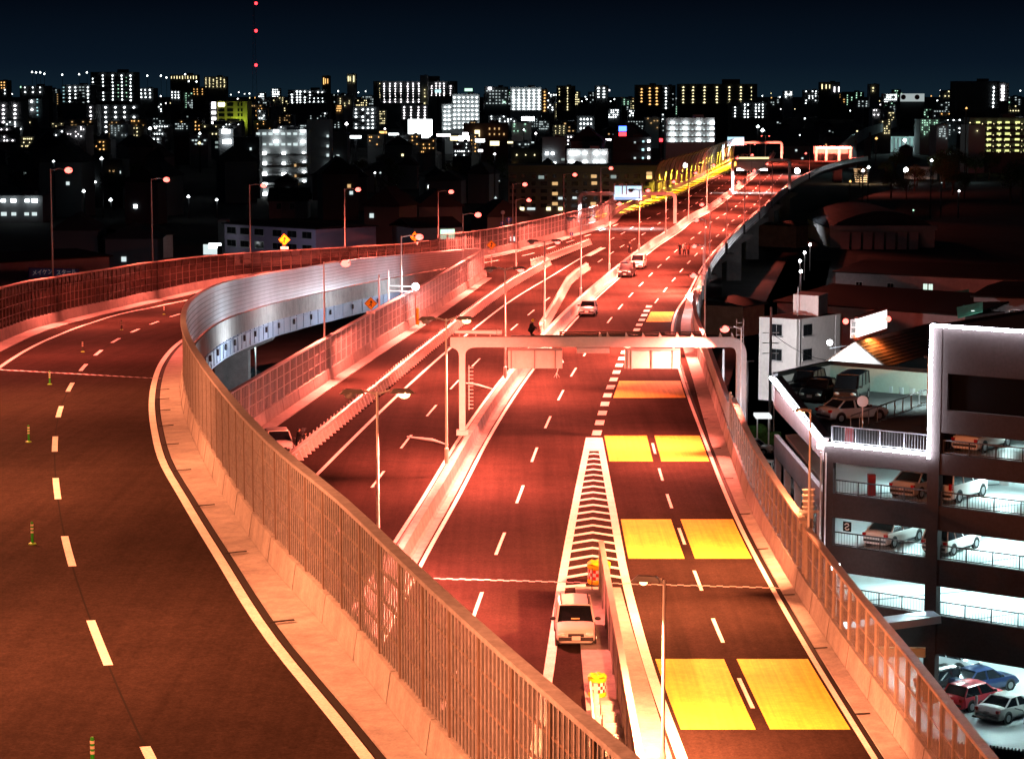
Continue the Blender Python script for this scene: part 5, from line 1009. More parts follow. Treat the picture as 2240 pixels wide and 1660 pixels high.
for lab, a_, b_, c_, d_ in (('teal awning on the dark building far right', (2022, 650, 325), (2120, 632, 322), (2120, 656, 318), (2050, 658, 318)), ('teal awning at the end of the pale warehouse', (2093, 672, 288), (2150, 660, 286), (2150, 681, 283), (2095, 696, 283))):
    m_ = M(); q = [PY(*k_) for k_ in (a_, b_, c_, d_)]; m_.v = [tuple(p) for p in q]+[tuple(p-Vector((0, 0, .08))) for p in q]; m_.f = [(0, 1, 2, 3), (7, 6, 5, 4)]+[(i, i+4, (i+1) % 4+4, (i+1) % 4) for i in range(4)]; o = m_.build('awning', TEALG, fix=True); tag(o, lab, 'awning')
    n_ = thing('awning_lamp', 'lamp under the '+lab, 'lamp', (q[3]+q[2])/2+Vector((0, -1.5, .6))); l_ = M(); l_.box(wloc(n_), (.4, .1, .1)); l_.build('tube', GLIT, n_); point(n_, wloc(n_)+Vector((0, -.2, .2)), 70, (.7, 1, .85), .1)
# arched hall
t = thing('arched_hall', 'dim arched warehouse with a row of slanting pale panels', 'warehouse', (PX(1915, 520), 520, GZ)); n = 12
Ya = 520; x0, x1, zE, zC = PX(1815, Ya), PX(2050, Ya), PZ(500, Ya), PZ(462, Ya); arc = [(x0+(x1-x0)*k/n, zE+(zC-zE)*math.sin(math.pi*k/n)**.8) for k in range(n+1)]
m_ = M(); m_.strip([(x, Ya, z) for x, z in arc], [(x, Ya+45, z) for x, z in arc]); m_.f.append(tuple(range(n+1))); m_.build('arched_roof', mat('dull_roof', (.03, .033, .04), .8, noise=[(.3, .2)]), t)
m_ = M(); m_.box(((x0+x1)/2, Ya+20, (GZ+zE)/2), (x1-x0-.5, 39.5, zE-GZ)); m_.build('wall', WALLG, t)
m_ = M(); m_.box(((x0+x1)/2, Ya-.7, zE+.2), (x1-x0, 1.6, .9)); m_.build('eave_band', WALLG, t)
for k in range(7):
    xx = PX(1832+k*25, Ya); m_ = M(); za, zb2 = PZ(507, Ya), PZ(543, Ya); w_ = PX(1852, Ya)-PX(1832, Ya); m_.v = [(xx+.7, Ya-1.4, za), (xx+w_+.7, Ya-1.4, za), (xx+w_, Ya-5.5, zb2), (xx, Ya-5.5, zb2)]; m_.v += [(x, y+.2, z-.2) for x, y, z in m_.v]; m_.f = [(3, 2, 1, 0), (4, 5, 6, 7)]+[(i, i+4, (i+1) % 4+4, (i+1) % 4) for i in range(4)]; m_.build('slanting_panel', WALLP, t, fix=True)
# lit white roof, pale green hall
t = shed('pale_hall', 'pale green-lit panelled hall far right of the viaduct', 1933, 2006, 299, 1350, 1350, 40, mat('pale_green_wall', (.45, .60, .56), .7), 2, cat='hall')
for k in range(8): px = 1938+k*8.5; q = M(); q.box((PX(px, 1349), 1349.6, (GZ+PZ(302, 1350))/2), (.8, .5, PZ(302, 1350)-GZ)); q.build('pilaster', WALLG, t)
for px, py in ((1979, 307), (2006, 313), (2037, 315), (2082, 310)):
    c = PY(px, py, 1325); k_ = thing('yard_lamp', 'white yard lamp before the pale hall, %s from the left' % ORD[[1979, 2006, 2037, 2082].index(px)], 'yard lamp', (c.x, 1325, GZ), group='yard lamps by the pale hall'); m_ = M(); m_.tube([(c.x, 1325, GZ), c], .2, 6); m_.build('pole', POLE, k_); m_ = M(); m_.ball(c, .8, 6, 10); m_.build('globe', LENS_W, k_, smooth=True)
    point(k_, c+Vector((0, -1, 2)), 5200, COOL, .5)
q = [PY(1989, 392, 905), PY(1990, 380, 905), PY(2050, 364, 930), PY(2050, 392, 905)]; t = thing('tent_roof', 'white lit slanting roof amid dark trees on the right', 'roof', (q[0].x, 905, GZ)); m_ = M(); m_.v = [tuple(p) for p in q]+[tuple(p+Vector((0, 12, -.3))) for p in q]; m_.f = [(3, 2, 1, 0), (4, 5, 6, 7)]+[(i, i+4, (i+1) % 4+4, (i+1) % 4) for i in range(4)]; m_.build('white_sheet', WALLW, t, fix=True)
m_ = M(); m_.box((PX(2020, 925), 925, (GZ+3)/2-6), (9, 9, 8)); m_.build('wall', WALLG, t); point(t, PY(1982, 372, 890), 2600, COOL, .4); m_ = M(); m_.ball(PY(1982, 372, 890), .9, 6, 8); m_.build('lamp_globe_glow', LENS_W, t)
# street lamp row on the side street
for i, (px, py, z) in enumerate(((1772, 535, -6.), (1760, 553, -6.), (1750, 571, -6.), (1752, 594, -6.))):
    c = P(px, py, z); t = thing('globe_lamp', 'white street lamp on the side street right of the piers, %s from the top' % ORD[i], 'street lamp', (c.x, c.y, GZ), group='white lamps on the side street'); m_ = M(); m_.tube([(c.x, c.y, GZ), c], .08, 6); m_.build('pole', POLE, t); m_ = M(); m_.ball(c, .24, 8, 12); m_.build('globe', LENS_W, t, smooth=True); point(t, c+Vector((0, -.3, .75)), 420, (1, .95, 1), .2)
# utility poles with crossarms and wires
WIRES = []
for px, pyt, pyb, lab in ((1683, 672, 965, 'tall concrete utility pole left of the car park roof'), (1692, 812, 960, 'thin steel pole beside the tall utility pole'), (2185, 640, 760, 'utility pole with cross arms behind the car park roof'), (1581, 764, 905, 'grey pole standing in the street right of the gantry column')):
    b = P(px, pyb, GZ); t = thing('utility_pole', lab, 'utility pole', b); z = PZ(pyt, b.y); m_ = M(); m_.tube([b, (b.x, b.y, z)], [.17, .11] if px != 1692 else .06, 8); m_.build('pole', WALLG if px != 1692 else POLE, t)
    if px in (1683, 2185):
        for dz in (1.0, 2.0, 3.0): a_ = M(); a_.bar((b.x-.8, b.y, z-dz-1.5), (b.x+.8, b.y, z-dz-1.5), .08); a_.build('cross_arm', GALV, t)
        WIRES.append(Vector((b.x, b.y, z-2.5)))
m_ = M(); a_, b_ = WIRES[0], PY(1840, 790, 262); m_.tube([a_.lerp(b_, k/8)-Vector((0, 0, .8*math.sin(math.pi*k/8))) for k in range(9)], .03, 5); o = m_.build('overhead_wire', DARK); tag(o, 'sagging wire in front of the white building', 'wire')
t = thing('building_fill_lamp', 'added white lamp brightening the front of the white building', 'street lamp', (PX(1640, 238), 238, GZ)); b = wloc(t); m_ = M(); m_.tube([b, b+Vector((0, 0, 7))], .08, 6); m_.build('pole', POLE, t); m_ = M(); m_.box(b+Vector((.3, .3, 7)), (.7, .25, .12)); m_.build('lamp_head', HEADM, t); area(t, b+Vector((.3, .4, 6.9)), 7500, (1, .93, .95), .4, (R(62), 0, R(-25)))  # added lamp on a made-up pole, brightens the white building
# forecourt beside the car park seen through the gap
t = thing('lit_canopy', 'small brightly lit white canopy in the gap left of the car park', 'canopy', P(1672, 985, GZ)); c = wloc(t); m_ = M(); m_.box(c+Vector((-.1, 1, 3.2)), (1.5, 2.4, .28)); m_.build('canopy_box', emi('canopy_glow', (.95, 1, 1), 1.0, True), t)
for dx_ in (-.6, .5): m_ = M(); m_.box(c+Vector((dx_, 1, 1.52)), (.12, .12, 3.05)); m_.build('post', SIGNW, t)
area(t, c+Vector((-.2, .5, 3.2)), 500, WHITE, 1.)
m_ = M(); m_.box(P(1660, 985, GZ)+Vector((0, 4, .6)), (5, 1.0, 1.2)); m_.ball(P(1655, 985, GZ)+Vector((0, 4, 1.2)), .7, 6, 9); m_.ball(P(1672, 985, GZ)+Vector((0, 4, 1.25)), .8, 6, 9); o = m_.build('clipped_hedge', mat('hedge_green', (.05, .14, .03), .8, noise=[(6, .4)], bump=(20, .8))); tag(o, 'clipped green hedge lit by the canopy', 'hedge')
c = P(1668, 1045, GZ); car('sedan', PW, (c.x+.2, c.y, GZ+.03), 195, 'white car in the lit gap left of the car park', group='cars in the street')
c = P(1662, 1000, GZ); car('hatch', PS, (c.x-.4, c.y+2, GZ+.03), 110, 'silver car beyond the lit gap, near the green hedge', group='cars in the street')
c = P(548, 832, GZ); car('hatch', PK, (c.x, c.y, GZ+.03), 140, 'dark car in the street seen under the ramp', group='cars in the street')
t = thing('under_ramp_lamp', 'street lamp on the road under the ramp', 'street lamp', P(560, 845, GZ)); c = wloc(t); m_ = M(); m_.tube([c, c+Vector((0, 0, 5))], .08, 6); m_.build('pole', POLE, t); m_ = M(); m_.box(c+Vector((0, 0, 5)), (.6, .2, .1)); m_.build('lamp_head', HEADM, t); area(t, c+Vector((0, 0, 4.9)), 900, COOL, .4)
# added white lights on made-up masts, wash the back of the ramp's inner barrier
for i, (x, y) in enumerate(((-12, 165), (-15.5, 200), (-14, 232), (0, 258), (0, 278))):
    t = thing('barrier_fill_light', ['added white fill mast below the ramp barrier, nearest', 'added white fill mast below the ramp barrier, second', 'added white fill mast below the ramp barrier, third', 'added white fill mast below the ramp barrier, fourth', 'added white fill mast below the ramp barrier, last'][i], 'flood mast', (LPAR.x(y)-2.2, y, GZ), group='added fill masts below the ramp'); b = wloc(t)
    m_ = M(); m_.tube([b, (b.x, b.y, -1.2)], .09, 8); m_.build('mast', POLE, t); m_ = M(); m_.box((b.x-.15, b.y, -1.1), (.2, .6, .35)); m_.build('lamp_head', HEADM, t)
    area(t, (b.x-.35, b.y, -1.1), (1300, 1700, 1500, 1100, 550)[i], (.86, .93, 1), .5, (0, R(106), 0), spread=R(140))

# ------------------------------------------------------------------ the city behind
EC = {}
HATS = {}
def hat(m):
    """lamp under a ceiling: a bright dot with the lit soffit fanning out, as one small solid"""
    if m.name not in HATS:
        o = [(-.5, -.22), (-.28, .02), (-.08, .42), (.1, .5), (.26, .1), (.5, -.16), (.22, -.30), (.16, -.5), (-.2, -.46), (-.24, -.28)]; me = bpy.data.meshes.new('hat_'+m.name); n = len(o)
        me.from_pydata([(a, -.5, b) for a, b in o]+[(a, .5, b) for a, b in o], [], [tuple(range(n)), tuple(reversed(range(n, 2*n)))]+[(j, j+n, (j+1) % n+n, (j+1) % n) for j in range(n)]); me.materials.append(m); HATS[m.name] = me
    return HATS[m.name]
def em(key):
    if key not in EC:
        c, s = {'w': ((.92, 1, 1), 7.), 'W': ((.95, 1, 1), 11.), 'p': ((1, .93, .95), 7.), 'y': ((1, .85, .45), 2.4), 'o': ((1, .52, .16), 2.2), 'g': ((.55, 1, .7), 1.6), 'c': ((.55, .95, 1), 1.3), 'd': ((.75, .95, .9), .35), 'Y': ((.95, 1, .35), 1.3), 'r': ((1, .03, .04), 6.), 'b': ((.05, .12, 1), 7.), 'm': ((.8, .95, .95), .9), 'x': ((1, .6, .25), .8)}[key]
        EC[key] = emi('city_light_'+key, c, s, key in 'wWpyYo')
    return EC[key]
CW1 = mat('city_wall_dark', (.05, .055, .06), .9, noise=[(.05, .2)]); CW2 = mat('city_wall_mid', (.14, .15, .16), .9, noise=[(.05, .2)]); CW3 = mat('city_wall_pale', (.42, .44, .45), .9, noise=[(.05, .12)]); CWY = mat('city_wall_yellow', (.45, .42, .12), .9)
def block(name, label, px0, px1, pyt, Y, dep=14, wall=CW1, pyb=None):
    x0, x1, z = PX(px0, Y), PX(px1, Y), PZ(pyt, Y); t = thing(name, label, 'building', ((x0+x1)/2, Y, GZ))
    m_ = M(); m_.box(((x0+x1)/2, Y+dep/2, (GZ+z)/2), (x1-x0, dep, z-GZ)); m_.build('wall', wall, t)
    m_ = M(); h = max(.6, (x1-x0)*.06); m_.box(((x0+x1)/2+(x1-x0)*.18, Y+dep*.5, z+h/2), ((x1-x0)*.22, dep*.4, h)); m_.build('roof_house', wall, t)
    return t, x0, x1, z
def lights(t, px_list, py_list, Y, keys, wpx=5., hpx=4., fill=1., front=.35, slab=True, skip=(), pitch_objs=True, rnd=None, x0=None, x1=None):
    """a lamp or lit window on every storey (row) and bay (column); storey slabs with a gallery parapet"""
    rnd = rnd or random; s = Y/FPX
    if slab and x0 is not None:
        for py in py_list:
            o = shared('gallery_slab', unit_box(CW2), t, ((x0+x1)/2, Y-.5, PZ(py+4.2, Y)), (x1-x0, 1.0, 1.6*s))
    for i, px in enumerate(px_list):
        for j, py in enumerate(py_list):
            if rnd.random() > fill or (i, j) in skip: continue
            k = keys[(i) % len(keys)] if isinstance(keys, (list, tuple)) else (rnd.choice(keys) if len(keys) > 1 else keys)
            f_ = rnd.uniform(.8, 1.15); hh = k in 'wWpYyo' and wpx < 12.5 and hpx < 7 and wpx > 3.4; shared('lit_window_glow', hat(em(k)) if hh else unit_box(em(k)), t, (PX(px+rnd.uniform(-.4, .4), Y), Y-front, PZ(py, Y)), (wpx*s*f_*(.74 if hh else .72), .4, hpx*s*f_*(.80 if hh else .70)))  # hat solids carry the glow on the soffit in their shape
def rng(a, b, n): return [a+(b-a)*(k+.5)/n for k in range(n)]
CITY = [  # label, name, x0, x1, ytop, Y, wall, [ (xs, ys, keys, w, h, fill) ... ]
 ('white-lit gallery flats at the left edge of the photo', 'gallery_flats', -20, 50, 222, 1500, CW2, [([12, 37], rng(227, 272, 5), 'p', 9, 5, 1), ([34, 75-20], [282, 275], 'w', 7, 4, 1)]),
 ('teal-lit slab with two lamps beside the left edge flats', 'slab_block', 66, 97, 217, 1560, CW2, [([74], [222, 240], 'W', 8, 6, 1), ([86], [218, 224, 236, 243, 252], 'c', 4, 3, 1)]),
 ('small block with orange lit windows at the left edge', 'slab_block', -5, 20, 176, 2200, CW1, [([9, 15], rng(178, 196, 3), 'o', 3.2, 3, 1), ([16], [197, 205], 'w', 5, 3.5, 1)]),
 ('low block with six scattered white lamps on the left', 'slab_block', 48, 108, 188, 1900, CW1, [([60, 77, 93], [192, 202], 'w', 5, 3.5, .9), ([51], [191], 'g', 4, 6, 1)]),
 ('bluish lit flats left of the tall white tower', 'gallery_flats', 140, 202, 186, 1700, CW2, [([157, 170, 197], rng(188, 226, 5), 'w', 6, 4.5, .85), ([144], rng(188, 226, 5), 'c', 5, 2.4, 1), ([180, 187], rng(188, 228, 6), 'm', 5, 2, .6)]),
 ('tall tower with columns of white stair lamps', 'tower_block', 203, 300, 158, 1800, CW1, [([208], rng(169, 215, 6), 'w', 4.6, 4, 1), ([230, 251, 271], rng(162, 222, 8), 'w', 5.2, 4.4, .98), ([290], rng(162, 224, 8), 'w', 6, 4.4, 1), ([263, 281], rng(166, 216, 6), 'g', 2.6, 2.4, .8)]),
 ('low block with a grid of white lamps right of the tall tower', 'slab_block', 305, 340, 193, 1850, CW1, [([313, 322, 332], rng(193, 217, 3), 'w', 5, 4, 1)]),
 ('broad dark block with four columns of white lamps', 'gallery_flats', 222, 308, 230, 1420, CW1, [([235, 256, 276, 296], rng(230, 294, 6), 'W', 8, 5, .95)]),
 ('narrow stair tower with pink-white lamps', 'stair_tower', 192, 212, 230, 1400, CW1, [([202], rng(231, 276, 5), 'p', 8, 5, 1)]),
 ('distant slab with nine bright vertical strips', 'slab_block', 376, 436, 164, 3300, CW1, [(rng(376, 436, 10), [170], 'y', 1.7, 9, 1)]),
 ('distant stepped block with warm dotted windows', 'slab_block', 450, 498, 168, 3000, CW2, [(rng(450, 498, 6), rng(170, 192, 7), 'y', 2.4, 2, .75)]),
 ('small block with nine white lamps', 'slab_block', 376, 398, 198, 2200, CW1, [([380, 387, 394], rng(199, 217, 3), 'w', 4, 3.6, 1)]),
 ('small block with orange lamps in three rows', 'slab_block', 424, 452, 192, 2300, CW1, [([428, 435, 446], rng(193, 209, 3), 'o', 3.6, 3, 1)]),
 ('olive-yellow lit block with dark windows', 'yellow_block', 478, 543, 222, 1300, CWY, []),
 ('white-lit gallery flats right of the olive block', 'gallery_flats', 632, 716, 197, 1900, CW2, [([641, 652, 659, 669], rng(198, 228, 5), 'w', 6, 4, .95), (rng(675, 712, 4), rng(199, 226, 4), 'w', 4.5, 3.6, .6)]),
 ('orange striped block on the skyline', 'slab_block', 707, 723, 166, 3100, CW1, [([710, 714, 719], [178], 'o', 2.2, 18, 1)]),
 ('slim white block on the skyline left of the long slab', 'slab_block', 761, 780, 162, 3100, CW3, [([764, 768, 776], [173], 'y', 2, 17, 1)]),
 ('long housing slab with many rows of warm lamps', 'long_slab', 818, 1000, 178, 1900, CW2, [([842, 854, 866, 878, 893, 905, 917], rng(181, 226, 8), 'p', 3, 3.2, 1), ([832], rng(181, 216, 7), 'y', 2, 2, .8), ([945, 955, 963, 972, 986], rng(181, 212, 6), 'p', 3, 3, .95)]),
 ('lift tower rising from the long housing slab', 'lift_tower', 920, 936, 165, 1880, CW3, [([930], rng(186, 230, 6), 'y', 3, 2.4, .6)]),
 ('bright white gallery flats with eight storeys in the centre', 'gallery_flats', 990, 1049, 206, 1300, CW3, [(rng(990, 1048, 6), rng(209, 284, 8), 'w', 7.5, 4.4, 1)]),
 ('left wing of the bright eight-storey flats', 'gallery_flats', 967, 990, 228, 1305, CW3, [([974, 983], rng(230, 286, 6), 'w', 8, 5, 1)]),
 ('low flats with angled white lamps left of the billboard', 'gallery_flats', 773, 826, 234, 1450, CW2, [([780, 795, 806, 816], rng(236, 284, 6), 'w', 7, 4, .85)]),
 ('pink-white lit flats above the billboard', 'gallery_flats', 878, 937, 230, 1500, CW1, [([885, 900, 916, 930], rng(232, 262, 5), 'p', 6, 4, .9)]),
 ('block with small bright windows and green lamp', 'slab_block', 1060, 1112, 190, 1900, CW2, [(rng(1062, 1110, 7), rng(196, 230, 5), 'm', 4, 2.4, .7), ([1072], [194], 'p', 11, 8, 1), ([1103], [224], 'g', 9, 6, 1)]),
 ('white gallery flats with six rows of lamps', 'gallery_flats', 1116, 1184, 191, 1600, CW3, [(rng(1118, 1184, 6), rng(195, 242, 7), 'w', 8.5, 4.6, 1)]),
 ('warm-lit stair end of the white gallery flats', 'stair_tower', 1185, 1198, 195, 1602, CW2, [([1191], rng(198, 246, 7), 'o', 7, 4.5, 1)]),
 ('dark tower with one column of warm lamps', 'tower_block', 1218, 1258, 188, 1650, CW1, [([1241], rng(190, 243, 9), 'y', 4.4, 4.4, 1), ([1223], [195, 202, 208, 222], 'y', 5, 4, 1)]),
 ('small white-lit pagoda-like flats', 'slab_block', 1302, 1330, 188, 1800, CW1, [([1308, 1320], rng(190, 216, 4), 'w', 8, 4, 1)]),
 ('small bright block with white lamp rows in the centre', 'slab_block', 1262, 1300, 254, 1200, CW1, [(rng(1266, 1296, 4), rng(256, 306, 5), 'w', 6, 5, .95)]),
 ('dark flats with two glowing orange columns', 'gallery_flats', 1390, 1446, 186, 1700, CW1, [([1402], rng(192, 226, 5), 'o', 8, 5, 1), ([1420, 1435], rng(190, 232, 6), 'o', 9, 4.6, 1)]),
 ('slim flats with a column of white lamps beside the orange ones', 'gallery_flats', 1446, 1476, 187, 1720, CW1, [([1455], rng(190, 240, 7), 'w', 5.5, 4, 1), ([1470], rng(200, 236, 3), 'm', 3, 3, 1)]),
 ('broad flats with six columns of warm lamps', 'gallery_flats', 1484, 1654, 184, 1600, CW1, [([1493, 1514, 1539, 1566, 1593, 1618], rng(188, 228, 6), 'y', 8, 4, 1), ([1641], rng(188, 222, 4), 'y', 4, 4, 1)]),
 ('white gallery flats with four fully lit storeys', 'gallery_flats', 1456, 1562, 258, 1000, CW3, [([1470, 1498, 1527, 1556], rng(263, 314, 4), 'W', 12, 8, 1), (rng(1458, 1560, 12), rng(265, 316, 4), 'm', 6, 4.5, 1)]),
 ('flats with slanting rows of white lamps right of the lit gallery', 'gallery_flats', 1598, 1676, 224, 1500, CW1, [([1606], rng(232, 258, 4), 'w', 5, 4, 1), ([1627, 1634, 1651, 1658, 1666], rng(226, 260, 5), 'w', 4.4, 4, .95)]),
 ('dark red brick block with a glowing orange window', 'brick_block', 1014, 1112, 270, 1150, mat('brick_dark', (.12, .07, .06), .9), [([1044], [292], 'y', 17, 22, 1), (rng(1066, 1108, 4), [282, 294], 'x', 4, 6, .8)]),
 ('distant block with three warm strips', 'slab_block', 1792, 1834, 180, 2900, CW1, [([1795, 1804, 1811], [190], 'y', 2.4, 14, 1), ([1822, 1831], [196], 'p', 2.6, 18, 1)]),
 ('slim pale distant block left of the billboard with red discs', 'slab_block', 1900, 1920, 184, 2600, CW3, [([1897+9], rng(190, 215, 4), 'y', 3, 3, .8)]),
 ('dark high block at the right with a white lamp column', 'tower_block', 2088, 2182, 178, 1500, CW1, [([2168], rng(188, 238, 6), 'w', 5, 6, 1)]),
 ('tower with a bright white lit stair right of the dark block', 'tower_block', 2182, 2202, 182, 1520, CW2, [([2188], rng(186, 222, 5), 'p', 9, 7, 1)]),
 ('yellow-lit gallery flats at the right edge of the photo', 'gallery_flats', 2118, 2250, 258, 1000, CW2, [([2136, 2160, 2182, 2200, 2222, 2242], rng(262, 336, 6), 'Y', 13, 6, 1), ([2110+8], rng(264, 334, 7), 'y', 3, 3, .9), (rng(2126, 2250, 10), rng(265, 339, 6), 'y', 4, 3, .6)]),
 ('white-lamped low flats behind the pale hall', 'gallery_flats', 2006, 2106, 262, 1450, CW1, [([2014, 2022], [270, 283, 294], 'p', 7, 5, 1), ([2042, 2056, 2070], [264, 281, 290], 'w', 6, 4, .8), ([2082, 2096], [263, 281, 290], 'w', 6, 4, .7)]),
 ('dark flats with white lamps left of the lit roadside gallery', 'gallery_flats', 1340, 1424, 300, 900, CW1, [([1418], [309, 327, 345], 'w', 8, 9, 1), ([1406], [310, 328, 346], 'c', 7, 7, 1), ([1388], [312, 346], 'm', 7, 6, 1)]),
 ('low building with two bright white rows behind the big dark flats', 'low_block', 1240, 1330, 326, 880, CW3, [([1250, 1262, 1279, 1304, 1321], [335], 'W', 13, 8, 1), ([1250, 1280, 1303, 1318], [354], 'W', 13, 6, 1)]),
 ('narrow building with two lit white landings', 'low_block', 1186, 1236, 300, 860, CW2, [([1196, 1209], [336], 'W', 10, 9, 1), ([1192, 1212], [357], 'w', 12, 8, 1), ([1231], [349], 'd', 12, 8, 1)]),
 ('dark house with two lit windows left of the white landings', 'low_block', 1118, 1186, 325, 870, CW1, [([1130, 1150, 1169], [339], 'y', 5, 5, 1), ([1126], [360], 'o', 14, 5, 1)]),
 ('dark narrow tower with a column of white windows', 'tower_block', 512, 568, 300, 760, CW1, [([550], [326, 348, 371, 394, 416, 437], 'm', 5.5, 8, 1), ([520], [370, 393, 415], 'x', 8, 8, 1)]),
 ('grey concrete tower slab right of the white balcony flats', 'tower_block', 672, 722, 262, 800, CW3, [([718], [298, 320, 340, 361, 382], 'm', 7, 9, 1)]),
 ('flats with two columns of white windows behind the tower slab', 'gallery_flats', 722, 760, 290, 830, CW2, [([740], [341, 362], 'm', 8, 6, 1), ([728], [345, 380], 'd', 10, 9, 1)]),
 ('white balcony flats with pink-white lamps on every landing', 'balcony_flats', 566, 672, 284, 770, CW3, [([606, 664], [287, 310], 'W', 13, 8, 1), (rng(560, 668, 8), [293, 316], 'm', 12, 8, 1), ([580], [336, 358, 381, 403, 425, 446], 'W', 11, 9, 1), ([622], [336, 358, 381, 402], 'W', 11, 8, 1), ([666], [334, 354, 376, 396], 'W', 10, 6, 1), ([647], [362, 385, 404], 'x', 6, 8, 1)]),
 ('low white-lit stair house left of the dark tower', 'low_block', 480, 512, 282, 780, CW2, [([494, 502], [288, 310], 'W', 14, 12, 1), ([476], [312, 322], 'd', 10, 8, 1)]),
 ('dim flats with scattered lit windows behind the first lamp', 'gallery_flats', 105, 268, 350, 700, CW1, [([130, 141, 160, 189, 201], [376], 'm', 5, 7, .9), ([122, 157, 173, 210], [398], 'w', 8, 6, .9), ([122], [420], 'y', 6, 6, 1), ([242, 250], [374], 'x', 4, 5, 1), ([265], [377], 'm', 3, 9, 1)]),
 ('low shop with two rows of bright white windows at the left edge', 'low_block', -30, 92, 428, 620, CW2, [([8, 30, 60, 76], [439], 'w', 15, 10, 1), ([8, 30, 58, 75], [468], 'm', 15, 11, 1)]),
]
for lab, nm, x0, x1, yt, Y, wl, ls in CITY:
    t, X0, X1, z = block(nm, lab, x0, x1, yt, Y, 14 if Y < 1200 else 22, wl)
    done = set()
    for xs, ys_, k_, w_, h_, f_ in ls:
        lights(t, xs, ys_, Y, k_, w_, h_, f_, .9, False)
        for py in ys_:
            if len(ys_) > 2 and round(py) not in done and nm in ('gallery_flats', 'balcony_flats', 'long_slab', 'tower_block', 'stair_tower'):
                done.add(round(py)); shared('gallery_slab', unit_box(wl), t, ((X0+X1)/2, Y-.55, PZ(py+3.4, Y)), (X1-X0, 1.1, 1.3*Y/FPX))
    if nm == 'yellow_block':
        for px in (487, 506, 524, 531):
            for py in (229, 241, 252, 264): o = shared('window', unit_box(em('W') if (px, py) == (487, 229) else DWIN), t, (PX(px, Y), Y-.15, PZ(py, Y)), ((13 if px < 515 else 4)*Y/FPX, .3, 7*Y/FPX))
        q = M(); q.box((PX(469, Y), Y+5, (GZ+PZ(224, Y))/2), (PX(477, Y)-PX(462, Y), 10, PZ(224, Y)-GZ)); q.build('stair_shaft', CW1, t)
        for py in (227, 235, 247, 260, 270): shared('stair_lamp', unit_box(em('p')), t, (PX(470, Y), Y-.4, PZ(py, Y)), (9*Y/FPX, .4, 6*Y/FPX))
        area(t, (PX(510, Y), Y-7, PZ(276, Y)), 260, (.9, 1, .25), 3, (R(150), 0, 0)); area(t, (PX(530, Y), Y-5, PZ(270, Y)), 420, (.7, 1, .2), 2, (R(140), 0, 0))
def strip_light(name, lab, px, py, wpx, hpx, Y, k, cat='sign', post=True):
    c = PY(px, py, Y); s = Y/FPX; t = thing(name, lab, cat, (c.x, Y, GZ)); shared('lit_panel', unit_box(em(k)), t, c, (wpx*s, .5, hpx*s))
    if post: m_ = M(); m_.box((c.x, Y+.5, (GZ+c.z)/2), (max(.5, wpx*s*.2), .6, c.z-GZ)); m_.build('support', CW1, t)
    return t
t = strip_light('billboard', 'dazzling white billboard in the centre of the city', 919, 283, 52, 42, 1250, 'w', 'billboard')
strip_light('neon_sign', 'blue neon sign above the dark flats', 1362, 282, 17, 11, 930, 'b'); strip_light('neon_sign', 'red neon sign just under the blue one', 1362, 294, 16, 8, 930, 'r'); strip_light('neon_sign', 'small red lamp on a mast right of the neon sign', 1446, 307, 7, 7, 950, 'r', 'lamp')
strip_light('lit_shop', 'oval white-lit shop front in front of the gallery flats', 1155, 260, 28, 8, 1350, 'W', 'shop'); strip_light('lit_shop', 'pinkish lit shop front left of the tall mast', 1190, 311, 22, 9, 1100, 'p', 'shop')
strip_light('neon_sign', 'green lit sign on the skyline', 1025, 197, 17, 6, 2000, 'g'); strip_light('neon_sign', 'small cyan lit sign on the long slab', 958, 200, 13, 6, 1850, 'c')
t = block('red_disc_building', 'building with a white board and two red discs on the skyline', 1966, 2018, 223, 1905, 20, CW1)[0]; m_ = M(); m_.box((PX(1992, 1902), 1902, PZ(214, 1900)), (PX(2018, 1900)-PX(1966, 1900), .6, 17*1900/FPX)); m_.build('white_board', mat('board_pale', (.7, .75, .75), .6, emit=(.8, .95, .95), estr=.45), t)
for px in (1976, 2006): m_ = M(); c = PY(px, 213, 1899); m_.tube([c, c+Vector((0, -.6, 0))], 2.0, 16); m_.build('red_disc', mat('disc_red', (.6, .02, .02), .5), t)
# market strip: a line of lit shop fronts across the middle
rs = random.Random(11)
xs = [(742, 762, 297, 'p', 11), (766, 790, 300, 'w', 7), (830, 846, 290, 'o', 6), (850, 872, 294, 'w', 5), (955, 985, 296, 'p', 6), (985, 1004, 303, 'y', 12), (1004, 1026, 306, 'p', 22), (1040, 1060, 308, 'W', 8), (1072, 1092, 314, 'y', 12), (1110, 1122, 312, 'y', 5), (1012, 1024, 294, 'p', 9), (1046, 1056, 330, 'p', 6), (1132, 1168, 312, 'm', 4), (1282, 1294, 312, 'W', 9), (1304, 1340, 306, 'p', 4), (1262, 1300, 303, 'p', 5)]
for i, (a_, b_, y, k, h) in enumerate(xs):
    strip_light('lit_shop', '%s lit shop front in the glowing market strip, %s' % ({'p': 'pinkish', 'w': 'white', 'o': 'orange', 'y': 'yellow', 'W': 'dazzling white', 'm': 'pale'}[k], ('%s from the left' % ORD[i]) if i < 12 else ['under the tall mast', 'below the white lamp rows', 'left of the neon sign', 'beside the small bright block'][i-12]), (a_+b_)/2, y, b_-a_, h*.8, 1050+rs.uniform(-60, 60), k, 'shop')
def near(px, py):
    best = min(CITY, key=lambda c: abs((c[2]+c[3])/2-px)+2.2*abs(c[4]+18-py)); mid = (best[2]+best[3])/2
    rel = 'left of' if px < best[2] else 'right of' if px > best[3] else 'above' if py < best[4] else 'below'
    return ' '.join((rel+' the '+best[0]).split()[:11])
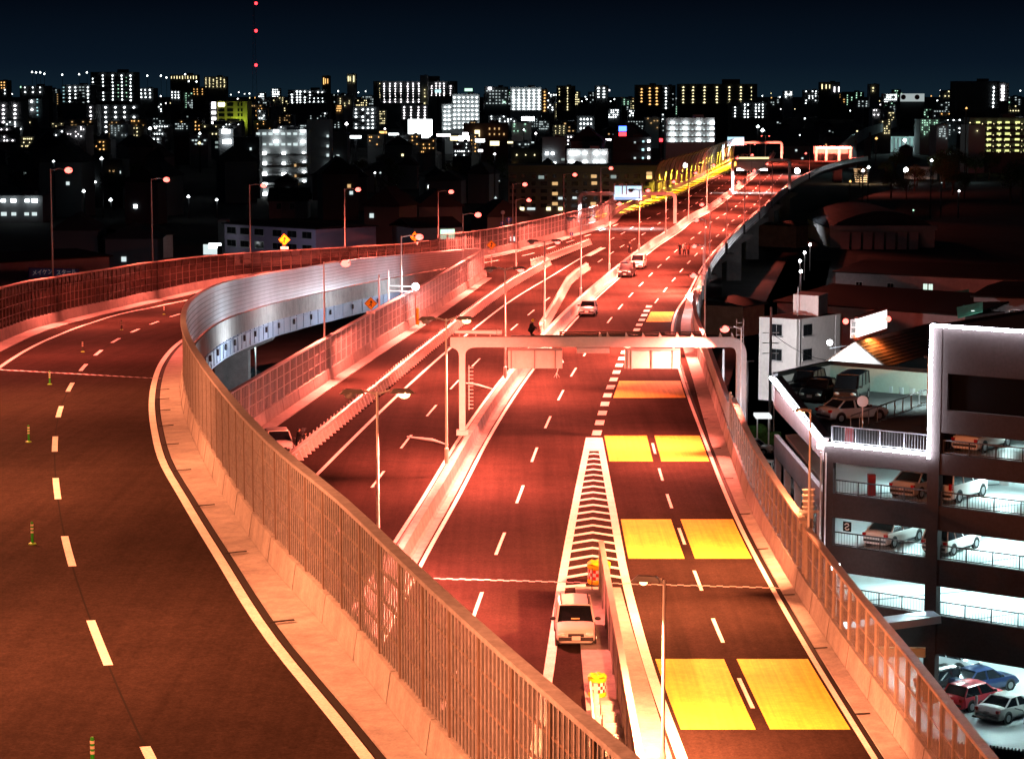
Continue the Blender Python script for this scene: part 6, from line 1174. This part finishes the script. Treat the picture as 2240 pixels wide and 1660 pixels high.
COLN = {'w': 'white', 'W': 'bright white', 'p': 'pinkish', 'y': 'yellowish', 'o': 'orange', 'm': 'pale', 'g': 'green', 'x': 'amber', 'd': 'dim', 'c': 'cyan'}
# mid-rise blocks between the named ones, a few windows lit
rb = random.Random(23)
for k in range(215):
    px = rb.uniform(0, 2230); py = rb.uniform(193, 276); Y = 3200-(py-196)*27+rb.uniform(-150, 150); w = rb.uniform(14, 44)
    if 1560 < px < 1900 and py > 225: continue
    if 870 < px < 970 and py > 225: continue
    nf, nb = rb.randint(3, 7), rb.randint(3, 7); key = rb.choice('wwmypmoyggxm')
    t, X0, X1, z = block('mid_rise_block', '%s-lit mid-rise block %s' % (COLN[key], near(px, py)), px-w/2, px+w/2, py, Y, 18, rb.choice((CW1, CW2, CW2, CW3))); t['group'] = 'mid-rise blocks in the far city'
    lights(t, rng(px-w/2+2, px+w/2-2, nb), [py+3+5*q for q in range(nf)], Y, key, rb.uniform(2.0, 3.8), rb.uniform(1.8, 3.0), rb.uniform(.25, .75), .5, False, rnd=rb)
for k in range(46):
    px = rb.uniform(0, 1560); py = rb.uniform(262, 312); Y = 1280-(py-262)*6.5; w = rb.uniform(26, 64)
    if 540 < px < 740 or 860 < px < 1060 and py < 290 or 1300 < px < 1480: continue
    nf, nb = rb.randint(3, 5), rb.randint(3, 7); key = rb.choice('wpmymxwo'); py_ = py
    t, X0, X1, z = block('terrace_block', '%s-lit low terrace block %s' % (COLN[key], near(px, py)), px-w/2, px+w/2, py, Y, 12, rb.choice((CW1, CW2, CW2))); t['group'] = 'low terrace blocks in the middle distance'
    for q in range(nf): shared('gallery_slab', unit_box(CW2), t, ((X0+X1)/2, Y-.5, PZ(py+8+8*q, Y)), (X1-X0, 1.0, .35))
    lights(t, rng(px-w/2+3, px+w/2-3, nb), [py+5+8*q for q in range(nf)], Y, key, rb.uniform(3.4, 6), rb.uniform(2.8, 4.2), rb.uniform(.2, .6), .6, False, rnd=rb)
# scattered street lamps and lit windows far off
groups = {}
def far_lamp(px, py, Y, k, w, h):
    c = PY(px, py, Y); s = Y/FPX; t = thing('distant_lamp', '%s point of light %s' % (COLN.get(k, 'small'), near(px, py)), 'lamp', (c.x, Y, GZ), group='far points of light across the city')
    shared('lamp_globe_glow', hat(em(k)), t, c, (w*s, .5, h*s)); m_ = unit_box(CW1); shared('lamp_post', m_, t, (c.x, Y+.6, (GZ+c.z)/2), (.35, .35, max(.5, c.z-GZ)))  # hat solid shapes the glow around the lamp into the mesh
for px, py in ((70, 158), (79, 159), (88, 159), (97, 162), (136, 164), (173, 163), (190, 159), (216, 160), (322, 166), (108, 281), (129, 277), (413, 178), (405, 163), (352, 166), (364, 170), (430, 179)): far_lamp(px, py, 2600, 'w', 4.4, 3.6)
for k in range(230):
    px = rs.uniform(0, 2235); py = 196+abs(rs.gauss(0, 1))*30
    far_lamp(px, py, 3900-(py-196)*24 if py < 290 else 1500, rs.choice('wwwwppyyom'), rs.uniform(2, 4.2), rs.uniform(2, 3.6))
for px, py, k, w in ((328, 281, 'W', 9), (340, 280, 'w', 6), (318, 303, 'p', 22), (436, 313, 'y', 9), (437, 292, 'w', 7), (222, 347, 'w', 9), (183, 418, 'w', 9), (412, 430, 'w', 9), (117, 353, 'w', 6), (242, 437, 'w', 10), (474, 437, 'w', 8), (820, 378, 'w', 6), (832, 378, 'm', 6), (758, 271, 'p', 10), (842, 282, 'p', 6), (1146, 284, 'w', 5), (1172, 292, 'p', 7), (1658, 277, 'w', 9), (1668, 285, 'w', 11), (1092, 396, 'm', 3), (1084, 433, 'm', 8), (1082, 337, 'p', 7), (2038, 351, 'w', 8), (2098, 418, 'p', 6), (1998, 460, 'g', 5), (2217, 505, 'm', 7), (1917, 303, 'o', 8), (1860, 397, 'o', 7), (1888, 373, 'p', 9), (1900, 366, 'w', 9), (1756, 497, 'm', 4), (2114, 237, 'o', 6), (2060, 400, 'm', 3)): far_lamp(px, py, 1000 if py < 330 else 640, k, w*.9, w*.7)
# lit stairs and red-lit yard at the far right of the viaduct
t = thing('lit_stairs', 'flight of lit outdoor steps beside the far viaduct', 'stairs', P(1880, 400, GZ)); Ys = 880
for k in range(7): m_ = M(); z = PZ(398-k*4.4, Ys); m_.box(((PX(1871, Ys)+PX(1900, Ys))/2, Ys+k*.9, z), (PX(1900, Ys)-PX(1871, Ys), .9, .42)); m_.build('step', CONC, t)
area(t, (PX(1886, Ys), Ys-4, PZ(362, Ys)), 3200, (1, .62, .30), .6, (R(30), 0, 0))  # added light without a lamp body makes the steps look lit
# exit portal at the end of the right parapet
t = thing('barrier_portal', 'red-lit walled portal at the end of the far exit ramp', 'portal', (PX(1822, 792), 792, 0)); Yp = 792; PWALL = mat('portal_wall', (.42, .38, .36), .7)
m_ = M(); m_.box(((PX(1785, Yp)+PX(1862, Yp))/2, Yp+2, PZ(324, Yp)), (PX(1864, Yp)-PX(1784, Yp), 1.2, .9)); m_.build('beam', PWALL, t)
for px in (1786, 1808, 1836, 1861): m_ = M(); m_.box((PX(px, Yp), Yp+2, (0+PZ(324, Yp))/2), (.8, .8, PZ(324, Yp))); m_.build('column', PWALL, t)
m_ = M(); m_.box(((PX(1785, Yp)+PX(1862, Yp))/2, Yp+8, PZ(338, Yp)), (PX(1862, Yp)-PX(1785, Yp), .5, 5)); m_.build('back_wall', PWALL, t)
for px in (1800, 1845): area(t, (PX(px, Yp), Yp-3, 7.5), 14000, RED, .8, (R(25), 0, 0))
# far viaduct climbing away
t = thing('far_viaduct', 'dim far stretch of viaduct wall climbing to the right', 'viaduct', (PX(1880, 1000), 1000, GZ)); VP_ = [PY(1835, 326, 850), PY(1868, 300, 1000), PY(1900, 283, 1150), PY(1960, 266, 1500)]
m_ = M(); m_.sweep(VP_, [(-.3, -3.5), (-.3, 1.2), (.3, 1.2), (.3, -3.5)]); m_.build('viaduct_wall', CW3, t)
for k in range(3): q = VP_[k+0]; m_ = M(); m_.box((q.x, q.y+3, (GZ+q.z)/2), (3, 3, q.z-GZ-3)); m_.build('pier', CW2, t)
point(t, VP_[1]+Vector((-4, -6, 2)), 2600, COOL, .5)
# mast with three red lamps on the left skyline
t = thing('radio_mast', 'tall mast with three red warning lights on the left skyline', 'mast', (PX(560, 2600), 2600, GZ)); zt = PZ(2, 2600)
for dx_ in (-1, 1):
    m_ = M(); m_.bar((PX(560, 2600)+dx_*3, 2600, GZ), (PX(560, 2600)+dx_*.4, 2600, zt), .3); m_.build('mast_leg', CW1, t)
for k in range(24): m_ = M(); z0 = GZ+(zt-GZ)*k/24; z1 = GZ+(zt-GZ)*(k+1)/24; w0 = 3-2.6*k/24; w1 = 3-2.6*(k+1)/24; s_ = 1 if k % 2 else -1; m_.bar((PX(560, 2600)-w0*s_, 2600, z0), (PX(560, 2600)+w1*s_, 2600, z1), .16); m_.build('brace', CW1, t)
for py in (8, 68, 143): m_ = M(); c = PY(560, py, 2598); m_.ball(c, 1.7, 6, 10); m_.build('warning_light', em('r'), t)

# mid-distance houses on the left
t = shed('lilac_building', 'lilac two-storey building with dark windows behind the outer ramp barrier', 491, 690, 490, 430, 412, 14, mat('lilac_wall', (.36, .31, .42), .85, noise=[(.3, .08)]), .4, cat='building', wins=[(a_, a_+.10, z, z+1.1, None) for z in (.5, 2.8) for a_ in (.03, .18, .34, .54, .70, .86)])
m_ = M(); q = PY(478, 486, 432); m_.box((q.x, 440, (GZ+q.z)/2), (1.6, 5, q.z-GZ)); m_.build('side_wing', WALLG, t)
k_ = thing('wall_lamp', 'lamp post lighting the lilac building', 'lamp post', (PX(600, 398), 398, GZ)); m_ = M(); m_.tube([(PX(600, 398), 398, GZ), (PX(600, 398), 398, -4)], .08, 6); m_.build('pole', POLE, k_); m_ = M(); m_.box((PX(600, 398), 398, -4), (.5, .2, .1)); m_.build('lamp_head', HEADM, k_); area(k_, (PX(600, 398), 398.3, -4.1), 420, (.8, .75, 1), .4, (R(70), 0, 0))
t = strip_light('lit_kiosk', 'small bright white kiosk left of the lilac building', 462, 546, 34, 22, 425, 'm', 'kiosk'); q = wloc(t); shared('lit_panel', unit_box(em('w')), t, PY(470, 538, 424), (2.2, .3, .9)); shared('door_panel', unit_box(DWIN), t, PY(481, 550, 424), (.9, .4, 2))
t = shed('gabled_house', 'dim gabled house in front of the white balcony flats', 588, 672, 440, 640, 640, 10, WALLG, 3.2, cat='house', wins=((.2, .32, .6, 2.2, None), (.55, .67, .6, 2.2, None)))
t = shed('shop_hall', 'dark shop hall with a blue lettered fascia at the left edge', -40, 240, 578, 330, 345, 18, WALLG, .6, cat='shop')
bd_ = M(); q0, q1 = PY(62, 597, 329.5), PY(172, 600, 335.5); bd_.bar(q0, q1, .12, 1.5); bo = bd_.build('fascia_board', SIGNB, t)
for px, s_ in ((96, 'メイケン'), (148, 'スタール')): q = PY(px, 595, 331 if px < 100 else 333.6); o_ = text(s_, .85, t, (q.x, q.y-1.1, q.z), mat('faint_letter', (.8, .8, .8), .5, emit=(.6, .8, 1), estr=.12), (math.pi/2, 0, math.atan2(6, q1.x-q0.x)))
t = shed('long_roof_house', 'low dark house with a long pale wall behind the second lamp', 285, 378, 520, 480, 490, 14, WALLG, 2, cat='house'); area(t, (PX(350, 470), 476, PZ(515, 476)), 120, COOL, 1, (R(70), 0, 0))
t = shed('dark_house', 'low house with a green lit wall below the outer barrier lamps', 905, 1010, 500, 420, 424, 10, WALLG, 1.5, cat='house', wins=((.55, .85, .3, 2.0, em('g')),))
# big dim apartment slab in the middle distance
AP = thing('apartment_slab', 'big dim apartment slab with few orange-lit windows behind the lamps', 'building', (PX(1280, 560), 560, GZ)); Yq = 560; x0, x1, zt = PX(1112, Yq), PX(1452, Yq), PZ(362, Yq)
m_ = M(); m_.box(((x0+x1)/2, Yq+7, (GZ+zt)/2), (x1-x0, 14, zt-GZ)); m_.build('wall', mat('apartment_wall', (.22, .20, .19), .9, noise=[(.1, .15)]), AP)
litw = {(1184, 388): 'd', (1214, 402): 'x', (1214, 424): 'x', (1214, 446): 'x', (1299, 386): 'x', (1300, 401): 'x', (1142, 457): 'y', (1158, 457): 'm', (1166, 457): 'm', (1200, 457): 'y', (1226, 457): 'y', (1226, 434): 'm', (1257, 433): 'm', (1298, 446): 'x', (1342, 387): 'd', (1420, 380): 'x', (1420, 388): 'o'}
for r_ in range(5):
    for c_ in range(15):
        px, py = 1122+c_*22.6, 386+r_*16; shared('window', unit_box(DWIN), AP, (PX(px, Yq), Yq-.04, PZ(py, Yq)), (.9 if c_ % 3 else 1.5, .12, .9))
    shared('floor_band', unit_box(CW2), AP, ((x0+x1)/2, Yq-.03, PZ(379+r_*16, Yq)), (x1-x0, .1, .14))
for (px, py), k in litw.items(): shared('lit_window_glow', unit_box(em(k)), AP, (PX(px, Yq), Yq-.12, PZ(py, Yq)), (1.0 if k in 'ym' else 1.3, .12, .75 if k != 'm' else .55))
point(AP, (PX(1300, Yq), Yq-14, 2), 260, (1, .8, .6), .5)

# ------------------------------------------------------------------ trees: trunk, limbs, leafy crown
LEAF = mat('leaf', (.045, .075, .03), .7, noise=[(3, .4)]); BARK = mat('bark', (.06, .045, .035), .9)
def make_tree(h, r_, seed):
    rn = random.Random(seed); tr = M(); tr.tube([(0, 0, 0), (.1, .05, h*.3), (.0, .1, h*.6), (.1, .1, h*.85)], [h*.035, h*.028, h*.018, h*.006], 7); cl = []
    for k in range(9):
        a_ = rn.uniform(0, 6.28); z0 = h*rn.uniform(.3, .65); e_ = Vector((math.cos(a_)*r_*rn.uniform(.5, .9), math.sin(a_)*r_*rn.uniform(.5, .9), z0+h*rn.uniform(.12, .3))); tr.tube([(0, 0, z0), Vector((0, 0, z0)).lerp(e_, .5)+Vector((0, 0, .2)), e_], [h*.014, h*.009, h*.003], 5); cl.append((e_, r_*rn.uniform(.35, .55)))
    cl.append((Vector((0, 0, h*.85)), r_*.5)); lf = M()
    for c_, rr in cl:
        for _ in range(170):
            v = Vector((rn.gauss(0, 1), rn.gauss(0, 1), rn.gauss(0, .8))).normalized()*rr*rn.uniform(.5, 1.05); p = c_+v; s_ = rn.uniform(.10, .2)*max(1, h/8); a = Vector((rn.gauss(0, 1), rn.gauss(0, 1), rn.gauss(0, 1))).normalized()*s_; b = a.cross(Vector((rn.gauss(0, 1), rn.gauss(0, 1), rn.gauss(0, 1)))).normalized()*s_*.6; lf.quad(p-a, p+b, p+a, p-b)
    me = []
    for q, m_, nm in ((tr, BARK, 'trunk'), (lf, LEAF, 'crown')): x_ = bpy.data.meshes.new(nm); x_.from_pydata(q.v, [], q.f); x_.materials.append(m_); me.append(x_)
    return me
TREES = [make_tree(9, 3.2, 3), make_tree(7, 2.8, 8), make_tree(11, 3.6, 15)]
rt = random.Random(5)
def tree(x, y, k, sc, lab, g_='dark trees in the city'):
    t = thing('city_tree', lab, 'tree', (x, y, GZ), rt.uniform(0, 6), g_)
    for me, nm in zip(TREES[k], ('trunk', 'crown')): o = bpy.data.objects.new(nm, me); COL.objects.link(o); o.parent = t; o.scale = (sc,)*3
for px, Y, lab in ((2062, 900, 'tree lit by a lamp right of the white slanting roof'), (2040, 880, 'dark tree in front of the white slanting roof'), (2075, 890, 'second lamp-lit tree right of the white slanting roof'), (248, 690, 'lamp-lit tree by the dim flats behind the first lamp'), (1880, 840, 'dark tree beside the lit steps')): tree(PX(px, Y), Y, rt.randrange(3), 1.1, lab)
for k in range(36):
    Y = rt.uniform(720, 980); px = rt.uniform(1900, 2240) if k % 2 else rt.uniform(0, 1100); tree(PX(px, Y), Y, rt.randrange(3), rt.uniform(.8, 1.3), 'dark leafy tree %s' % near(px, 330))
point(bpy.data.objects['city_tree'], PY(2062, 372, 888), 500, COOL, .4)
# small dark houses filling the blocks, most unlit
HR = mat('house_roof', (.05, .05, .055), .8)
def house_mesh(seed):
    w, d_, h = 8, 9, 5.6; a_ = M(); a_.box((0, 0, h/2), (w, d_, h)); r_ = M(); e = .6; r_.v = [(-w/2-e, -d_/2-e, h), (w/2+e, -d_/2-e, h), (w/2+e, d_/2+e, h), (-w/2-e, d_/2+e, h), (0, -d_/4, h+2.2), (0, d_/4, h+2.2)]; r_.f = [(0, 1, 4), (1, 2, 5, 4), (2, 3, 5), (3, 0, 4, 5), (3, 2, 1, 0)]
    out = []
    for q, m_, nm in ((a_, CW2, 'wall'), (r_, HR, 'roof')): x_ = bpy.data.meshes.new('house_'+nm); x_.from_pydata(q.v, [], q.f); x_.materials.append(m_); out.append((x_, nm))
    return out
HM = house_mesh(0)
for k in range(210):
    Y = rt.uniform(430, 2300); px = rt.uniform(-40, 2280); x = PX(px, Y)
    if Y < 1000 and ROUT.x(min(Y, 900))-22 < x < RPAR.x(min(Y, 815))+26: continue
    if Y < 640 and 480 < px < 700: continue
    if Y < 1250 and px > 1840: continue
    if Y < 560 and px > 1100 and px < 1460: continue
    lit = rt.random() < .45
    t = thing('small_house', ('small lit house %s' if lit else 'small unlit house %s') % near(px, 200+34*FPX/Y), 'house', (x, Y, GZ), rt.uniform(-.4, .4), 'small lit houses in the city' if lit else 'small unlit houses in the city'); sc = rt.uniform(.8, 1.5); szz = rt.choice([1, 1, 1.4, 1.8])
    for me, nm in HM: o = bpy.data.objects.new(nm, me); COL.objects.link(o); o.parent = t; o.scale = (sc, sc, sc*szz)
    if lit:
        for q in range(rt.choice([1, 1, 2])):
            o = bpy.data.objects.new('lit_window_glow', unit_box(em(rt.choice('myxdwm')))); COL.objects.link(o); o.parent = t; s_ = Y/FPX; o.location = (rt.uniform(-3, 3)*sc, -4.55*sc, rt.uniform(1.5, 4.8)*sc*szz); o.scale = (max(.9, 3.2*s_), .15, max(.9, 2.6*s_))
